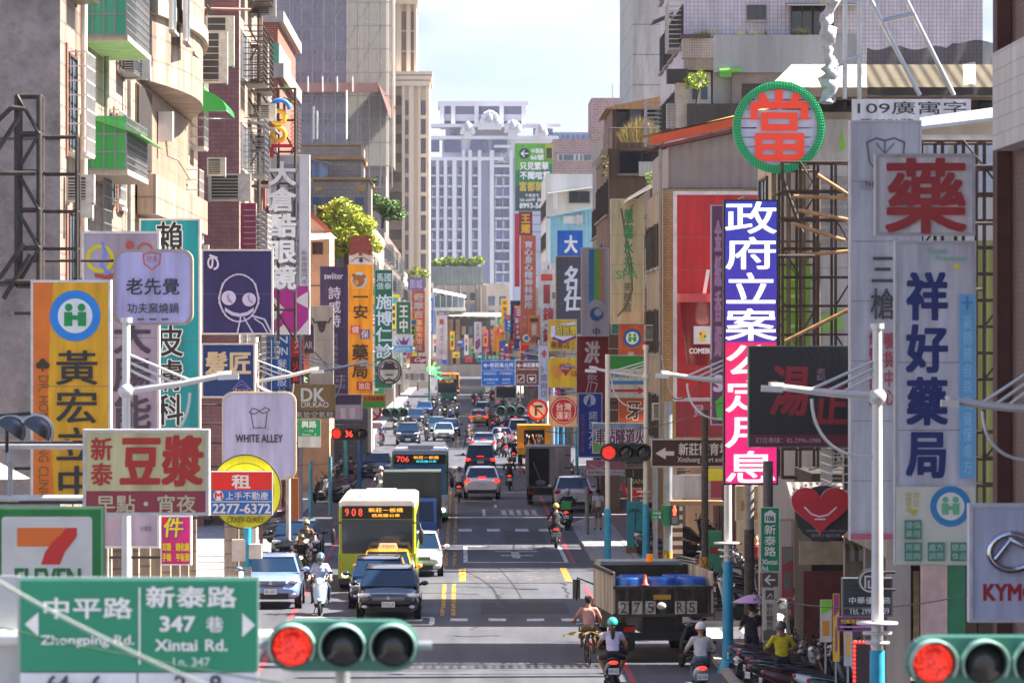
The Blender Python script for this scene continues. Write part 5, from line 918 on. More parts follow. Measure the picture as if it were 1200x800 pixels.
S('shop_sign','mustard vertical sign with a round crest where the street bends',(587,350,596,385),790,'d0a428',('c',591.5,354.5,2.6,'77602a'),('v','菁英文口',589.5,359,594,384,'4a3c1c',.02),th=.5,frame='c9ac58',fw=.05)
S('shop_sign','orange sign with red characters below the mustard sign',(578,383,593,410),780,'cf8a2a',('t','小吃',580,385,592,392,'9c3a24',.02),th=.5,frame='c99a58',fw=.05)
S('shop_sign','maroon vertical sign with pale characters in the far shaded row',(573,383,582,416),890,'7a2c44',('v','鮮肉包子',575,385,580,414,'d4a8b4',.03),th=.5,frame='8f4a5c',fw=.05)
S('shop_sign','near black vertical sign with a thin white ring in the far shaded row',(582,383,591.5,416),850,'3a2a34',('o',587,387,1.6,2.2,'b5a8ac'),('v','咖啡館',585,392,589,412,'8a7a80',.01),th=.5,frame='55454c',fw=.05)
S('shop_sign','white vertical banner with a purple orchid blot',(555.5,377,564.5,413),905,'cfc8cc',('p',[(557,400),(562,396),(563,404),(560,410),(557,408)],'6f2f66'),('v','竹塹之家',558,379,562,394,'6a5f66',.01),th=.4,frame='d6d0d2',fw=.05)
t=S('billboard','tall green property billboard with a white arrow disc and gold characters',(603,168,648,248),604,'5f9f3a',('p',[(603.5,200),(647.5,192),(647.5,247.5),(603.5,247.5)],'2f6f48'),('p',[(603.5,220),(647.5,212),(647.5,247.5),(603.5,247.5)],'37474f'),('c',614.5,180,6.3,'1f3f44'),('l',[(619,180),(611,180),(614.5,176.5),(611,180),(614.5,183.5)],1.3,'e6eae6'),('t','中華路',622,174,637,180,'e6eae6',.02),('t','66號',622,181,637,187.5,'e6eae6',.03),('r',639,169,648,186,'a8a83a'),('t','1',641,174,646,185,'2a2a24',.06),('t','只見繁華',609,190,643,199,'e6e6e6',.03),('t','不聞喧囂',609,201,645,210,'e6e6e6',.03),('t','富都新',608,213,637,224,'c9b25a',.02),('t','平實豪宅',615,227,632,231,'d6dad8',.01),('t','50-68坪 美學',609,232,640,236.5,'d6dad8',.02),('t','8993-5666',609,238,643,244,'e6e6e6',.03),th=.6,frame='7f9f7a',fw=.1,xf=12)
# big overhead direction signs and their gantry
d=330;t=thing('gantry','grey mast and arm carrying the blue and brown direction signs','gantry',(6.6,d+.3,0));b=MB();b.tube([(6.7,d+.3,0),(6.7,d+.3,ZZ(418,d))],[.2,.16],GALV,10);b.build('mast',t);MB().tube([(6.7,d+.3,ZZ(430,d)),(1.6,d+.3,ZZ(430,d))],[.12,.09],GALV,8).build('arm',t);MB().tube([(6.7,d+.3,ZZ(444,d)),(1.6,d+.3,ZZ(444,d))],[.1,.08],GALV,8).build('arm',t)
S('road_direction_sign','large blue overhead direction sign with white arrow and rows of text',(564,422,603.6,452),d,'2a70b8',('l',[(573,428),(567,428),(569.5,426),(567,428),(569.5,430)],1.2,W_),('t','新莊區公所',574,425,602,430,W_,.03),('t','District Office',575,431,601,433,W_),('r',565,434,603,434.5,W_),('t','新泰游泳池',567,436,582,439,W_,.01),('t','戶政事務所',585,436,601,439,W_,.01),('t','新莊國民中學',567,443,584,446,W_,.01),('t','消防隊',588,443,598,446,W_,.01),('r',570,448,580,449,'a8c4e0'),('r',588,448,598,449,'a8c4e0'),th=.1,frame='c6d2dc',fw=.04,br=False)
S('road_direction_sign','brown overhead sign with two white outlined pictograms',(604,422,632,452),d-.02,'74402c',('l',[(612,428),(606,428),(608.5,426),(606,428),(608.5,430)],1.2,W_),('t','新莊體育',613,425,632,430,W_,.03),('l',[(606,439),(614,439),(614,448),(606,448),(606,439)],.6,W_),('l',[(608,446),(611,443),(613,441)],1,W_),('l',[(618,439),(628,439),(628,448),(618,448),(618,439)],.6,W_),('p',[(619.5,442),(626.5,442),(624,446),(622,446)],W_),('r',606,432,630,433,'d6c0b4'),th=.1,frame='d2c6be',fw=.04,br=False)
S('street_name_sign','small green street name plate on top of the blue overhead sign',(566,415.5,586,421.5),d,'2f8a5a',('t','新泰路',572,416.5,585,420.5,W_),('l',[(569,420.5),(569,416.5)],.8,W_),th=.06,frame=None,side='2f6a4a',br=False)
# near road name boards
d=40;t=thing('road_name_sign','large green two street name sign with white arrows and number plate, out of focus','road sign',(XX(162,d),d,ZZ(830,d)))
b=MB();b.box(XX(24,d),XX(301,d),d,d+.04,ZZ(786,d),ZZ(680,d),M('1a8a66',.4,0,.05,2));b.build('panel',t);b=MB();b.box(XX(20,d),XX(303,d),d+.05,d+.09,ZZ(860,d),ZZ(676,d),M('aab5b0',.5));b.build('back_plate',t);b=MB();b.box(XX(24,d),XX(160,d),d,d+.04,ZZ(860,d),ZZ(788,d),M('d9dadf',.4));b.box(XX(162,d),XX(301,d),d,d+.04,ZZ(860,d),ZZ(788,d),M('d9dadf',.4));b.build('number_plate',t)
art(t,[('p',[(29,731),(45,717),(45,745)],W_),('p',[(299,732),(284,718),(284,746)],W_),('t','中平路',48,700,156,724,W_,.02),('t','Zhongping Rd.',48,744,157,758,W_,.02),('r',162.5,688,164.5,778,W_),('t','新泰路',170,687,278,711,W_,.025),('t','347',188,722,228,739,W_,.04),('t','巷',241,722,262,740,W_,.02),('t','Xintai',182,749,231,762,W_,.03),('t','Rd.',241,749,266,762,W_,.03),('t','Ln. 347',203,770,246,780,'c9d6d0',.02),('t','64 - 6',55,791,119,812,'44444a',.03),('t','2 - 8',205,791,259,812,'44444a',.03)],d,z0=.01)
MB().tube([(XX(-60,d),d+.16,ZZ(748,d)),(XX(320,d),d+.16,ZZ(748,d))],.07,M('c9cac8',.4),12).build('carrier_arm',t)
MB().box(XX(-60,d),XX(19,d),d+.25,d+.3,ZZ(900,d),ZZ(676,d),M('b5b7b8',.5,0,.1,2)).build('blank_plate',t)
# small signs that only read as colour at this distance
sc=['b5453a','2f6aa8','d0a030','3f8a55','6a3a6a','c9c6c2','8a3a3a','2f4f7a','d97f3a','4a4a52','9fb0a0','c46a80']
nm=['brick red','mid blue','amber','leaf green','plum','off white','oxblood','steel blue','tangerine','slate','sage','rose pink']
k=0
for s,lst in((-1,[(300,4.5),(318,6.2),(345,5),(372,8),(388,4.2),(415,9.5),(448,5.2),(470,7.4),(505,4.6),(560,6),(590,9),(655,6)]),(1,[(345,4.3),(368,10.6),(375,4.4),(402,5.4),(425,8.2),(455,4.3),(495,5),(530,8.6),(575,5)])):
 for d,z in lst:
  r2=random.Random(d);wd=r2.uniform(.9,1.4);hh=r2.uniform(1.2,3.2)*(1 if z<6 else 1.3);xi=s*r2.uniform(6.3,6.9);xo=xi+s*wd;c=sc[(k*5)%12];c2=sc[(k*7+5)%12]
  x0,x1=sorted((xi,xo));px0,px1=CX+x0*F/d,CX+x1*F/d;y0,y1=HY-(z+hh-H)*F/d,HY-(z-H)*F/d
  S('shop_sign','%s hanging sign with %s band, %s row, %s the %s storey'%(nm[(k*5)%12],nm[(k*7+5)%12]if c2!=c else 'plain','sunny' if s<0 else 'shaded','below' if z<6 else 'level with','second' if z<8 else 'third'),(px0,y0,px1,y1),d,c,('r',px0+(px1-px0)*.15,y0+(y1-y0)*.12,px1-(px1-px0)*.15,y0+(y1-y0)*.3,c2),('r',px0+(px1-px0)*.3,y0+(y1-y0)*.4,px1-(px1-px0)*.3,y0+(y1-y0)*.9,'d9d4cc' if c!='c9c6c2' else '8a3a3a'),th=.4,frame=None,side='cfcac2',group='small signs far down the street');k+=1
sc=['e8b420','d8352c','eeece6','2f9a4c','2a6cc8','e8782a','d84a84','f0d040','7a3a8c','3aa0b8'];nm=['bright yellow','scarlet','plain white','fresh green','strong blue','bright orange','deep pink','lemon','violet','turquoise']
r2=random.Random(77);k=0;shp=['tall','square','long','short']
for s,lst in((-1,list(range(338,470,11))+list(range(470,900,24))),(1,list(range(338,470,13))+list(range(470,890,26)))):
 for d in lst:
  d+=r2.uniform(-3,3);z=r2.choice((3.4,4.2,5.5,7.5,9.0,10.5));wd=r2.uniform(.9,1.7);hh=r2.choice((.9,1.4,2.4,3.4));xi=s*r2.uniform(6.0,6.9);z,hh=(min(z,3.6),min(hh,1.4))if s>0 and d<480 else(z,hh);i=r2.randrange(10);j=(i+r2.randrange(1,9))%10
  x0,x1=sorted((xi,xi+s*wd));px0,px1=CX+x0*F/d,CX+x1*F/d;y0,y1=HY-(z+hh-H)*F/d,HY-(z-H)*F/d;W2=px1-px0;H2=y1-y0
  its=[('r',px0+W2*.1,y0+H2*.08,px1-W2*.1,y0+H2*.26,sc[j])]+[('r',px0+W2*.28,y0+H2*(.34+q*.2),px1-W2*.28,y0+H2*(.46+q*.2),'3a3438' if i in(0,2,7)else 'efece6')for q in range(3)]
  S('shop_sign','%s %s sign with %s band far down the %s row, storey %d'%(shp[(.9,1.4,2.4,3.4).index(hh)*3%4],nm[i],nm[j],'sunny' if s<0 else 'shaded',1+int(z/3.2)),(px0,y0,px1,y1),d,sc[i],*its,th=.35,frame=None,side='d2cfc8',group='small signs far down the street',nb=1);k+=1
for k,(px,y0,w_,h_,i)in enumerate(((507,392,6,26,2),(514,402,7,12,1),(527,388,6,22,0),(535,398,8,9,4),(544,392,5,24,2),(550,404,7,10,3),(566,386,6,20,5),(530,412,9,7,7),(545,418,8,6,1),(517,418,8,8,4),(568,408,8,9,6),(502,420,8,10,5),(559,415,6,9,9))):
 S('shop_sign','%s %s sign against the shadowed block where the street bends'%(['narrow','little','slim','low','upright','small','thin','flat','tiny','compact','plain','bright','short'][k],nm[i]),(px,y0,px+w_,y0+h_),915+k*1.3,sc[i],('r',px+w_*.2,y0+h_*.2,px+w_*.8,y0+h_*.4,sc[(i+3)%10]),('r',px+w_*.3,y0+h_*.5,px+w_*.7,y0+h_*.8,'3a3438'),th=.5,frame=None,side='d2cfc8',br=False,group='small signs far down the street')
 # ================================================================ vehicles
TYRE=M('1c1c1d',.85,0,.1,8);CHROME=M('b9bcc0',.2,.9,0);BLACK=M('17181a',.5,0,.1,4);DKPL=M('26272a',.6,0,.1,4);SKYGLASS=GLASS('14283e',.06,.5)  # vehicle glass: dark blue base stands in for the reflected sky
LAMP=M('d8dce0',.12,0,0,1,0,0,0,1);REDL=M('a01c1a',.2,0,0,1,.06);REDX=M('ff2a1c',.3,0,0,1,3);ORG=M('e0821c',.3,0,0);PLATE=M('e6e7e6',.4,0,0)
def wheel(p,x,y,r,wd,rim='9a9da1'):
 """x: sideways, y: along."""
 b=MB();b.lathe([(r*.62,-wd/2),(r*.93,-wd/2),(r,-wd*.35),(r,wd*.35),(r*.93,wd/2),(r*.62,wd/2)],(x,y,r),TYRE,20,'x');o=b.build('wheel',p)
 b=MB();s=1 if x>0 else-1;b.lathe([(r*.62,s*wd*.3),(r*.2,s*wd*.42),(0.01,s*wd*.42)],(x,y,r),M(rim,.35,.6,0),12,'x')
 for k in range(5):a=k*1.2566;b.bar((x+s*wd*.44,y,r),(x+s*wd*.44,y+r*.6*math.cos(a),r+r*.6*math.sin(a)),.05,.02,M(rim,.35,.6,0))
 b.build('rim',o);return o
def loft(b,secs,m,smooth=True):
 """secs: rings of equal length."""
 n=len(secs[0]);vs=[p for r in secs for p in r];fs=[]
 for i in range(len(secs)-1):
  for j in range(n):fs.append((i*n+j,i*n+(j+1)%n,(i+1)*n+(j+1)%n,(i+1)*n+j))
 b.add(vs,fs,m,smooth);b.add(secs[0],[tuple(range(n))[::-1]],m,smooth);b.add(secs[-1],[tuple(range(n))],m,smooth)
def subsurf(o,lv=1):
 md=o.modifiers.new('smooth','SUBSURF');md.levels=md.render_levels=lv;return o
def ptext(b,s,cx,y,z,w,h,m,sg=-1):
 """Plate lettering on a plane facing sg*y."""
 vs,fs,bb=glyph(s)
 b.add([(cx+(-sg)*((u-bb[0])/(bb[2]-bb[0])-.5)*w,y,z+((v-bb[1])/(bb[3]-bb[1])-.5)*h)for u,v in vs],fs,m)
def car(name,label,cat,paint,L=4.4,Wd=1.78,Ht=1.47,kind='sedan',taxi=False,rim='9a9da1',lights=False,brake=False,plate='5L8-27'):
 """Nose at y=0 pointing to -Y, tail at y=L; kind: sedan, hatch, suv, van."""
 t=thing(name,label,cat);pm=M(paint,.25,.2,0,1,0,0,0,1);w=Wd/2
 g=.2 if kind!='suv' else .27
 hood,belt,trunk={'sedan':(.82,.93,.98),'hatch':(.84,.95,.98),'suv':(.98,1.08,1.1),'van':(1.05,1.1,1.1)}[kind]
 cb0,ct0,ct1,cb1={'sedan':(1.05,1.85,3.15,3.85),'hatch':(1.0,1.85,3.6,L-.22),'suv':(1.15,1.95,3.75,L-.15),'van':(.45,1.15,L-.45,L-.1)}[kind]
 st=[(0,.78,.50,.62),(.06,.9,g+.12,.74),(.35,.975,g,hood-.06),(.8,1,g,hood),(cb0+.1,1,g,belt),((cb0+cb1)/2,1,g,belt+.02),(cb1,.985,g,trunk),(L-.25,.95,g+.02,trunk-.02),(L-.05,.88,g+.15,trunk-.1),(L,.8,.5,trunk-.2)]
 secs=[]
 for y,k,zb,zt in st:
  q=w*k;h=zt-zb
  half=[(q*.0,zb),(q*.86,zb),(q*.96,zb+h*.12),(q,zb+h*.45),(q*.985,zb+h*.7),(q*.93,zt-.04),(q*.82,zt),(0,zt+.03)]
  secs.append([(x,y,z)for x,z in half]+[(-x,y,z)for x,z in half[-2:0:-1]])
 b=MB();loft(b,secs,pm);subsurf(b.build('body',t))
 bw,tw=w*.93,w*.74
 B=[(-bw,cb0,belt-.03),(bw,cb0,belt-.03),(bw,cb1,trunk-.03),(-bw,cb1,trunk-.03)];zt=Ht-.05;T=[(-tw,ct0,zt),(tw,ct0,zt),(tw,ct1,zt),(-tw,ct1,zt)]
 b=MB();b.add(B+T,[(0,1,5,4),(1,2,6,5),(2,3,7,6),(3,0,4,7)],pm)
 rs=[]
 for y,dz,k in((ct0-.12,-.02,.97),(ct0+.25,.04,1),((ct0+ct1)/2,.055,1.01),(ct1-.2,.04,1),(ct1+.1,-.02,.96)):
  q=tw*k;rs.append([(-q,y,zt-.03),(-q*.93,y,zt+dz*.6),(-q*.5,y,zt+dz),(q*.5,y,zt+dz),(q*.93,y,zt+dz*.6),(q,y,zt-.03)])
 loft(b,rs,pm);b.build('cabin',t)
 def pane(nm,c,ins=.07,off=.012):
  c=[Vector(v)for v in c];n=(c[1]-c[0]).cross(c[3]-c[0]).normalized();m=sum(c,Vector())/4;n=n if n.dot(m-Vector((0,(cb0+cb1)/2,1)))>0 else-n
  o=[]
  for v in c:d=m-v;o.append(v+d.normalized()*ins+n*off)
  mb=MB();mb.add(o,[(0,1,2,3)],SKYGLASS);return mb.build(nm,t)
 pane('windscreen',[B[0],B[1],T[1],T[0]]);pane('rear_window',[B[2],B[3],T[3],T[2]],.09)
 ym=(cb0+cb1)/2+.1;tm=(ct0+ct1)/2
 for s in(-1,1):
  pane('side_window',[(s*bw,cb0+.25,belt),(s*bw,ym,belt),(s*tw,tm,zt),(s*tw,ct0,zt)],.06);pane('side_window',[(s*bw,ym,belt),(s*bw,cb1-.2,trunk),(s*tw,ct1,zt),(s*tw,tm,zt)],.06)
  for y in(.82,L-.85):
   wheel(t,s*(w-.1),y,.315 if kind!='suv' else .35,.21,rim)
   mb=MB();mb.lathe([(.30,s*.006),(.385 if kind!='suv' else .42,s*.006),(.385 if kind!='suv' else .42,s*.01)],(s*(w-.006),y,.33),BLACK,18,'x');mb.build('wheel_arch',t)
  mb=MB();mb.ell((s*(w+.11),cb0+.42,belt+.06),(.11,.07,.075),pm,10,7);mb.bar((s*(w-.06),cb0+.42,belt),(s*(w+.08),cb0+.42,belt+.04),.05,.05,BLACK);mb.build('mirror',t)
  mb=MB();zl=hood-.14
  mb.add([(s*w*.52,-.005+.03,zl-.04),(s*w*.93,.16,zl-.02),(s*w*.965,.42,zl+.06),(s*w*.60,.1,zl+.09)],[(0,1,2,3)],LAMP);mb.ell((s*w*.76,.12,zl+.01),(.16,.1,.075),M('f4f2ea',.2,0,0,1,2.5 if lights else 0)if lights else LAMP,10,7);mb.build('headlight',t)
  mb=MB();mb.ell((s*w*.8,L-.07,trunk-.16),(.17,.1,.1),REDX if brake else REDL,10,7);mb.build('tail_light',t)
  mb=MB();mb.ell((s*w*.74,.05,g+.2),(.09,.05,.05),LAMP,8,5);mb.build('fog_lamp',t)
 zg=hood-.2;mb=MB()
 mb.box(-w*.5,w*.5,-.012,.1,zg-.05,zg+.07,BLACK)
 for k in range(3):mb.box(-w*.5,w*.5,-.02,-.0121,zg-.04+k*.04,zg-.027+k*.04,CHROME)
 mb.lathe([(.055,-.03),(.055,-.015)],(0,0,zg+.015),CHROME,14,'y');mb.build('grille',t)
 mb=MB();mb.box(-w*.6,w*.6,-.02,.12,g+.06,g+.2,BLACK);mb.box(-w*.8,w*.8,L-.1,L+.012,g+.06,g+.2,BLACK if kind=='suv' else DKPL);mb.build('bumper_vent',t)
 for y,s,z in((-.03,-1,g+.27),(L+.015,1,trunk-.3 if kind!='suv' else g+.45)):
  mb=MB();mb.box(-.19,.19,min(y,y+.012*-s),max(y,y+.012*-s),z-.08,z+.08,PLATE);ptext(mb,plate,0,y+s*.002,z,.32,.09,BLACK,s);mb.build('number_plate',t)
 if brake:mb=MB();mb.box(-.2,.2,cb1-.02,cb1+.03,trunk+.02,trunk+.05,REDX);mb.build('brake_light',t)
 if taxi:
  mb=MB();mb.prism([(-.32,zt+.05),(.32,zt+.05),(.26,zt+.2),(-.26,zt+.2)],tm-.1,tm+.08,M('ece6d8',.4));ptext(mb,'TAXI',0,tm-.105,zt+.12,.36,.07,M('b03028',.5),-1);ptext(mb,'TAXI',0,tm+.085,zt+.12,.36,.07,M('b03028',.5),1);mb.build('roof_sign',t)
 return t
def put_at(t,px,py,face=-1,X=None,yaw=0):
 """Stand a vehicle or figure with its nearest end on the ground at photograph row py."""
 d=gd(py);x=XX(px,d)if X is None else X
 t.location=(x,d,0);t.rotation_euler=(0,0,yaw);return t
def away(t,px,py,L,yaw=0,z=0):
 d=gd(py);x=XX(px,d);a=math.pi+yaw
 t.rotation_euler=(0,0,a);t.location=Vector((x,d,z))-Matrix.Rotation(a,3,'Z')@Vector((0,L,0));return t
put_at(car('parked_car','black hatchback at the head of the oncoming queue','car','14161c',4.3,1.84,1.48,'hatch',plate='3152-LX'),455,727)
put_at(car('parked_car','dark navy hatchback right behind the leading black hatchback','car','1c2b48',4.3,1.78,1.5,'hatch',plate='7826-QZ'),443,714)
put_at(car('taxi','yellow taxi with roof sign in front of the green and white bus','taxi','d8a21c',4.2,1.76,1.49,'sedan',taxi=True),453,703)
put_at(car('parked_car','silver white crossover parked at the kerb beside the green road name sign','car','7f9aca',4.3,1.8,1.56,'suv',plate='BDL-6637'),317,714)  # white car; the blue of its shade is mixed into the paint
put_at(car('parked_car','black saloon parked in the sun behind the silver crossover','car','1a2436',4.6,1.82,1.45,'sedan',plate='4928-VH'),352,657,X=-6.0)
put_at(car('parked_car','grey saloon waiting left of the green roof edged bus','car','3d4654',4.6,1.8,1.46,'sedan'),441,560)
put_at(car('parked_car','silver estate car half hidden beside the box lorry in the oncoming lane','car','b9bcc0',4.5,1.76,1.48,'sedan',lights=True),489,676)
put_at(car('parked_car','silver saloon leading the cars beyond the sunny crossing','car','b9c2c4',4.5,1.72,1.45,'sedan'),520,517)
put_at(car('parked_car','dark blue saloon beside the silver saloon beyond the sunny crossing','car','1f3a5c',4.5,1.74,1.46,'sedan'),527,511)
put_at(car('parked_car','teal hatchback following the silver saloon','car','2a5a66',4.2,1.7,1.5,'hatch'),512,509)
put_at(car('parked_car','dark people carrier parked at the sunny kerb under the no turning sign','car','27344c',4.6,1.82,1.75,'van'),478,522)
put_at(car('parked_car','navy saloon near the far sunny kerb','car','23324a',4.4,1.75,1.46,'sedan'),486,497)
put_at(car('parked_car','blue pick up shaped saloon farther along the sunny kerb','car','2f5aa0',4.4,1.75,1.5,'hatch'),497,487)
away(car('parked_car','white crossover seen from behind with lit brake lamps','car','f6f6f4',4.6,1.84,1.64,'suv',brake=True,plate='BFY-7921'),565,585,4.6)
away(car('parked_car','dark grey people carrier with pale roof ahead of the white crossover','car','3f4450',4.7,1.85,1.85,'van',brake=True),563,557,4.7)
away(car('parked_car','silver estate ahead of the dark grey people carrier','car','9aa3a8',4.6,1.78,1.6,'suv',brake=True),567,534,4.6)
away(car('taxi','yellow taxi driving away beneath the far green bus','taxi','d9981c',4.5,1.76,1.48,'sedan',taxi=True,brake=True),561,499,4.5)
away(car('parked_car','grey people carrier beside the departing yellow taxi','car','6a7078',4.6,1.8,1.75,'van'),566,491,4.6)
away(car('parked_van','white van with lettered rear window ahead of the orange lorry','van','d6d8da',4.6,1.8,1.95,'van',plate='7F-2031'),608,521,4.6)
away(car('parked_car','white crossover parked on the shaded kerb beside the open box lorry','car','d3d4d4',4.6,1.84,1.66,'suv',plate='AXK-1108'),672,600,4.6,z=.0)
away(car('parked_car','white saloon between the silver estate and the white van','car','d0d2d4',4.5,1.75,1.46,'sedan',brake=True),588,524,4.5)
away(car('parked_car','black car by the shaded kerb below the round no turning sign','car','1a1c22',4.5,1.76,1.48,'sedan'),622,507,4.5)
def bus(name,label,low,top,Wd=2.5,Ht=2.9,L=10.5,route='307',wrap=None,stripe=None,led='e0402a',lights=True,roof=None,glass='2a3440'):
 t=thing(name,label,'bus');w=Wd/2;lo=M(low,.3,.1,0,1,0,0,0,.6);up=M(top,.35,0,.06,1);zs=1.22
 def ring(y,k,z0,z1,r=.16):
  q=w*k;return[(-q,y,z0),(q,y,z0),(q,y,z1-r),(q-r*.3,y,z1-r*.3),(q-r,y,z1),(-q+r,y,z1),(-q+r*.3,y,z1-r*.3),(-q,y,z1-r)]
 b=MB();loft(b,[ring(.0,.985,.34,zs,.01),ring(.08,1,.3,zs,.01),ring(L,1,.3,zs,.01)],lo,False);b.build('lower_body',t)
 b=MB();loft(b,[ring(.03,.955,zs+.002,Ht-.06),ring(.22,.985,zs+.002,Ht),ring(L,.985,zs+.002,Ht)],up,False);b.build('upper_body',t)
 b=MB();b.box(-w*.45,w*.45,3,5.2,Ht,Ht+.16,M(roof,.35)if roof else up);b.box(-.5,.5,1.0,1.5,Ht,Ht+.06,M('a8aaa6',.5));b.box(-w*.4,w*.4,7,8.6,Ht,Ht+.12,M(roof,.35)if roof else up);b.build('roof_unit',t)
 if roof:b=MB();rm=M(roof,.35,0,.1,2);loft(b,[[(-w*.985*k-.004,y,Ht-.2),(-w*.98*k,y,Ht-.05),(-w*.9*k,y,Ht+.012),(w*.9*k,y,Ht+.012),(w*.98*k,y,Ht-.05),(w*.985*k+.004,y,Ht-.2)]for y,k in((.02,.965),(.28,1),(L+.01,1))],rm,False);b.build('roof',t)
 b=MB();b.add([(-w*.9,.028-.012,zs-.08),(w*.9,.016,zs-.08),(w*.9,.016,Ht-.6),(-w*.9,.016,Ht-.6)],[(0,1,2,3)],GLASS(glass,.08,.8));b.build('windscreen',t)
 b=MB();b.bar((0,.0,zs+.02),(-.55,.0,zs+.35),.02,.02,BLACK);b.bar((.2,.0,zs+.02),(.75,.0,zs+.3),.02,.02,BLACK);b.build('wiper',t)
 b=MB();b.box(-w*.9,w*.9,-.02,.02,Ht-.57,Ht-.16,BLACK);b.build('destination_box',t)
 b=MB();e=M(led,.5,0,0,1,2.2);e2=M('f0a030',.5,0,0,1,2.2);e3=M('3ac0d0',.5,0,0,1,2)
 ptext(b,route,-w*.6,-.026,Ht-.36,.55,.24,e);ptext(b,'新莊－板橋',w*.22,-.026,Ht-.29,1.1,.13,e2);ptext(b,'低底盤公車',w*.22,-.026,Ht-.46,.9,.1,e3 if wrap else e2);b.build('route_display',t)
 b=MB();sx=GLASS('2b3038',.1)
 for s in(-1,1):
  for k in range(6):y=1.0+k*1.55;b.box(min(s*w*.988,s*w*.996),max(s*w*.988,s*w*.996),y,y+1.35,zs+.1,Ht-.45,sx)
 b.build('side_windows',t)
 for s in(-1,1):
  for y in(2.1,L-2.6):wheel(t,s*(w-.14),y,.47,.28)
  b=MB();b.ell((s*(w+.16),-.12,zs+.55),(.09,.07,.26),BLACK,10,8);b.tube([(s*w*.9,.05,zs+1.0),(s*(w+.12),-.1,zs+.95),(s*(w+.16),-.12,zs+.7)],.025,BLACK,6);b.build('mirror',t)
  b=MB();b.ell((s*w*.82,.0,.55),(.11,.05,.1),M('fff2cc',.3,0,0,1,4 if lights else .1),12,8);b.build('headlight',t)
  b=MB();b.box(s*w*.93-.03,s*w*.93+.03,-.012,.02,.75,.95,ORG);b.build('indicator',t)
 b=MB();b.box(-w*.99,w*.99,-.02,.3,.24,.42,DKPL if not stripe else M(stripe,.4));b.build('bumper',t)
 b=MB();b.box(-.2,.2,-.03,-.021,.26,.40,PLATE);ptext(b,'216-U5',0,-.032,.33,.34,.09,BLACK);b.build('number_plate',t)
 b=MB();dm=M('4a4038',.7);b.ell((w*.45,.55,zs+.45),(.2,.14,.26),dm,10,8);b.ell((w*.45,.5,zs+.82),(.1,.1,.13),M('8a6a54',.7),10,8);b.box(-w*.7,-w*.25,.6,.7,zs,zs+.4,M('b9bcbc',.5));b.build('driver_area',t)
 return t
t=bus('city_bus','lime green and white bus with lit route display behind the waiting cars','93a81c','a2b428',2.5,2.9,10.5,'9 0 8',roof='eeece4');put_at(t,442,693)
b=MB();lm=M('b5c21e',.4)
for x in(-.75,-.35):b.add([(x,.19,2.905),(x+.22,.19,2.905),(x+.38,.75,2.908),(x+.2,.75,2.908)],[(0,1,2,3)],lm)
for x in(-.5,.98):
 for k in range(5):a=k*1.2566;b.ell((x+.09*math.cos(a),-.006,.78+.09*math.sin(a)),(.055,.006,.055),M(['c03a4a','3a62b0','e0802a','6a3a8a','d04a8a'][k],.5),8,5)
o=b.build('flower_decal',t)
put_at(bus('city_bus','bus with painted blue windscreen reflection and green roof edge half hidden by the box lorry','c3c9cc','3f8f62',2.5,3.15,11,'706',wrap=1,stripe='2a7a4a',roof='b5bcc0',glass='3f78a8'),492,612)  # blue glass colour stands in for the reflection on the windscreen
put_at(bus('city_bus','far green topped bus facing the sunny crossing','2f8a6a','2f7f66',2.5,3.0,11,'8 0 5'),524,471)
t=bus('city_bus','white bus pulled across the far end of the street, broadside in the sun','e4e2dc','ecebe6',2.5,3.1,11,'2 9',lights=False);t.location=(XX(574,640),640,0);t.rotation_euler=(0,0,R(-58))
t=bus('city_bus','white bus driving away beneath the brown overhead sign','b5b8bc','c9ccd0',2.5,3.0,11,'6 1 5',lights=False);put_at(t,593,478)
t=bus('city_bus','orange and white bus roof behind the far green topped bus','d9823a','d9823a',2.5,3.0,11,'6 3',lights=False);put_at(t,528,462)
def lorry_box(name,label,box,cab,Wd,Hb,L,front=True,z0=.85):
 t=thing(name,label,'lorry');w=Wd/2
 b=MB();cm=M(cab,.35,.1,0,1,0,0,0,.5);cw=min(w,.95)
 b.prism([(0,.45),(0,1.15),(.25,1.98),(.45,2.05),(1.5,2.05),(1.5,.45)],-cw,cw,cm,'x');b.build('cab',t)
 b=MB();b.add([(-cw*.9,-.005,1.2),(cw*.9,-.005,1.2),(cw*.86,.225,1.92),(-cw*.86,.225,1.92)],[(0,1,2,3)],SKYGLASS);b.build('windscreen',t)
 for s in(-1,1):
  b=MB();b.box(s*cw*.75-.12,s*cw*.75+.12,-.02,.02,.68,.84,LAMP);b.build('headlight',t);b=MB();b.ell((s*(cw+.16),.1,1.5),(.07,.05,.16),BLACK,8,6);b.build('mirror',t)
 bm=M(box,.55,.2,.25,1.2,streak=1);b=MB();b.box(-w,w,1.6,L,z0,Hb,bm)
 for k in range(1,5):y=1.6+k*(L-1.6)/5;b.box(-w-.02,w+.02,y-.03,y+.03,z0,Hb,bm)
 b.build('box_body',t);b=MB();b.box(-w*.6,w*.6,.6,L-.2,.5,z0-.01,BLACK);b.box(-w*.95,w*.95,L-.05,L+.02,.5,.62,DKPL);b.build('chassis',t)
 for y in(.95,L-1.1):
  for s in(-1,1):wheel(t,s*(w-.2),y,.38,.24)
 return t
t=lorry_box('box_lorry','drab green tarpaulin lorry with blue cab between the two buses','5a6152','2a5aa0',2.2,3.0,6.2);put_at(t,482,648)
t=lorry_box('box_lorry','dirty silver box lorry with one rear door open and a stencilled number','8d8d8c','3f4a5a',2.15,2.85,6.0);w=1.075;L=6.0
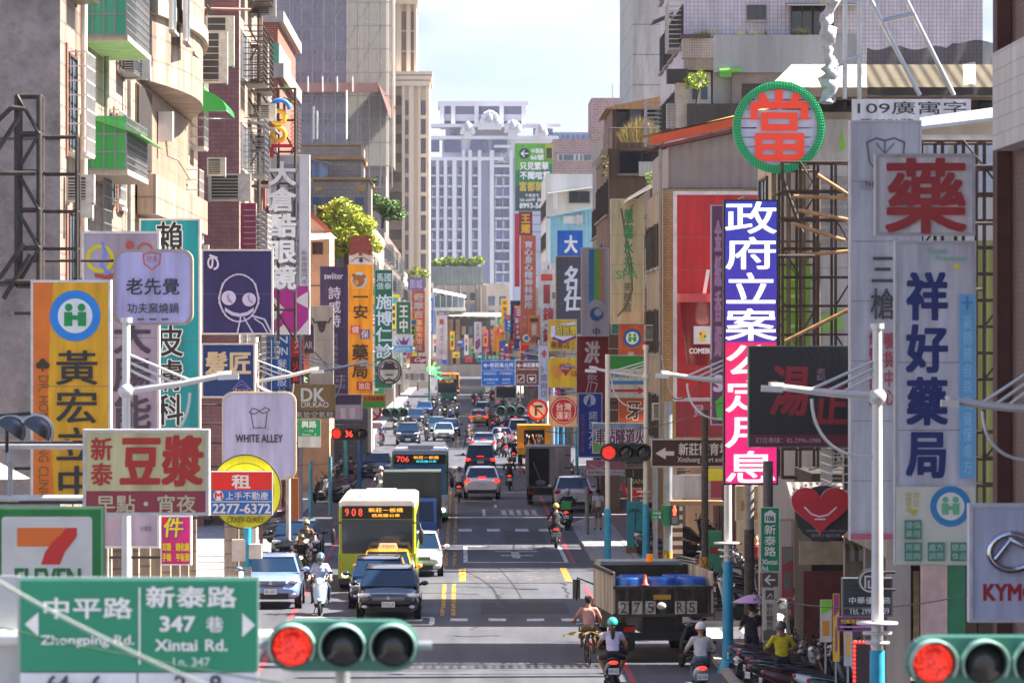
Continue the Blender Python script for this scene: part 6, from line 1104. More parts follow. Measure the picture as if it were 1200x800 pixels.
b=MB();b.box(-.02,w-.08,L+.002,L+.03,.95,2.75,M('1a1816',.8));b.build('interior_shade',t);b=MB();b.box(-w,-.05,L+.004,L+.05,.9,2.8,M('a9a9a6',.5,.2,.3,2,streak=1));ptext(b,'1237',-.6,L+.052,1.32,.6,.2,BLACK,1)  # dark board painted as the shade inside the open box
for z in(1.2,1.8,2.4):b.box(-w,-w+.3,L+.052,L+.07,z,z+.05,DKPL)
b.build('rear_door',t);b=MB();b.box(w-.1,w+.06,L,L+.9,.9,2.8,M('8f8c86',.5,.2,.3,2));b.build('open_door',t);b=MB();b.bar((.3,L+.05,.95),(.75,L+.04,2.1),.12,.05,M('b58a52',.7));b.ell((.4,L-.0,1.1),(.28,.1,.16),M('8f9aa5',.7),8,6);b.build('cargo',t)
for s in(-1,1):b=MB();b.box(s*.85-.09,s*.85+.09,L+.02,L+.05,.56,.68,REDL);b.build('tail_light',t)
away(t,643,592,L)
t=lorry_box('recycling_lorry','orange yellow lorry with open rear full of bottles and a traffic cone','dd9a1c','d98a1c',2.1,2.6,5.5);L=5.5
b=MB();b.box(-.65,.65,L+.003,L+.03,1.35,2.3,M('17150f',.9));b.build('interior_shade',t);b=MB();r2=random.Random(4)  # dark board painted as the shade inside the open rear
for k in range(40):b.ell((r2.uniform(-.6,.6),L+.05,r2.uniform(1.35,1.95)),(.05,.04,.1),M(r2.choice(['b03a2a','3a7a4a','c9c6bc','3a5a8a','d0a040']),.4),6,4)
b.build('bottles',t);b=MB();b.box(-1.05,1.05,L+.02,L+.4,.75,1.2,M('dd9a1c',.5,0,.2,2));ptext(b,'9G-N7',0,L+.405,1.0,.9,.2,BLACK,1);b.build('loading_tray',t)
b=MB();b.box(-1.06,-.68,L+.04,L+.12,1.3,2.5,M('e0a224',.5));b.box(.68,1.06,L+.04,L+.12,1.3,2.5,M('e0a224',.5));b.build('rear_frame',t)
away(t,626,546,L)
t=thing('traffic_cone','orange and white traffic cone standing behind the orange lorry','cone',(XX(609,gd(556)),gd(556),0));x,y=t.location.x,t.location.y
MB().lathe([(.2,0),(.2,.04),(.14,.05),(.1,.3)],(x,y,0),M('e0601c',.5),14).lathe([(.1,.3),(.07,.48)],(x,y,0),WHT,14).lathe([(.07,.48),(.035,.75)],(x,y,0),M('e0601c',.5),14).build('cone_body',t)
# the tipper with barrels, slightly askew at the shaded kerb
t=thing('tipper_lorry','old grey tipper lorry carrying blue barrels with stencilled number on its tailboard','lorry');w=1.26;L=6.4;z0,z1=1.2,2.26;DG=M('8a857c',.8,.1,.35,1.6,streak=1);DK2=M('3a352f',.85,.1,.5,2)
b=MB();b.prism([(0,.6),(0,1.3),(.2,2.2),(.4,2.3),(1.7,2.3),(1.7,.6)],-1.05,1.05,M('8f9896',.5,0,.2,2),'x');b.build('cab',t)
b=MB();b.box(-w,w,1.9,L-.05,z0-.06,z0,DK2);b.build('bed_floor',t)
for s in(-1,1):
 b=MB();b.box(min(s*w,s*(w-.06)),max(s*w,s*(w-.06)),1.9,L,z0,z1,M('b5afa4',.8,0,.45,1.5,streak=1));b.box(min(s*(w+.05),s*w),max(s*(w+.05),s*w),1.9,L,z1-.08,z1,DK2);b.build('side_board',t)
b=MB();b.box(-w+.07,w-.07,1.9,1.98,z0,z1-.04,DK2);b.build('head_board',t)
b=MB();b.box(-w+.062,w-.062,L-.06,L,z0-.05,z0+.72,DK2);fx=[-w+.1,-w+.52,-w+.92,-w+1.3,-.05,.5,.9,w-.1]
for x in fx:b.box(x-.045,x+.045,L,L+.05,z0-.05,z0+.72,M('4a423a',.85,0,.5,3))
for z in(z0-.05,z0+.64):b.box(-w,w,L+.002,L+.055,z,z+.08,M('4a423a',.85,0,.5,3))
b.build('tailboard',t)
b=MB()
for i,(c,x)in enumerate(zip('275R5',(1.0,.66,.32,-.42,-.72))):b.box(x-.13,x+.13,L+.052,L+.056,z0+.02,z0+.34,M('b5afa4',.85,0,.45,6));ptext(b,c,x,L+.06,z0+.18,.15,.25,BLACK,1)
b.box(.03-.22,.25,L+.052,L+.056,z0+.38,z0+.5,M('b5862a',.7));b.ell((.05,L+.06,z0+.22),(.12,.05,.09),M('d0ccc2',.6),10,6);b.build('stencilled_number',t)
b=MB();b.box(-.5,.5,.5,L-.1,.72,z0-.07,BLACK);b.box(-1.0,1.0,L-.12,L-.02,.55,.75,BLACK);b.box(-1.05,-.5,L-.6,L-.2,.5,.95,DKPL);b.build('chassis',t)
for s in(-1,1):
 for y in(1.0,L-1.3):wheel(t,s*(w-.28),y,.46,.42 if y>3 else .26)
 b=MB();b.box(s*.85-.14,s*.85+.14,L-.02,L+.015,.78,.9,REDL);b.build('tail_light',t);b=MB();b.box(s*.9-.28,s*.9+.28,L-.72,L-.7,.25,.9,BLACK);b.build('mudflap',t)
b=MB();b.tube([(1.0,.5,1.6),(1.5,.2,1.8),(1.52,.15,1.2)],.025,BLACK,6);b.box(1.42,1.62,.1,.16,1.25,1.75,M('6a6a5c',.6));b.build('mirror',t)
b=MB();b.lathe([(.09,2.3),(.09,2.5)],(-.2,1.94,0),M('e07a1c',.3,0,0,1,.4),12);b.build('beacon',t);
away(t,777,776,L,yaw=R(4.5));tl=t
mw_=Matrix.Translation(t.location)@Matrix.Rotation(t.rotation_euler.z,4,'Z')
for i,(x,y)in enumerate([(.78,L-.5),(.0,L-.48),(-.78,L-.52),(.6,L-1.4),(-.5,L-1.4)]):
 p=mw_@Vector((x,y,z0));bt=thing('barrel','blue plastic barrel standing in the tipper lorry bed','barrel',p,0,'blue barrels in the tipper')
 MB().lathe([(.33,.005),(.36,.1),(.37,.45),(.36,.86),(.34,.92),(.3,.92),(.29,.2)],p,M('1f5fb8',.4,0,.1,2),22).build('drum',bt);MB().lathe([(.375,.55),(.385,.57),(.385,.6),(.375,.62)],p,M('1c55a8',.4),22).build('hoop',bt)
p=mw_@Vector((.45,L+.0,z0+.74));t=thing('traffic_cone','small orange cone stuck on the tipper tailboard','cone',p);MB().lathe([(.1,0),(.1,.02),(.06,.03),(.025,.26)],p,M('e0501c',.5),12).build('cone_body',t)
# ---- scooters
def scooter(label,paint,seat='1c1c1e',group=None,top=None,lit=True,plate='MTD-218'):
 """Nose at -Y, standing at the origin (wheelbase centre)."""
 t=thing('motor_scooter',label,'scooter',group=group);pm=M(paint,.3,.1,0,1,0,0,0,.8)
 for y in(-.62,.62):
  b=MB();b.lathe([(.13,-.05),(.2,-.05),(.225,-.03),(.225,.03),(.2,.05),(.13,.05)],(0,y,.225),TYRE,18,'x');o=b.build('wheel',t);MB().lathe([(.13,-.03),(.03,-.045),(.03,.045),(.13,.03)],(0,y,.225),CHROME,10,'x').build('rim',o)
 b=MB()
 loft(b,[[(x*k,y,z)for x,y in((-.19,.06),(-.16,-.03),(0,-.09),(.16,-.03),(.19,.06),(0,.03))]for k,y0,z in((.8,0,.42),(1,0,.6),(.95,0,.8),(.7,0,.96))]and[[(x*k,yy+dy,z)for x,yy in((-.2,.06),(-.16,-.04),(0,-.1),(.16,-.04),(.2,.06),(0,.03))]for k,dy,z in((.75,-.46,.36),(1,-.44,.58),(.95,-.38,.8),(.62,-.32,.98))],pm);b.ell((0,-.63,.47),(.1,.24,.06),pm,12,6);b.build('front_fairing',t)
 b=MB();b.prism([(-.42,.26),(.05,.26),(.05,.34),(-.4,.34)],-.16,.16,BLACK,'x');b.build('floorboard',t)
 b=MB();rs=[]
 for y,w_,z0_,z1_ in((.02,.13,.34,.68),(.25,.18,.36,.74),(.55,.19,.44,.78),(.85,.12,.6,.82),(.95,.05,.7,.8)):rs.append([(-w_,y,z0_),(-w_*1.1,y,(z0_+z1_)/2),(-w_*.9,y,z1_),(w_*.9,y,z1_),(w_*1.1,y,(z0_+z1_)/2),(w_,y,z0_)])
 loft(b,rs,pm);subsurf(b.build('rear_body',t))
 b=MB();rs=[[(-w_,y,z),(-w_*.9,y,z+h),(w_*.9,y,z+h),(w_,y,z)]for y,w_,z,h in((.02,.1,.7,.04),(.2,.15,.74,.06),(.5,.16,.77,.08),(.8,.12,.82,.06),(.88,.06,.83,.03))];loft(b,rs,M(seat,.6));subsurf(b.build('seat',t))
 b=MB();b.tube([(0,-.62,.225),(0,-.42,.75),(0,-.34,1.0)],[.035,.045,.05],BLACK,8);b.tube([(-.34,-.24,1.03),(-.12,-.33,1.02),(.12,-.33,1.02),(.34,-.24,1.03)],.022,BLACK,8);b.ell((0,-.36,1.02),(.15,.11,.09),pm,12,8);b.build('handlebar',t)
 for s in(-1,1):
  b=MB();b.tube([(s*.22,-.28,1.04),(s*.3,-.3,1.2)],.01,BLACK,6);b.ell((s*.32,-.3,1.25),(.07,.02,.045),BLACK,10,6);b.build('mirror',t)
 b=MB();b.ell((0,-.45,1.0),(.08,.05,.06),M('fff0c8',.3,0,0,1,2.0)if lit else LAMP,10,6);b.build('headlight',t)
 b=MB();b.ell((0,.93,.76),(.1,.05,.045),REDX if lit else REDL,10,6);b.build('tail_light',t)
 b=MB();b.box(-.12,.12,.985,.995,.5,.64,PLATE);b.bar((0,.9,.62),(0,.985,.57),.1,.03,BLACK);ptext(b,plate,0,.998,.57,.2,.08,BLACK,1);b.build('number_plate',t)
 b=MB();b.tube([(.12,.2,.25),(.16,.55,.25),(.17,.95,.34)],[.03,.05,.06],DKPL,8);b.ell((-.1,.45,.28),(.07,.25,.1),DKPL,10,6);b.tube([(-.12,.1,.26),(-.2,.12,.02)],.015,DKPL,5);b.build('engine',t)
 if top:b=MB();b.box(-.2,.2,.62,1.0,.88,1.22,M(top,.4));b.build('top_box',t)
 return t
 # ================================================================ people
TMP=bpy.data.scenes.new('workbench')
def cap(b,a,c,ra,rc,m,sq=(1,1)):
 a,c=Vector(a),Vector(c);n=5
 b.tube([a.lerp(c,i/n)for i in range(n+1)],[ra+(rc-ra)*i/n for i in range(n+1)],m,12);b.ell(a,(ra,)*3,m,12,8);b.ell(c,(rc,)*3,m,12,8)
def person(label,J,shirt,trousers,skin='b98a68',shoe='26262a',hair='17130f',sleeve=.55,short=False,helmet=None,long_hair=False,slim=1.0,visor=False,group=None,mask=None,hands='grip',chin=0):
 """One continuous body grown round a posed skeleton J; faces -Y. Keys: pelvis chest neck head sh el wr hip kn an toe (L, R pairs)."""
 V={k:Vector(v)for k,v in J.items()};d=MB();dm=M('777777')
 seg=[]
 def limb(a,c,ra,rc,mat,alt=None,cut=1):cap(d,V[a],V[c],ra,rc,dm);seg.append((V[a],V[c],mat,alt,cut))
 S_,T_,K_=0,1,2
 up=(V['chest']-V['pelvis']).normalized();sd_=(V['shR']-V['shL']).normalized();fr=up.cross(sd_)
 rot=Matrix((sd_,fr,up)).transposed()
 for f,rx,ry in((0,.165,.125),(.25,.155,.115),(.5,.15,.112),(.75,.165,.118),(1.0,.175,.115),(1.18,.14,.09)):d.ell(V['pelvis'].lerp(V['chest'],f),(rx*slim,ry*slim,.12),dm,16,10,rot)
 seg.append((V['pelvis']-up*.1,V['pelvis']+up*.02,T_,None,1));seg.append((V['pelvis']+up*.05,V['chest']+up*.12,S_,None,1))
 limb('chest','neck',.075,.055,S_);limb('neck','head',.055,.052,K_)
 for s in 'LR':
  limb('sh'+s,'el'+s,.062*slim,.045,S_,K_,sleeve);limb('el'+s,'wr'+s,.044,.03,S_ if sleeve>1 else K_,K_,.9)
  cap(d,V['chest']+up*.06,V['sh'+s],.08,.062*slim,dm);seg.append((V['chest']+up*.06,V['sh'+s],S_,None,1))
  limb('hip'+s,'kn'+s,.088*slim,.062,T_,K_,.85 if short else 2);limb('kn'+s,'an'+s,.06,.04,K_ if short else T_,None,1)
  cap(d,V['pelvis'],V['hip'+s],.11*slim,.09*slim,dm);seg.append((V['pelvis'],V['hip'+s],T_,None,1))
  cap(d,V['an'+s],V['toe'+s],.045,.038,dm);seg.append((V['an'+s]-Vector((0,0,.02)),V['toe'+s],3,None,1))
 hc=V['head'];fw=Vector((0,-1,0));
 d.ell(hc,(.076,.095,.115),dm,18,14);d.ell(hc+Vector((0,-.03,-.06)),(.055,.06,.06),dm,12,8)
 d.ell(hc+Vector((0,-.1,-.015)),(.014,.02,.024),dm,8,6)
 for s in(-1,1):d.ell(hc+Vector((s*.078,.005,-.01)),(.012,.022,.032),dm,8,6)
 seg.append((hc+Vector((0,0,-.09)),hc+Vector((0,0,.08)),K_,None,1))
 me=d.mesh('raw');o=bpy.data.objects.new('raw',me);TMP.collection.objects.link(o)
 r=o.modifiers.new('r','REMESH');r.mode='VOXEL';r.voxel_size=.017;sm=o.modifiers.new('s','SMOOTH');sm.iterations=3;sm.factor=.5
 vl=TMP.view_layers[0];vl.update();ev=o.evaluated_get(vl.depsgraph);m2=ev.to_mesh()
 vs=[v.co.copy()for v in m2.vertices];fs=[tuple(p.vertices)for p in m2.polygons];ev.to_mesh_clear();bpy.data.objects.remove(o);bpy.data.meshes.remove(me)
 t=thing('person',label,'person',group=group)
 mats=[M(shirt,.85,0,.16,9,0,0,.7),M(trousers,.85,0,.16,9,0,0,.7),M(skin,.55,0,.04,8),M(shoe,.6),M('241d1a',.5),M('8a4a44',.5),M('e9e6e2',.4)]
 body=MB();body.mats=mats;body.v=[tuple(v)for v in vs]
 for f in fs:
  c=(vs[f[0]]+vs[f[2 if len(f)>2 else 1]])/2;best=9;bi=0
  for a,e,m,alt,cut in seg:
   ae=e-a;tt=(c-a).dot(ae)/max(1e-6,ae.length_squared);q=min(1,max(0,tt));dd=(a+ae*q-c).length
   if m==K_ and alt is None and a.z>.9*V['neck'].z and dd<.13:dd*=.8
   if dd<best:best=dd;bi=alt if(alt is not None and q>cut)else m
  body.f.append(f);body.mi.append(bi);body.sm.append(True)
 for s in(-1,1):
  body.ell(hc+Vector((s*.031,-.091,.005)),(.012,.007,.007),mats[6],8,6);body.ell(hc+Vector((s*.031,-.097,.005)),(.006,.003,.006),mats[4],6,4);body.bar(hc+Vector((s*.018,-.097,.024)),hc+Vector((s*.046,-.09,.022)),.006,.006,mats[4])
 body.ell(hc+Vector((0,-.094,-.055)),(.022,.008,.007),mats[5],8,6)
 for s in 'LR':
  w_=V['wr'+s];dr=(w_-V['el'+s]).normalized();k=1 if s=='R' else-1
  sv=dr.cross(Vector((0,0,1)));sv=sv.normalized()if sv.length>.1 else Vector((0,1,0));nv=sv.cross(dr).normalized()
  body.ell(w_+dr*.05,(.038,.05,.02),mats[2],10,8,Matrix((sv,dr,nv)).transposed())
  for i,ln in enumerate((.055,.066,.062,.048)):
   p0=w_+dr*.088+sv*(.027-.018*i);p1=p0+dr*ln*.45-nv*.012;p2=p1-nv*ln*(.5 if hands=='grip' else .2)+dr*ln*(.1 if hands=='grip' else .35);body.tube([p0-dr*.02,p0,p1,p2],[.0095,.0095,.0085,.007],mats[2],6)
  q0=w_+dr*.03+sv*.034*(1 if k>0 else-1)*-1;body.tube([q0,q0+dr*.03+sv*.022*-k,q0+dr*.055+sv*.02*-k-nv*.014],[.011,.01,.008],mats[2],6)
 body.build('body',t)
 if helmet:
  b=MB();hm=M(helmet,.3,0,.05,6,0,0,0,.6);c=hc+Vector((0,.012,.035));vs2=[];n=20
  prof=[(math.sin(a)*.135,math.cos(a)*.14)for a in[i*math.pi*.56/9 for i in range(10)]]
  b.lathe([(max(.001,r_),h_)for r_,h_ in prof],c,hm,n,'z',True,.93,1.12);b.add([(c.x+.128*.93*math.cos(a),c.y+.128*1.15*math.sin(a),c.z-.03)for a in[i*.3142 for i in range(20)]]+[(c.x+.09*math.cos(a),c.y+.1*math.sin(a),c.z-.05)for a in[i*.3142 for i in range(20)]],[(i,(i+1)%20,20+(i+1)%20,20+i)for i in range(20)],BLACK)
  b.build('helmet',t)
  b=MB();b.tube([hc+Vector((-.085,0,0)),hc+Vector((-.06,-.04,-.1)),hc+Vector((0,-.06,-.125)),hc+Vector((.06,-.04,-.1)),hc+Vector((.085,0,0))],.007,BLACK,5);b.build('helmet_strap',t)
  if visor:b=MB();b.ell(hc+Vector((0,-.035,.02)),(.11,.115,.06),GLASS('20262e',.1),16,8);b.build('visor',t)
 else:
  b=MB();b.ell(hc+Vector((0,.022,.03)),(.088,.098,.108),M(hair,.7,0,.2,30),16,10)
  for i in range(26):a=i*2.4;b.ell(hc+Vector((.06*math.cos(a),.035+.05*math.sin(a),.06+.03*math.sin(i))),(.035,.035,.04),M(hair,.7,0,.2,30),8,5)
  b.build('hair',t)
 if long_hair:b=MB();b.tube([hc+Vector((0,.1,-.02)),hc+Vector((0,.14,-.12)),hc+Vector((0,.15,-.28)),hc+Vector((0,.14,-.4))],[.05,.055,.045,.015],M('3a2218',.6,0,.2,20),10);b.build('ponytail',t)
 if mask:b=MB();b.ell(hc+Vector((0,-.072,-.045)),(.062,.045,.05),M(mask,.7),12,8);b.build('face_mask',t)
 return t
def ride(lean=0,sit=0,z=0,feet='board',w=.0):
 """Seated on a scooter whose origin is the wheelbase centre."""
 y=.32+sit;p={'pelvis':(0,y,.93+z),'chest':(0,y-.1-lean,1.27+z),'neck':(0,y-.12-lean,1.44+z),'head':(0,y-.15-lean,1.575+z)}
 for s,k in(('L',-1),('R',1)):
  p['sh'+s]=(k*.175,y-.1-lean,1.36+z);p['el'+s]=(k*.31,y-.22-lean,1.14+z);p['wr'+s]=(k*.315,-.17,1.06)if sit<.2 else(k*.2,y-.4,1.0+z)
  p['hip'+s]=(k*.1,y-.04,.88+z);p['kn'+s]=(k*(.17+w),y-.42,.8+z)
  if feet=='board':p['an'+s]=(k*.14,y-.46,.42);p['toe'+s]=(k*.15,y-.62,.38)
  elif feet=='ground':p['kn'+s]=(k*.24,y-.38,.6);p['an'+s]=(k*.32,y-.26,.13);p['toe'+s]=(k*.36,y-.42,.05)
  else:p['kn'+s]=(k*.25,y-.32,.72+z);p['an'+s]=(k*.24,y-.12,.36);p['toe'+s]=(k*.26,y-.28,.33)
 return p
def walk(st=.0,arms=None,h=1.0):
 p={'pelvis':(0,0,.95),'chest':(0,-.02,1.3),'neck':(0,-.03,1.47),'head':(0,-.06,1.6)}
 for s,k in(('L',-1),('R',1)):
  f=st*k
  p['sh'+s]=(k*.18,-.02,1.4);p['el'+s]=(k*.24,.04+f*.1,1.13);p['wr'+s]=(k*.25,-.05+f*.25,.92)
  p['hip'+s]=(k*.09,0,.9);p['kn'+s]=(k*.1,-.05-f*.15,.5);p['an'+s]=(k*.1,.02-f*.32,.1 if k*st>=0 else .14);p['toe'+s]=(k*.12,-.13-f*.32,.045)
 if arms:p.update(arms)
 return{k:(v[0],v[1],v[2]*h)for k,v in p.items()}
def rider(px,py,back,sc,pr,yaw=0,z=0):
 d=gd(py);x=XX(px,d)
 for o in(sc,pr):
  if o:o.location=(x,d+.85,z);o.rotation_euler=(0,0,(math.pi if back else 0)+yaw)
A=math.pi
# near pairs
rider(374,722,False,scooter('pale blue and white scooter with two riders at the kerb line','a9c4dc'),person('rider in pale blue shirt with turquoise mask at the front of a blue scooter',ride(.02),'a9bce0','7f8aa8',helmet='3a4450',mask='2f9aa8',sleeve=1.2,hands='grip'))
pp=person('passenger in pale blue shirt behind the masked rider',ride(0,.38,.06,'peg'),'9fb4dc','3a4050',helmet='4f6a84',sleeve=.6);pp.location=(XX(374,gd(722)),gd(722)+.85,0)
rider(352,690,False,scooter('black scooter carrying a rider in a black shirt','24262a'),person('rider in black t-shirt with a patterned helmet',ride(.02,0,0,'ground'),'1c1c20','2a2a30',helmet='3a3a34',sleeve=.5))
rider(358,668,False,scooter('dark scooter last in the kerbside pair','33363c'),person('rider in brown top with a chrome helmet behind the black shirted rider',ride(.02),'6a5648','3a3a40',helmet='8f9468',visor=True,sleeve=.5))
rider(652,643,True,scooter('black scooter with lit tail lamp driving away on the shaded side','1a1b1e',plate='826-PKT'),person('rider in dark jacket with a yellow striped helmet seen from behind',ride(.0,w=.1),'33343a','26272c',helmet='c9b858',sleeve=1.2))
rider(666,621,True,scooter('delivery scooter with a bright green top box','222428',top='2fae4a'),person('delivery rider in black with a white helmet',ride(.02),'1f2024','1c1d20',helmet='b9bcc0',sleeve=1.2),yaw=R(-6))
rider(538,588,True,scooter('dark scooter beside the white crossover','2a2224'),person('rider in white shirt beside the white crossover',ride(0),'cfcdd6','3a3c44',helmet='4a4a50',sleeve=.6))
rider(597,574,True,scooter('dark scooter in the gap before the orange lorry','1d1e22'),person('rider in dark clothes in the gap before the open box lorry',ride(0),'23262e','22242a',helmet='2a2c30',sleeve=1.2))
rider(602,545,True,scooter('scooter with a white rear box by the orange cone','2a2c30'),person('rider with a white helmet near the orange lorry',ride(0),'20242c','2a2c34',helmet='dcdcdc',sleeve=1.2))
# bicycle and its rider
t=thing('bicycle','small dark red bicycle ridden towards the sunlit strip','bicycle');fm=M('5a2224',.4)
for y in(-.48,.48):
 b=MB();b.tube([(0,y+.28*math.cos(a*.2618),.29+.28*math.sin(a*.2618))for a in range(25)],.018,TYRE,6,False);o=b.build('wheel',t);b=MB()
 for k in range(10):a=k*.628;b.tube([(0,y,.29),(0,y+.27*math.cos(a),.29+.27*math.sin(a))],.003,CHROME,4)
 b.build('spokes',o)
b=MB();b.tube([(0,.48,.29),(0,.05,.27),(0,.2,.72)],.018,fm,8);b.tube([(0,.48,.29),(0,.17,.6)],.014,fm,8);b.tube([(0,.05,.27),(0,-.33,.72),(0,-.36,.95)],.02,fm,8);b.tube([(0,-.48,.29),(0,-.33,.75)],.018,fm,8);b.build('frame',t)
MB().tube([(-.28,-.2,.98),(0,-.36,.98),(.28,-.2,.98)],.014,CHROME,8).build('handlebar',t);MB().ell((0,.22,.77),(.11,.14,.045),BLACK,12,6).build('saddle',t)
b=MB()
for k in range(6):b.box(-.17+k*.064,-.155+k*.064,-.72,-.45,.62,.88,DKPL)
b.box(-.18,.18,-.72,-.45,.6,.615,DKPL);b.build('basket',t);MB().ell((0,.72,.55),(.05,.03,.05),REDL,8,6).build('reflector',t)
J=ride(.05);J={k:Vector(v)for k,v in J.items()};J['kn'+'L']=(-.14,-.02,.72);J['anL']=(-.15,.12,.33);J['toeL']=(-.16,-.02,.27);J['knR']=(.14,-.06,.8);J['anR']=(.14,-.02,.46);J['toeR']=(.15,-.16,.42)
pr=person('cyclist in dusty pink top with short black hair',J,'c08a80','6f6040',sleeve=.75,skin='9a6c50')
rider(690,780,True,t,pr,yaw=R(4))
bag=thing('carrier_bag','purple carrier bag hanging beside the cyclist','bag',(XX(700,gd(775)),gd(775)+.4,.6));MB().ell(bag.location+Vector((0,0,.06)),(.14,.1,.18),M('6a4a7a',.5,0,.2,9),12,8).tube([bag.location+Vector((-.05,0,.2)),bag.location+Vector((0,0,.36)),bag.location+Vector((.05,0,.2))],.012,M('6a4a7a',.5),6).build('bag_body',bag)
cl=thing('draped_cloth','olive cloth draped over the bicycle rack behind the cyclist','cloth',(XX(690,gd(780)),gd(780)+.55,.72));b=MB();g=[]
for j in range(6):
 for i in range(15):u=i/14*2-1;g.append(cl.location+Vector((u*.62,(j/5-.5)*.5,.1-.1*u*u+.03*math.sin(i*1.7+j)-(.03 if j in(0,5)else 0))))
b.add(g,[(j*15+i,j*15+i+1,(j+1)*15+i+1,(j+1)*15+i)for j in range(5)for i in range(14)],M('7a6c3c',.8,0,.2,6),True);b.build('cloth',cl)
rider(719,815,True,scooter('black scooter of the rider in the turquoise helmet','1b1c20',plate='NKP-553'),person('rider in white t-shirt with turquoise helmet and brown ponytail',ride(0,w=.12),'d6cfe6','2a2a30',helmet='2fb8a8',long_hair=True,sleeve=.5,short=True))
rider(823,822,True,scooter('pale scooter of the rider in the white hooded jacket','b9bcc0',plate='365-HLB'),person('rider in white hooded jacket with a white helmet by the kerb',ride(0),'cfcdca','5a6a7a',helmet='dcd9d4',sleeve=1.3))
tt=scooter('black scooter parked with its rear to the road behind the tipper','1a1b1d',lit=False,plate='MYD-119');tt.location=(XX(806,gd(783)),gd(783),0);tt.rotation_euler=(0,0,A+R(12));tt.rotation_euler[1]=R(-8)
# walkers
t=person('woman walking away in black t-shirt and dark shorts',walk(.5,{'elR':(.27,-.1,1.12),'wrR':(.2,-.28,1.24)},.98),'1c1c24','22243a',short=True,sleeve=.75,skin='c09a80',shoe='3a3430');d=gd(797);t.location=(XX(881,d),d,.125);t.rotation_euler=(0,0,A)
u=thing('umbrella','lilac umbrella held by the woman in black','umbrella',(XX(884,d),d+.1,1.35));c=Vector((XX(884,d),d+.25,1.9));b=MB();n=16
vs=[c+Vector((0,0,.13))];
for k in range(1,6):
 r_=.1*k
 for i in range(n):a=6.28318*i/n;sc_=1-(.05 if i%2 else 0)*k/5;vs.append(c+Vector((r_*sc_*math.cos(a),r_*sc_*math.sin(a),.13-.5*r_*r_-.14*r_)))
fs=[(0,1+i,1+(i+1)%n)for i in range(n)]+[(1+k*n+i,1+k*n+(i+1)%n,1+(k+1)*n+(i+1)%n,1+(k+1)*n+i)for k in range(4)for i in range(n)]
o=MB().add(vs,fs,M('b58fc0',.6,0,.08,4),True).build('canopy',u);md=o.modifiers.new('t','SOLIDIFY');md.thickness=.006
MB().tube([c+Vector((0,0,.16)),c+Vector((-.06,-.16,-.52))],.008,CHROME,6).build('shaft',u)
b=MB()
for i in range(8):a=6.28318*i/8;b.tube([c+Vector((0,0,.1)),c+Vector((.48*math.cos(a),.48*math.sin(a),-.075))],.004,CHROME,4)
b.build('ribs',u)
g=thing('shopping_bag','brown paper bag hanging from the hand of the woman in black','bag',(XX(867,d),d,.75));gx,gy=XX(867,d),d-.02;MB().prism([(gx-.09,.62),(gx+.09,.62),(gx+.11,.9),(gx-.11,.9)],gy-.06,gy+.06,M('a8845a',.7,0,.15,8)).build('bag_body',g);MB().tube([(gx-.06,gy,.9),(gx,gy,1.06),(gx+.06,gy,.9)],.008,M('8a6a44',.7),6).build('handle',g)
t=person('man in yellow t-shirt and dark cap standing over the scooters',walk(.1,{'elL':(-.36,-.12,1.18),'wrL':(-.2,-.3,1.05),'elR':(.3,-.2,1.15),'wrR':(.14,-.36,1.05)}),'d6c21c','2a2c38',sleeve=.8,helmet='2a2c30',skin='8a5f46');d=gd(828);t.location=(XX(916,d),d,.125);t.rotation_euler=(0,0,A+R(15))
b=MB()
for q in(0,):
 c=Vector((0,.135,1.24));b.tube([c+Vector((.1*math.cos(a*.3142),0,.1*math.sin(a*.3142)))for a in range(21)],.006,BLACK,4)
 for z in(-.05,0,.05):hw=math.sqrt(.01-z*z);b.tube([c+Vector((-hw,0,z)),c+Vector((hw,0,z))],.005,BLACK,4)
 b.tube([c+Vector((0,0,-.1)),c+Vector((0,0,.1))],.005,BLACK,4)
b.build('shirt_print',t)
t=person('man in white t-shirt and grey shorts with a shoulder strap on the pavement',walk(.12),'dcdae0','6a655c',short=True,sleeve=.6,hair='14141a');d=gd(625);t.location=(XX(701,d),d,.125);t.rotation_euler=(0,0,A+R(10))
b=MB();b.tube([(-.17,.06,1.42),(-.02,.145,1.2),(.16,.1,.98)],.018,BLACK,6);b.ell((.2,.04,.93),(.06,.1,.1),BLACK,10,6);b.build('shoulder_bag',t)
t=person('pedestrian in dark clothes with a backpack on the sunny pavement',walk(.4),'4a4a58','1f2026',hair='14120f');d=gd(572);t.location=(XX(411,d),d,.0);b=MB();b.ell((0,.16,1.25),(.15,.1,.22),M('5a5a6a',.7),12,8);b.build('backpack',t);t.rotation_euler=(0,0,A)
t=person('shopper in red top among the parked scooters by the green cabinet',walk(.1),'8f2f34','3a342f',hair='14120f');d=gd(694);t.location=(XX(886,d),d,.125)
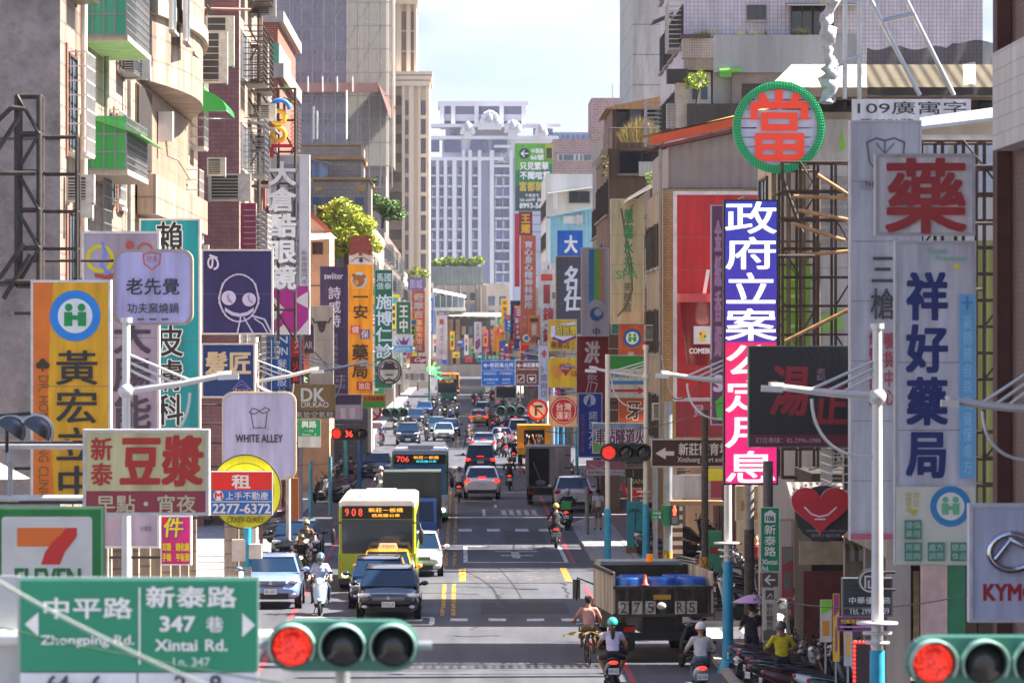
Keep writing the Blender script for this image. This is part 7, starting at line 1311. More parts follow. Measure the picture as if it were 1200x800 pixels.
# crowds of riders farther off: three proto pairs copied with their parts
protos=[]
for i,(sc_,sh_,tr_,he_,la)in enumerate((('22262c','2a3a5a','2a2c34','20242a','navy jacket and black helmet'),('b9bcc0','d6d3d0','3a3c44','d9d9d9','white top and white helmet'),('2f62b0','c9c4cc','8f98a8','3a3a44','pale top on a blue scooter'),('8f2a2a','4a4a44','2f2f34','a83a34','grey top and red helmet'))):
 s_=scooter('scooter under a distant rider in '+la,sc_,group='scooters waiting far down the street');p_=person('distant rider in '+la,ride(.02,0,0,'ground' if i%2 else 'board'),sh_,tr_,helmet=he_,sleeve=1.2 if i<2 else .6,group='riders far down the street');protos.append((s_,p_))
spots=[(430,521,0,0),(447,523,0,1),(488,519,0,0),(500,517,0,0),(516,492,1,0),(521,491,0,0),(527,492,2,0),(531,490,1,0),(536,489,2,0),(505,575,0,0),(446,588,1,0),(549,526,3,1),(553,518,1,1),(555,476,0,1),(563,474,0,1),(576,470,3,1),(571,494,2,1),(577,505,3,1),(583,500,1,1),(588,508,1,1),(593,512,0,1),(580,518,0,1),(585,531,1,1),(591,536,3,1),(626,521,1,1),(631,524,2,1),(637,518,1,1),(600,500,0,1),(606,498,1,1),(572,482,1,1),(583,478,3,1),(590,484,0,1),(598,486,2,1),(610,489,1,1),(508,481,0,0),(515,478,1,0),(478,490,2,0),(471,497,1,0),(463,511,0,0),(604,536,2,1)]
used=set()
for k,(px,py,i,bk)in enumerate(spots):
 s_,p_=protos[i]
 if i in used:s_,p_=copy_tree(s_),copy_tree(p_)
 used.add(i);rider(px,py,bk,s_,p_,yaw=R(random.Random(k).uniform(-9,9)))
 # parked scooters on the pavements
cols_=[('1f2226','black'),('c9ccd0','white'),('1c2a4a','navy'),('4a2024','maroon'),('4a4d52','grey'),('24352f','dark green')]
pk=[scooter('%s scooter parked on the pavement with others'%n,c,lit=False,group='parked %s scooters'%n,plate='%s-%d'%(['MXB','NAE','MTK','821','EWB','507'][i],118+97*i))for i,(c,n)in enumerate(cols_)]
ps=[]
r2=random.Random(12)
for k in range(16):ps.append((7.1+r2.uniform(0,.35)+(k%2)*1.3,128+(k//2)*.95*2.0,R(90+r2.uniform(-15,15)),.125))
for k in range(12):ps.append((7.3+(k%2)*1.5,162.5+(k//2)*2.1+r2.uniform(-.2,.2),R(80+r2.uniform(-20,20)),.125))
for k in range(9):ps.append((7.4+r2.uniform(-.2,.5),98+k*.95,R(100+r2.uniform(-20,20)),.125))
for k in range(8):ps.append((-7.9+r2.uniform(-.2,.2),176+k*1.6,R(-85+r2.uniform(-15,15)),.125))
for k in range(14):ps.append((-6.5+r2.uniform(-.2,.2),222+k*3.2,R(-60+r2.uniform(-15,15)),.0))
for k in range(14):ps.append((5.7+r2.uniform(-.2,.2),226+k*3.4,R(115+r2.uniform(-15,15)),.0))
for k in range(12):ps.append((7.7+(k%3)*.75,141.5+(k//3)*2.0,R(70+r2.uniform(-25,25)),.125))
for k in range(9):ps.append((8.0+r2.uniform(-.2,.3),95.5+k*1.2,R(80+r2.uniform(-25,25)),.125))
us=set()
for k,(x,y,rz,z)in enumerate(ps):
 i=[0,0,1,4,0,2,3,0,5,1,4][k%11];o=pk[i]
 if i in us:o=copy_tree(o)
 us.add(i);o.location=(x,y,z);o.rotation_euler=(0,0,rz)
t=scooter('white retro scooter facing out with lamp lit and helmets on its handlebar','d6d9e0',seat='6a4a38',plate='EPA-0031');d=gd(775);t.location=(XX(906,d),d,.125);t.rotation_euler=(0,0,R(18));b=MB()
b.ell((-.2,-.2,1.3),(.15,.17,.14),M('5a2434',.25,0,0,1,0,0,0,1),14,10);b.ell((.2,-.15,1.34),(.15,.17,.14),M('d0d2d6',.3),14,10);b.ell((-.2,-.32,1.28),(.12,.08,.06),GLASS('1f2a6a',.1),12,8);h_=b.mesh('helmet')
hp=thing('motorcycle_helmet','maroon helmet with a blue visor beside a white one on the retro scooter','helmet',t.location,R(18));o=bpy.data.objects.new('shell',h_);place(o,hp)
t=scooter('black and orange sports scooter nearest the walking shoppers','c25a2a',lit=False);d=gd(812);t.location=(XX(955,d),d,.125);t.rotation_euler=(0,0,R(70));t=scooter('black scooter nearest the framed light board','1a1b1e',lit=False);d=gd(820);t.location=(XX(990,d),d,.125);t.rotation_euler=(0,0,R(80))
for x,y,st_,a_,sh_,tr_,lb in((7.6,139,.4,.1,'b9b4c8','2f3648','pedestrian in pale lilac shirt walking past the mint green cabinet'),(7.2,172,.3,3.0,'3a5a4a','2a2a30','pedestrian in dark green shirt by the palm painted cabinet'),(-7.9,168,.4,3.1,'c9b8a4','4a4a58','pedestrian in beige shirt on the sunny pavement beside the bus'),(8.4,113.4,.1,2.6,'6a2f44','22222a','shopper in plum top under the grey kiosk awning')):
 t=person(lb,walk(st_),sh_,tr_,sleeve=.6);t.location=(x,y,.125);t.rotation_euler=(0,0,a_)
bpy.data.scenes.remove(TMP)
# ================================================================ lamps, signals, poles, wires, scaffolds, plants
LW=M('d6d4d0',.35,.2,.06,3);BLUP=M('2f9fc4',.45,.1,.15,3);RUST=M('4b3a33',.8,.2,.3,5)
def lamp_post(label,px,d,ytop,yball,tip,blue=None,group='white street lamps'):
 """A pole with one arm held by three stays; tip: where the lamp head ends in the photograph."""
 t=thing('street_lamp',label,'street lamp',(XX(px,d),d,0),0,group);q=lambda x,y,dd=0:P(x,y,d)+Vector((0,dd,0))
 zb=blue if blue else .0;x=XX(px,d);s=1 if tip[0]>px else-1;L=abs(tip[0]-px)
 b=MB();b.tube([(x,d,zb),(x,d,ZZ(ytop,d))],[.1,.075],LW,12);b.tube([(x,d,ZZ(ytop+2,d)),(x,d,ZZ(ytop-4,d))],.11,LW,12);b.build('pole',t)
 if blue:b=MB();b.tube([(x,d,0),(x,d,blue)],[.14,.12],BLUP,12);b.lathe([(.26,0),(.26,.04),(.16,.3)],(x,d,0),BLUP,12);b.build('painted_base',t);b=MB();[b.lathe([(.13,-.02),(r_,-.02),(r_,.02),(.13,.02)],(x,d,blue+.12+i*.16),LW,16)for i,r_ in enumerate((.2,.24,.34))];b.build('spike_collar',t)
 b=MB();b.ell(q(px,yball),(.15,.15,.15),LW,12,8);b.tube([q(px-s*L*.08,yball+1),q(px,yball),q(px+s*L*.55,yball-(yball-tip[1])*.45),q(*tip)],[.06,.07,.06,.05],LW,8);b.build('arm',t)
 for f,o in((.66,.12),(.5,.27),(.36,.42)):
  MB().tube([q(px,ytop+(yball-ytop)*(.38+o*.7)),q(px+s*L*f,yball-(yball-tip[1])*f*.8)],.028,LW,6).build('stay',t)
 b=MB();b.tube([q(px+s*L*.62*math.cos(a*.157)**.7 if a<10 else px,yball+2+L*.55*math.sin(a*.157))for a in range(11)],.028,LW,6);b.build('curved_brace',t)
 b=MB();b.bar(q(tip[0]-s*L*.1,tip[1]+4,-.12),q(tip[0]+s*L*.1,tip[1]+3,-.12),.16,.1,LW);b.bar(q(tip[0]-s*L*.12,tip[1],.12),q(tip[0]+s*L*.02,tip[1]-1,.12),.16,.1,LW);b.build('lamp_head',t)
 return t
lamp_post('white street lamp in front of the yellow clinic sign',148,84,376,458,(268,438))
lamp_post('white street lamp behind the white rounded tea shop sign',299,150,399,447,(372,432))
lamp_post('white street lamp whose arm crosses the dark violet sign',352,196,396,437,(430,424))
lamp_post('white street lamp in front of the tall grey delicatessen sign',1028,74,383,465,(904,452),3.0)
lamp_post('white street lamp beside the dark red vertical brush sign',713,210,402,436,(662,428),2.0)
lamp_post('white street lamp beside the striped convenience store sign',757,161,408,441,(692,431),2.2)
lamp_post('white street lamp with blue foot behind the lit LED sign',853,109.5,396,447,(776,437),2.7)
lamp_post('white street lamp at the frame edge over the tall white pharmacy sign',1216,66,385,480,(1112,469))
for k,(px,d,yt)in enumerate(((437,330,398),(462,420,398),(632,390,402),(610,500,404))):lamp_post(['slim white lamp beside the dark green clinic sign','slim white lamp near the small green sign','slim white lamp beside the letter box column','slim white lamp by the salmon clinic sign'][k],px,d,yt,yt+14,(px+(24 if px<540 else-24),yt+10))
SG=M('2c6a5c',.45,0,.15,3);SGD=M('1d2b28',.5,0,.1,3);LENS=GLASS('111214',.15)
def led_lens():
 m=bpy.data.materials.new('lit_red_lens');m.use_nodes=True;t=m.node_tree;bs=t.nodes['Principled BSDF'];bs.inputs['Base Color'].default_value=(.3,.01,.008,1)
 g=t.nodes.new('ShaderNodeTexCoord');v=t.nodes.new('ShaderNodeTexVoronoi');v.inputs['Scale'].default_value=48;t.links.new(g.outputs['Object'],v.inputs['Vector'])
 r=t.nodes.new('ShaderNodeMapRange');r.inputs['From Min'].default_value=.2;r.inputs['From Max'].default_value=.6;r.inputs['To Min'].default_value=1.5*EM;r.inputs['To Max'].default_value=.25*EM;t.links.new(v.outputs['Distance'],r.inputs[0])
 bs.inputs['Emission Color'].default_value=(1,.045,.025,1);t.links.new(r.outputs[0],bs.inputs['Emission Strength']);return m
REDLENS=led_lens()
def signal(label,px0,px1,py,d,shell=SG,lit=0,arm=None,count=None,sc=1):
 k=d/F;x0,x1=XX(px0,d),XX(px1,d);z=ZZ(py,d);hh=(x1-x0)/3;R_=hh*.5
 t=thing('traffic_light',label,'traffic light',((x0+x1)/2,d,z));c=M('8ab0a4',.4,0,.1,4)if shell is SG else SGD
 b=MB();pl=[(x0+R_+R_*math.cos(R(a)),z+R_*math.sin(R(a)))for a in range(90,271,20)]+[(x1-R_+R_*math.cos(R(a)),z+R_*math.sin(R(a)))for a in range(270,451,20)]
 b.prism(pl,d,d+.28,shell);b.build('housing',t)
 for i in range(3):
  cx=x0+hh*(i+.5);r=hh*.39
  b=MB();n=24;a0,a1=-35,215;vs=[]
  for q in range(n+1):
   a=R(a0+(a1-a0)*q/n);f=.5+.5*math.sin(a)
   for rr,yy in((r*1.08,d-.002),(r*1.12,d-.1-.16*f),(r*1.2,d-.1-.16*f),(r*1.2,d-.002)):vs.append((cx+rr*math.cos(a),yy,z+rr*math.sin(a)))
  b.add(vs,[(q*4+j,q*4+(j+1)%4,q*4+4+(j+1)%4,q*4+4+j)for q in range(n)for j in range(4)],c,True);o=b.build('hood',t)
  b=MB();b.lathe([(r*1.06,-.0),(r*1.0,-.03),(r*.98,-.03)],(cx,d,z),SGD,24,'y',True,1,1,False);b.lathe([(r*.99,-.02),(r*.8,-.05),(r*.4,-.075),(.004,-.08)],(cx,d,z),REDLENS if i==lit else LENS,24,'y');b.build('lens',t,(cx,d,z))
  if count and i==1:b=MB();m=M('ff3a2a',.4,0,0,1,2.5);v=glyph(count);bb=v[2];b.add([(cx+((u-bb[0])/(bb[2]-bb[0])-.5)*r*1.5,d-.1,z+((w-bb[1])/(bb[3]-bb[1])-.5)*r*1.3)for u,w in v[0]],v[1],m);b.build('countdown',t)
 if arm:b=MB();[b.tube([p0,p1],r_,m_,10)for p0,p1,r_,m_ in arm];b.build('bracket',t)
 return t
d=35;z=ZZ(757,d);signal('large green housed traffic light showing red at the bottom of the street view',313,490,757,d,arm=[((XX(488,d),d+.14,z),(XX(506,d),d+.14,z),.035,GALV),((XX(400,d),d+.2,z),(XX(400,d),d+.2,z+.2),.03,GALV),((XX(303,d),d+.14,z),(XX(316,d),d+.14,z),.035,GALV),((XX(400,d),d+.36,0),(XX(400,d),d+.36,z+.05),.06,GALV),((XX(400,d),d+.36,z),(XX(400,d),d+.2,z),.05,GALV)])
signal('green housed traffic light showing red below the white scooter dealer sign',1063,1243,776,d,arm=[((XX(1240,d),d+.14,ZZ(776,d)),(XX(1260,d),d+.14,ZZ(776,d)),.035,GALV)])
d=161;signal('black traffic light showing red on the blue footed pole',703,765,530,d-.4,SGD,arm=[((XX(712,d),d,0),(XX(712,d),d,ZZ(596,d)),.13,BLUP),((XX(712,d),d,ZZ(596,d)),(XX(712,d),d,ZZ(415,d)),.09,LW),((XX(712,d),d,ZZ(530,d)),(XX(750,d),d,ZZ(530,d)),.05,GALV)])
d=240;signal('black traffic light with red countdown on the sunny kerb',387,431,508,d,SGD,count='36',arm=[((XX(405,d),d+.15,0),(XX(405,d),d+.15,ZZ(516,d)),.13,M('4fb0bc',.45)),((XX(421,d),d+.15,0),(XX(421,d),d+.15,ZZ(514,d)),.12,M('2a6ab0',.45))])
d=300;signal('dark green traffic light unlit from behind beside the sunny side no turning sign',447,479,483,d,SG,-1,arm=[((XX(425,d),d+.2,ZZ(483,d)),(XX(470,d),d+.2,ZZ(483,d)),.06,GALV),((XX(424,d),d+.2,0),(XX(424,d),d+.2,ZZ(478,d)),.12,M('c03a34',.5))])
signal('dark traffic light unlit from behind beside the shaded side no turning sign',581,616,481,d,SG,-1,arm=[((XX(600,d),d+.2,ZZ(481,d)),(XX(641,d),d+.2,ZZ(481,d)),.06,GALV),((XX(641,d),d+.2,0),(XX(641,d),d+.2,ZZ(470,d)),.11,LW)])
for lb,cx,cy,s in(('round no turning sign with red ring on the sunny side',435,481,1),('round no turning sign with red ring on the shaded side',630,480,1)):
 d=290;t=thing('traffic_sign',lb,'traffic sign',P(cx,cy,d),0);b=MB();b.prism([(XX(cx+12.5*math.cos(a*.196),d),ZZ(cy+12.5*math.sin(a*.196),d))for a in range(32)],d,d+.05,M('d9d8d4',.4));b.tube([P(cx,cy+4,d+.1),P(cx,cy+14,d+.1)],.06,GALV,6);b.build('plate',t)
 if cx<540:b=MB();b.box(XX(418,d),XX(447,d),d+.1,d+.16,ZZ(502,d),ZZ(495,d),M('c9b0bc',.5));b.build('lower_plate',t)
 art(t,[('l',[(cx-2,cy+6),(cx-2,cy-4),(cx+5,cy-4)],2.4,'222226'),('o',cx,cy,9.4,12.4,'b8232c'),('l',[(cx-7,cy-7),(cx+7,cy+7)],2,'b8232c')],d)
def pole(name,label,cat,px,d,ytop,bands,r=.1):
 """bands: (y of the lower end, y of the upper end, material) down the pole."""
 t=thing(name,label,cat,(XX(px,d),d,0))
 for i,(y0,y1,m,nm)in enumerate(bands):MB().tube([(XX(px,d),d,max(0,ZZ(y0,d))if y0 else 0),(XX(px,d),d,ZZ(y1,d))],r*(1-.06*i),m,10).build(nm,t)
 return t
PB=M('55504c',.85,0,.35,9)
pole('utility_pole','dark pole plastered with torn stickers beside the woman with the umbrella','pole',878,112,440,[(0,620,PB,'lower_pole'),(620,420,M('8f8c88',.6,.2,.2,4),'upper_pole')],.13)
pole('utility_pole','dark utility pole with a yellow band at its foot by the striped pillar','pole',826,134,560,[(0,668,PB,'lower_pole'),(668,652,YEL,'yellow_band'),(652,480,PB,'upper_pole')],.12)
pole('utility_pole','grey pole carrying the pedestrian signal','pole',783,157.5,470,[(0,645,YEL,'striped_guard'),(645,470,M('8b8f92',.5,.3,.2,3),'upper_pole')],.16)
t=pole('sign_pole','thin grey post under the green vertical road name sign','pole',900,103.6,560,[(0,540,M('6a6664',.7,.2,.25,6),'post')],.12)
for px,y0,y1,d,lb,c in((738,630,560,175,'slim dark street post by the man in the white shirt','5a5856'),(688,640,570,184,'grey post at the kerb before the parked white crossover','8f8c88'),(768,664,545,160,'slim grey post under the brown direction sign','8b8f92'),(364,640,540,190,'pale teal post on the sunny pavement','6fb5bc'),(387,620,535,205,'second pale teal post on the sunny pavement','5fa8b4'),(338,650,560,165,'white post in front of the orange panel','d8d2c8'),(660,520,470,330,'blue post on the shaded far kerb','2f8fc0'),(653,530,470,310,'bright blue post beside the orange lorry','2f9fd0'),(676,560,500,250,'turquoise post by the pale blue car','3fb0c4')):pole('street_post',lb,'post',px,d,y1,[(0,y1,M(c,.5,.1,.2,4),'post')],.09)
t=S('road_name_sign','green vertical road name sign with white arrow tag and bilingual name',(891,594,914,670),103.2,'1f8a5a',('p',[(895,602),(903,597),(910,602)],'dfe4de'),('r',896,602,909,612,'dfe4de'),('t','106',898,604,907,610,'333333',.03),('v','新泰路',896,614,909,652,'e6ece6',.015),('t','Xintai',893,655,911,661,'e6ece6',.02),('t','Rd.',893,663,901,668,'e6ece6',.02),th=.05,frame='cfd8d0',fw=.02,br=False)
S('arrow_sign','dark brown arrow plate below the green road name sign',(893,671,912,687),103.2,'5a4a40',('l',[(908,679),(897,679),(902,674),(897,679),(902,684)],2,'e0dcd6'),th=.05,frame=None,side='4a3c34',br=False)
S('arrow_sign','cream plate with pictogram and small characters below the brown arrow',(893,688,911,752),103.2,'c2bbb0',('r',897,691,907,702,'4a403a'),('l',[(899,700),(903,695),(905,699)],1,'d6d0c6'),('v','新莊體育館',898,706,906,742,'4a443e',.01),('r',894.5,738,909.5,750,'6a635a'),th=.05,frame=None,side='8a8278',br=False)
d=157.2;t=thing('pedestrian_signal','green pedestrian signal with a lit red figure','signal',P(787,605,d));b=MB();b.box(XX(776,d),XX(785,d),d,d+.35,ZZ(616,d),ZZ(592,d),M('1f7a50',.5));b.box(XX(785.3,d),XX(796,d),d-.1,d+.2,ZZ(615,d),ZZ(592,d),M('2a3a34',.5));b.build('housing',t);b=MB();b.box(XX(787,d),XX(794,d),d-.12,d-.102,ZZ(613,d),ZZ(605,d),M('6a6f6c',.5));b.build('dark_panel',t);b=MB();c=P(790.5,597,d-.12);m=M('ff4a30',.4,0,0,1,3);b.ell(c+Vector((0,0,.1)),(.045,.02,.05),m,8,6);b.ell(c+Vector((0,0,-.02)),(.07,.02,.09),m,8,6);b.box(c.x-.05,c.x+.05,c.y-.01,c.y+.01,c.z-.2,c.z-.08,m);b.build('red_figure',t)
S('street_name_sign','small green side street plate on the pedestrian signal pole',(763,598,777,608),157.2,'1f7a4a',('t','中和街',765,599.5,775,602.5,'dfe6df'),('t','106 巷',765,604,775,607,'dfe6df'),th=.05,frame=None,side='1a5a3a',br=False)
S('street_name_sign','green and white street name sign peeping from behind the white tea shop sign',(349,491,376,524),148,'c6cac6',('r',349.5,491.5,375.5,511,'1f8a5a'),('t','興路',353,493,371,501,'e6ece6',.02),('t','一段',356,503,368,506,'e6ece6'),('t','Sec. 1',354,507.5,370,510,'e6ece6'),th=.08,frame=None,side='9aa09c',br=True)
# boxes and street cabinets
t=thing('control_box','cream control boxes strapped to a sky blue pole under the round yellow sign','control box',(XX(290,112),112,0));d=112
MB().tube([(XX(290,d),d,0),(XX(290,d),d,ZZ(618,d))],.1,BLUP,10).build('pole',t);MB().box(XX(272,d),XX(288,d),d-.1,d+.25,ZZ(657,d),ZZ(632,d),M('cfc8ba',.5,0,.15,3)).build('box',t);MB().box(XX(292,d),XX(307,d),d-.2,d+.12,ZZ(654,d),ZZ(637,d),M('d8cfbe',.5,0,.15,3)).build('box',t);MB().box(XX(287,d),XX(295,d),d-.25,d-.1,ZZ(676,d),ZZ(664,d),M('9a948a',.5)).build('junction_box',t)
t=thing('electrical_cabinet','turquoise electrical cabinet painted with a dark palm tree','cabinet',(XX(744,168),168,.125));d=168;MB().box(XX(735,d),XX(754,d),d,d+.5,.35,ZZ(588,d),M('2fa0b4',.5,0,.15,3)).build('casing',t);MB().box(XX(734,d),XX(755,d),d-.03,d+.53,.125,.35,M('8a6a3a',.7,0,.2,8)).build('plinth',t);art(t,[('l',[(744,622),(745,606),(744,598)],1.4,'1f4a50')]+[('l',[(744,598),(744+8*math.cos(R(a)),598-5*math.sin(R(a))+2)],1.2,'1f4a50')for a in(0,35,70,110,145,180)],d)
t=thing('utility_cabinet','mint green utility cabinet among the parked scooters','cabinet',(XX(837,136),136,.125));d=136;MB().box(XX(830,d),XX(846,d),d,d+.5,.125,ZZ(622,d),M('3f9a7a',.5,0,.15,3)).build('casing',t);MB().box(XX(832,d),XX(843,d),d-.03,d-.002,ZZ(648,d),ZZ(640,d),M('a03a34',.5)).build('notice',t)
t=thing('striped_pillar','pillar clad in brown and cream striped tiles','pillar',(XX(791,158),158,.125));d=158
b=MB()
for i in range(20):z0=.125+i*.15;b.box(XX(783,d),XX(800,d),d-.0-(i%2)*.004,d+.5,z0,z0+.149,M('cfc0a4' if i%2 else '6a4034',.5,0,.1,5))
b.build('tiles',t)
t=thing('awning','white stained fascia board over the shops by the striped pillar','awning',P(815,570,150));d=150;MB().box(XX(788,d),XX(846,d),d,d+.15,ZZ(584,d),ZZ(556,d),M('b5b3b0',.7,0,.35,1.5,streak=1)).build('fascia',t);MB().box(XX(833,d),XX(846,d),d-.03,d-.002,ZZ(583,d),ZZ(558,d),M('8a3040',.6)).build('red_panel',t);MB().box(XX(786,d),XX(848,d),d-.1,d+1.2,ZZ(592,d),ZZ(587,d),M('8a7050',.7)).build('canopy',t);MB().box(XX(822,d),XX(848,d),d-.04,d-.003,ZZ(563,d),ZZ(549,d),M('c9c02a',.5)).build('yellow_panel',t)
for px0,px1,y0,y1,d,c,c2,lb,s in((961,975,702,752,97,'d0c6bc','7fc030','white and lime stand banner with a drink picture','c98a2a'),(976,984,695,775,95,'c9a03a','8a3a6a','yellow and purple feather banner by the light board','5a4a8a'),(989,999,706,780,94,'c9c2cc','6a4a8a','pale feather banner with purple lettering strip','c9a03a'),(916,930,640,700,101,'8a3038','6a6a64','dark red standing panel with grey photo discs','5a5a54')):
 S('banner',lb,(px0,y0,px1,y1),d,c,('p',[(px0+1,y0+1),(px1-1,y0+1),(px1-1,y0+(y1-y0)*.25),(px0+1,y0+(y1-y0)*.35)],c2),('r',px0+3,y0+(y1-y0)*.5,px1-3,y0+(y1-y0)*.85,s),th=.06,frame=None,side='9a948c',br=False)
 b=MB().tube([(XX((px0+px1)/2,d),d+.1,.125),(XX((px0+px1)/2,d),d+.1,ZZ(y0,d))],.025,GALV,6).build('pole',[o for o in bpy.data.objects if o.get('label')==lb][0])
d=91;t=thing('light_board','dark standing board framed with lit red bulbs','light board',(XX(1012,d),d,ZZ(830,d)));MB().box(XX(1000,d),XX(1023,d),d,d+.2,.2,ZZ(750,d),M('2a2a2c',.5,0,.1,9)).build('board',t);b=MB();m=M('ff2a24',.4,0,0,1,3)
for i in range(16):b.ell((XX(1001.2,d),d-.02,ZZ(752+i*5,d)),(.03,.03,.035),m,6,4);b.ell((XX(1021.8,d),d-.02,ZZ(752+i*5,d)),(.03,.03,.035),m,6,4)
for i in range(5):b.ell((XX(1003+i*4.2,d),d-.02,ZZ(752,d)),(.03,.03,.03),m,6,4)
b.build('bulbs',t)
# scaffold racks behind the signs
def rack(name,label,px0,px1,py0,py1,d,nx,ny,m=RUST,r=.035,depth=1.0,diag=True,seed=1):
 t=thing(name,label,'steel frame',(XX(px0,d),d,ZZ(py1,d)));rg=random.Random(seed);xs=[px0+(px1-px0)*i/nx for i in range(nx+1)];ys=[py0+(py1-py0)*j/ny for j in range(ny+1)]
 b=MB()
 for x in xs:
  for o in(0,depth):b.tube([P(x,py1,d)+Vector((0,o,0)),P(x,py0,d)+Vector((0,o,0))],r*1.3,m,6)
 b.build('uprights',t);b=MB()
 for y in ys:
  for o in(0,depth):b.tube([P(px0,y,d)+Vector((0,o,0)),P(px1,y,d)+Vector((0,o,0))],r,m,6)
  for x in xs:b.tube([P(x,y,d),P(x,y,d)+Vector((0,depth,0))],r*.8,m,5)
 b.build('rails',t)
 if diag:
  b=MB()
  for j in range(ny):
   i=rg.randrange(nx);x0,x1=xs[i],xs[i+1]
   if rg.random()<.5:x0,x1=x1,x0
   b.tube([P(x0,ys[j],d-.04),P(x1,ys[j+1],d-.04)],r*.8,m,5)
  b.build('braces',t)
 return t
rack('steel_lattice','black steel sign frame in front of the plastered end wall',20,46,112,335,92,1,5,STEEL,.05,.6)
rack('steel_lattice','lighter black frame joined to the plastered wall sign frame',46,90,160,335,92.5,1,4,STEEL,.03,.6,False)
t=thing('steel_brace','slanted black steel struts beside the plastered wall','steel frame',P(10,150,92));b=MB()
for a,c in(((-12,150),(14,126)),((-12,190),(22,138)),((14,126),(30,128)),((-12,203),(42,203)),((-10,340),(28,285)),((4,350),(36,298)),((-5,330),(40,330))):b.tube([P(*a,91.9),P(*c,91.9)],.055,STEEL,6)
b.build('struts',t)
rack('steel_lattice','tall black lattice in front of the mauve tiled house',280,303,12,300,158,1,7,STEEL,.04,.8)
rack('steel_lattice','black lattice carrying the maroon blank panel',245,281,106,300,152.6,1,5,STEEL,.035,.5)
rack('scaffold','rusty pipe scaffold behind the tall grey delicatessen sign',917,1000,190,560,111.5,4,11,RUST,.03,1.2,True,3)
rack('scaffold','rusty pipe scaffold under the lit LED sign bracket',908,960,200,420,113,3,8,M('7a6a58',.7,.2,.3,5),.025,.8,True,5)
rack('scaffold','dark pipe scaffold behind the tall white pharmacy sign',1080,1178,165,600,89,4,14,RUST,.03,1.4,True,7)
b=MB();t=thing('scaffold_poles','bundle of sunlit bamboo coloured poles on the rusty scaffold','poles',P(960,250,111));
for a,c in(((930,230),(1000,232)),((935,246),(996,258)),((925,300),(1000,294)),((930,262),(990,282)),((958,205),(1000,232)),((920,400),(1000,360))):b.tube([P(*a,110.9),P(*c,110.9)],.05,M('a87e54',.7,0,.3,5),7)
b.build('poles',t)
S('shop_sign','lime green panel with faint white rings behind the rusty scaffold',(915,305,948,415),114.3,'7aa83a',('o',930,320,7,8.5,'b9d09a'),('r',922,345,938,349,'b9d09a'),('r',922,362,938,366,'b9d09a'),('r',922,380,938,384,'b9d09a'),th=.15,frame=None,side='5a7a2a',br=False)
S('billboard','weathered white hoarding with faded grey grid and green blots behind the scaffold',(949,140,998,420),114.5,'bdbab8',*[('r',953+i*9,208+j*12,959+i*9,216+j*12,'9a9894')for i in range(5)for j in range(7)],('p',[(986,150),(991,172),(984,178)],'7fb84a'),('c',953,325,5,'6fb03a'),('p',[(960,370),(985,360),(990,385),(965,390)],'8fb86a'),th=.15,frame=None,side='8a8886',br=False)
S('paper_banner','white paper banner with large black number and characters under the roof shed',(998,116,1138,144),113.2,'d6d3d8',('t','109廣寓字',1005,119,1132,134,'33333a',.005),('t','第0001號',1008,139,1070,144,'33333a'),th=.04,frame=None,side='a9a6a8',br=False)
t=thing('netting','torn black netting hung along the roof terrace above the paper banner','netting',P(1095,85,113.5));b=MB();g=[];nx=24;r2=random.Random(2)
for j in range(6):
 for i in range(nx+1):px=1016+160*i/nx;g.append(P(px,56+2.5*math.sin(i*.9)*(5-j)/5+56*j/5-(7 if i>14 else 0)*(5-j)/5,113.5)+Vector((0,.15*math.sin(i*1.1+j*.8),0)))
b.add(g,[(j*(nx+1)+i,j*(nx+1)+i+1,(j+1)*(nx+1)+i+1,(j+1)*(nx+1)+i)for j in range(5)for i in range(nx)if not(i in(17,18)and j in(2,3))],SHEER('26242a',.82,.8),True);b.build('net',t)
t=thing('roof_props','galvanised upright and slanted props on the netted roof terrace','props',P(1000,60,113));b=MB()
for a,c in(((990,116),(990,-20)),((1007,116),(1007,-20)),((1078,112),(1010,-20)),((1118,112),(1052,-20)),((972,80),(1006,66)),((1036,24),(1072,16))):b.tube([P(*a,112.9),P(*c,112.9)],.06,M('a9adb2',.35,.6,.1,3),8)
b.build('pipes',t)
t=thing('tarpaulin','twisted white tarpaulin hanging beside the corrugated roof','tarpaulin',P(970,60,112.6));b=MB();rg=random.Random(8);pts=[P(972+rg.uniform(-5,5),-14+i*5.6,112.6)+Vector((0,rg.uniform(-.12,.12),0))for i in range(25)];b.tube(pts,[rg.uniform(.1,.26)for i in range(25)],M('d6d6de',.7,0,.2,6,0,0,1),9);g=[P(966+i*5+2*math.sin(j),70+j*10,112.7+.1*math.sin(i*2+j))for j in range(6)for i in range(4)];b.add(g,[(j*4+i,j*4+i+1,j*4+i+5,j*4+i+4)for j in range(5)for i in range(3)],M('d6d6de',.7,0,.2,6,0,0,1),True);b.build('cloth',t)
t=thing('sheet_awning','silver foil sheet drooping over the top of the grey delicatessen sign','awning',P(1110,135,95));b=MB();b.add([P(1078,148,95),P(1178,136,95),P(1178,124,98),P(1078,138,98),P(1078,152,95),P(1178,140,95)],[(0,1,2,3),(0,4,5,1)],M('c6ccd2',.3,.4,.1,2));b.build('sheet',t)
b=MB();t=thing('low_building_front','white framed windows behind the dark pipe scaffold','shopfront',P(1120,240,94));d=94.2
b.box(XX(1080,d),XX(1178,d),d,d+.2,ZZ(332,d),ZZ(158,d),M('c2bdb2',.7,0,.25,1.2,streak=1));b.build('wall',t)
for px in(1087,1117,1147):MB().box(XX(px,d),XX(px+24,d),d-.04,d-.002,ZZ(225,d),ZZ(165,d),M('b5bcc2',.3)).build('pane',t)
b=MB();b.box(XX(1140,d),XX(1180,d),d-.03,d-.005,ZZ(600,d),ZZ(282,d),RIB('8f9048',.25,.05,0));b.build('olive_sheeting',t)
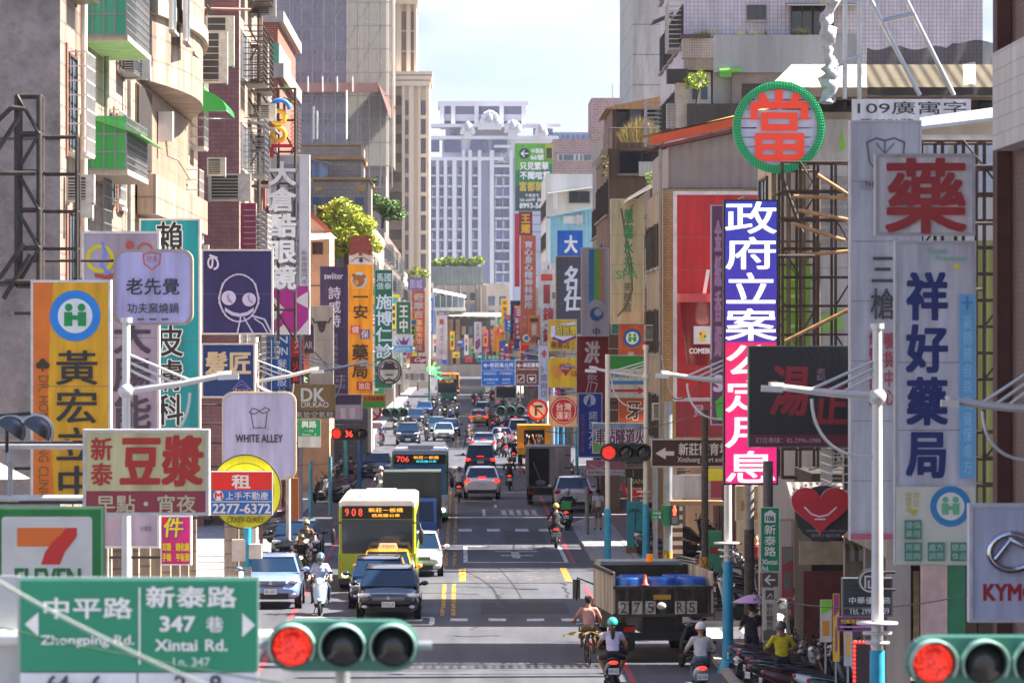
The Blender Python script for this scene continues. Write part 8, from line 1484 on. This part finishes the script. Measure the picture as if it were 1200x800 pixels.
b=MB();b.box(XX(1058,d),XX(1086,d),d-4,d-3.6,0,ZZ(600,d),M('b59a94',.7,0,.2,2));b.build('pink_pillar',t);MB().box(XX(1087,d),XX(1106,d),d-4,d-3.8,0,ZZ(600,d),M('1f6a45',.6)).build('green_panel',t)
# near left clutter
d=70;t=thing('floodlights','pair of half dome floodlights at the frame edge above the convenience store sign','floodlights',P(20,495,d));
for cx in(12,42):
 b=MB();c=P(cx,506,d);rot=Matrix.Rotation(R(35),3,'Y');vs=[]
 for i in range(7):
  for j in range(13):a,e=math.pi*j/12,math.pi/2*i/6;v=Vector((.24*math.cos(a),-.2*math.sin(e)*math.sin(a),.24*math.sin(a)*math.cos(e)));vs.append(c+rot@v)
 b.add(vs,[(i*13+j,i*13+j+1,(i+1)*13+j+1,(i+1)*13+j)for i in range(6)for j in range(12)],M('55585c',.35,.3,.1,4),True);b.tube([c+rot@Vector((.26*math.cos(math.pi*j/12),0,.26*math.sin(math.pi*j/12)))for j in range(13)],.03,M('c0c2c4',.3,.6),8);b.build('lamp_dome',t)
b=MB();b.tube([P(-12,488,d),P(36,484,d)],.03,STEEL,6);b.tube([P(8,488,d),P(8,530,d)],.03,STEEL,6);b.build('bracket',t)
t=thing('rail_frame','white pipe rails running behind the breakfast sign at the frame edge','rails',P(40,550,d));b=MB()
for y in(522,584):b.tube([P(-14,y,81.5),P(100,y,81.5)],.07,M('c9c6c2',.4,.2,.1,3),10)
b.tube([P(12,524,81.5),P(12,640,81.5)],.05,GALV,8);b.build('rails',t)
d=86;t=thing('parasol','cream fabric canopy edge at the frame border behind the white rails','canopy',P(0,545,d));b=MB();n=12;c=P(-8,538,d);vs=[c]+[c+Vector((.7*math.cos(a*.5236),.7*math.sin(a*.5236),-.36))for a in range(n)];b.add(vs,[(0,1+i,1+(i+1)%n)for i in range(n)],M('cfc9a4',.7),True);b.build('canopy',t);MB().tube([c,(c.x,c.y,0)],.03,GALV,6).build('pole',t)
d=510;t=thing('neon_palm','lit green neon palm burst on the sunny far kerb','neon sign',P(503,470,d));b=MB();m=M('2aff5a',.4,0,0,1,3)
for k in range(9):a=R(-20+27.5*k);[b.ell(P(503+14*q/5*math.cos(a),436-15*q/5*math.sin(a)+q*q*.12,d),(.1,.1,.1),m,6,4)for q in range(1,6)]
b.build('fronds',t);MB().tube([P(503,438,d),(P(503,438,d).x,d,0)],.12,SG,6).build('trunk',t)
# overhead wires
def wire(label,pts,r=.012,sag=.4,c='1c1c1e'):
 t=thing('overhead_cable',label,'cable',pts[0],0,'cables over the street');b=MB();p=[Vector(q)for q in pts];o=[]
 for i in range(len(p)-1):
  for k in range(13):s=k/12;o.append(p[i].lerp(p[i+1],s)-Vector((0,0,sag*4*s*(1-s))))
 b.tube(o,r,M(c,.6,0,0),5);b.build('cable',t)
wire('slack black cable from the lamp by the striped store sign to the far shaded kerb',[P(640,505,250),P(760,478,165)],.025)
wire('second black cable under the striped store sign',[P(640,520,240),P(790,484,160)],.02)
wire('thin cable crossing in front of the scenic panel',[P(690,500,172),P(850,470,130)],.015)
wire('pale out of focus cable slanting across the green road name sign',[P(-10,676,30),P(250,806,27)],.012,.03,'9aa39a')
wire('dark cable crossing the lower part of the green road name sign',[P(-10,733,33),P(330,800,33)],.008,.02,'1f4a3a')
wire('thin dark cable from the brown shoe sign to the no turning sign',[P(338,478,184),P(424,494,280)],.02)
wire('thin cable over the low shops under the heart sign',[P(900,700,98),P(1150,693,75)],.012,.25)
wire('grey cable stretched across the street at the far signals',[P(350,545,190),P(560,520,300)],.012,.2)
# ---- plants
def leaf_mat(h):return M(h,.5,0,.35,2.5)
def crown(t,blobs,n,size,cols,seed=1,part='crown',flat=.6):
 """Leaves scattered through uneven clumps."""
 rg=random.Random(seed);b=MB();ms=[leaf_mat(c)for c in cols]
 for c,r in blobs:
  c=Vector(c);k=int(n*(r[0]*r[1]*r[2])**.6)
  for _ in range(k):
   v=Vector((rg.gauss(0,1),rg.gauss(0,1),rg.gauss(0,1))).normalized();q=rg.random()**.45*(1.12 if rg.random()<.12 else 1)
   p=c+Vector((v.x*r[0],v.y*r[1],v.z*r[2]))*q
   a=Vector((rg.uniform(-1,1),rg.uniform(-1,1),rg.uniform(-.5,.5))).normalized();u=a.cross(Vector((rg.uniform(-1,1),rg.uniform(-1,1),rg.uniform(-1,1)))).normalized();s=size*rg.uniform(.6,1.4)
   b.add([p-a*s,p+u*s*flat*.5,p+a*s,p-u*s*flat*.5],[(0,1,2,3)],rg.choice(ms))
 return b.build(part,t)
def tree(label,px,d,z0,blobs,n,size,cols,seed=1,tr=.12,name='tree',cat='tree'):
 base_=Vector((XX(px,d),d,z0));t=thing(name,label,cat,base_);bl=[(P(x,y,d)+Vector((0,o,0)),(r,r*.9,r*.75))for x,y,o,r in bls(blobs,d)]
 crown(t,bl,n,size,cols,seed);b=MB();top=sum((c for c,r in bl),Vector())/len(bl)
 b.tube([base_,base_.lerp(top,.6)+Vector((.1,0,0)),top],[tr,tr*.7,tr*.35],M('5a4634',.9,0,.3,6),8)
 for c,r in bl[:8]:b.tube([base_.lerp(top,.55),base_.lerp(c,.8)+Vector((0,0,.2)),c],[tr*.5,tr*.3,tr*.12],M('5a4634',.9,0,.3,6),6)
 b.build('trunk',t);return t
def bls(b,d):return[(x,y,o,r*d/F)for x,y,o,r in b]
YG=('8fa022','a8b52e','748a1e','5f7a20','bcc23c')
GR=('3f6a22','5a8a2e','2f5420','7a9a34','486f2a')
tree('bushy yellow green tree rising behind the orange pharmacy sign',405,257,ZZ(330,257),[(380,254,0,17),(395,246,.3,16),(410,252,-.3,18),(425,264,0,18),(386,270,.4,19),(405,274,-.4,20),(430,282,.2,15),(371,266,0,11),(418,292,0,15),(439,290,0,10),(400,238,0,10),(376,282,.5,14),(392,296,0,12)],1500,.13,('b5c22e','c8d040','98aa26','82982a','d6d854'),3,.16)
tree('dark green creeper bush spilling over the grey roof below the cream tower',448,300,ZZ(268,300),[(436,232,0,11),(448,240,.3,12),(460,243,0,13),(468,252,0,9),(430,240,0,8),(437,212,0,5),(455,252,0,10)],1300,.12,GR,5,.1,'creeper_bush','bush')
tree('roof garden shrubs along the grey parapet where the street bends',535,963,ZZ(318,963),[(512+i*7,309-(i*37%5),(i%3)*.5,7)for i in range(8)],700,.3,YG+GR[:2],7,.1,'roof_garden','roof garden')
tree('small yellow green bush on the far sunny kerb near the grey violet sign',490,700,0,[(478,325,0,7),(488,318,0,8),(497,322,0,7)],250,.3,YG,8,.15)
tree('bright green potted tree on the balcony of the white mosaic block',816,180.6,ZZ(122,180.6),[(810,92,0,8),(822,88,.1,8),(815,100,-.1,8),(826,98,0,6),(806,100,0,5)],800,.09,('a8c21e','8fb01c','c2d030','6f9a20'),9,.05)
tree('green balcony shrub above the canopy of the narrow house',768,177,ZZ(222,177),[(762,206,0,8),(771,203,0,8),(765,214,0,7),(774,212,0,5)],900,.07,('7fa02c','9ab83a','55802a','b5c84a'),11,.04,'shrub','shrub')
tree('trailing plant on the corner of the dark stained house',708,205,ZZ(200,205),[(706,186,0,5),(709,194,0,6),(708,204,0,4)],900,.08,('6a7a2c','8a8a3a','4f6a24','a07a3a'),13,.03,'creeper_plant','plant')
tree('round green shrub behind the leaning post of the road name sign',896,107,.125,[(890,705,0,9),(900,702,0,9),(910,706,0,8),(896,712,0,8)],900,.07,GR,15,.03,'shrub','shrub')
tree('yellow green bush against the mauve tiled wall',262,150.5,ZZ(236,150),[(258,226,0,4),(266,230,0,4),(275,228,0,4),(284,226,0,4)],900,.08,YG,17,.03,'shrub','shrub')
t=thing('grass_tuft','dry straw coloured grass growing on the dark stained roof','grass',P(755,166,205.5),0);b=MB();r2=random.Random(5)
for k in range(900):
 px=728+r2.random()*54;hgt=30*math.exp(-((px-752)/26)**2)*r2.uniform(.5,1.15);p0=P(px,167,206.5+r2.uniform(0,2));p1=p0+Vector((r2.uniform(-.35,.35),r2.uniform(-.2,.2),hgt*.039));m=M(r2.choice(('b59a5a','c9b274','9a8a48','8a9450','d6c48c')),.8,0,.2,5);s=.018
 md_=p0.lerp(p1,.6)+Vector((0,0,.1));b.add([p0-Vector((s,0,0)),p0+Vector((s,0,0)),md_+Vector((s*.7,0,0)),p1,md_-Vector((s*.7,0,0))],[(0,1,2,3,4)],m)
b.build('blades',t)
t=thing('grass_tuft','thin dry weeds on the coping of the grey balcony','grass',P(850,40,181),0);b=MB()
for k in range(260):
 px=r2.choice((r2.uniform(812,842),r2.uniform(862,900),r2.uniform(930,948)));p0=P(px,41,181.3);p1=p0+Vector((r2.uniform(-.12,.12),0,r2.uniform(.1,.35)));b.add([p0-Vector((.01,0,0)),p0+Vector((.01,0,0)),p1],[(0,1,2)],M(r2.choice(('b5a060','9a9a4a','c9b880')),.8,0,.2,5))
b.build('blades',t)
t=thing('kiosk','dark shopfront kiosk with sloping grey awnings behind the parked scooters','kiosk',(8.6,104,0));dk=M('35302d',.8,0,.3,2);b=MB();b.box(8.3,20,107,112.5,0.13,4.9,dk);b.build('wall',t)  # wall coloured dark to stand in for the shade inside the shops
for i,(x,z,c_,dp)in enumerate(((8.0,4.7,'77726c',3.2),(9.2,3.9,'8a857c',2.4),(10.6,4.4,'5a5a5c',2.8),(12.2,4.1,'9a948a',2.4))):
 b=MB();b.add([(x-.3,107,z),(x+1.5,107,z),(x+1.5,107-dp,z-.7),(x-.3,107-dp,z-.7),(x-.3,107-dp,z-.95),(x+1.5,107-dp,z-.95)],[(0,1,2,3),(3,2,5,4)],RIB(c_,.2,.04,0));b.build('awning',t)
 MB().box(x+.1,x+1.2,106.93,106.99,.3,2.6,M(['6a2f30','2a3038','b0a48c','4a5a62'][i],.5,0,.3,4)).build('shop_window',t);MB().box(x,x+1.3,106.9,106.99,2.75,3.3,M(['b5a890','8a3038','c9c6c0','3a6a5a'][i],.5,0,.2,3)).build('fascia',t);MB().tube([(x+1.4,104.2,.13),(x+1.4,104.2,z-.7)],.04,RUST,6).build('post',t)
for i in range(3):b=MB();b.tube([(8.2+i*.4,106.5-i*.3,5.0),(9.0+i*.6,104,5.3+i*.2),(10.5+i,100,5.0)],.02,BLACK,5);b.build('cable',t)
rg=random.Random(31);k=0
for s,xf,lst in((-1,8.5,((97.2,11.0),(111,9.4),(114,14.6),(118,9),(133,9.6),(141,10.4),(98,18.2),(220,8.6),(228,9.4),(240,9),(258,12),(345,10),(362,12))),(1,7.5,((161,5.2),(168,8),(186,6.2),(194,8.4),(342,11)))):
 for y,z in lst:ac(s*(xf-.35-(.75 if 205<y<226 and s>0 else 0)),y,z,['cream outdoor unit on a wall bracket, %s row','stained outdoor unit between window cages, %s row','grey outdoor unit above a hanging sign, %s row'][k%3]%('sunny' if s<0 else 'shaded')+', %s storey'%['second','third','fourth','fifth'][min(3,int(z/4)-1)],'y',-1,w=rg.uniform(.6,.85));k+=1
for s,x,y,lb in((-1,8.38,107,'rusty drain pipe on the cream end house'),(-1,8.38,114.6,'grey drain pipe beside the rounded cream corner'),(-1,7.28,165,'white drain pipe down the mauve tiled house front'),(1,7.38,179.5,'rust stained drain pipe behind the cream spa sign'),(1,6.62,214,'grey drain pipe down the dark stained house'),(1,7.28,232,'pale drain pipe beside the hanging plants')):
 t=thing('drain_pipe',lb,'pipe',(s*x,y,.1));b=MB();b.tube([(s*x,y,.1),(s*x,y,12.5 if s>0 else 24)],.06,M(rg.choice(('8a6a54','9a9890','c4bcae')),.6,.1,.3,3),7);b.build('pipe',t)
for k in range(9):
 s=1 if k%2 else-1;y=100+k*26;x=s*(8.3 if s<0 else 7.0);wire(['sagging black service cable along the sunny house fronts, span %s','sagging black service cable along the shaded house fronts, span %s'][s>0]%['one','two','three','four','five','six','seven','eight','nine'][k],[(x,y,6.5+k%3),(x-s*.3,y+16,6.2),(x,y+34,7+k%2)],.022,.35)
rg=random.Random(44)
for p_,x,lst in((L0,-8.5,((98.6,13.2),(98.6,16.6),(103.8,11.2),(109.5,12.5),(112.6,15.8))),(L1,-8.5,((121,9.2),(132,9.0),(140,12.2),(143,15.2),(144,18.5)))):
 for y,z in lst:
  c=MB();m=FRAMES[rg.choice(['alu','white','dark'])];pr=rg.uniform(.3,.55);w_=1.1
  for q in range(8):zz=z-1.1+q*.31;c.bar((x+pr,y-w_,zz),(x+pr,y+w_,zz),.03,.03,m);c.bar((x,y-w_,zz),(x+pr,y-w_,zz),.03,.03,m)
  for q in range(9):yy=y-w_+q*w_/4;c.bar((x+pr,yy,z-1.1),(x+pr,yy,z+1.1),.025,.025,m)
  c.box(x,x+pr,y-w_,y+w_,z-1.16,z-1.12,m);c.build('window_cage',p_)
  # ---- the air over the street
def haze(density):
 m=bpy.data.materials.new('haze');m.use_nodes=True;t=m.node_tree;t.nodes.clear();o=t.nodes.new('ShaderNodeOutputMaterial');v=t.nodes.new('ShaderNodeVolumePrincipled')
 v.inputs['Color'].default_value=(.86,.9,1,1);v.inputs['Density'].default_value=density;v.inputs['Anisotropy'].default_value=.3;t.links.new(v.outputs[0],o.inputs['Volume'])
 b=MB();b.box(-320,320,-20,1620,-1.06,97,m);h=b.build('haze');h['kind']='stuff'
haze(.000055)
SC.cycles.volume_bounces=0
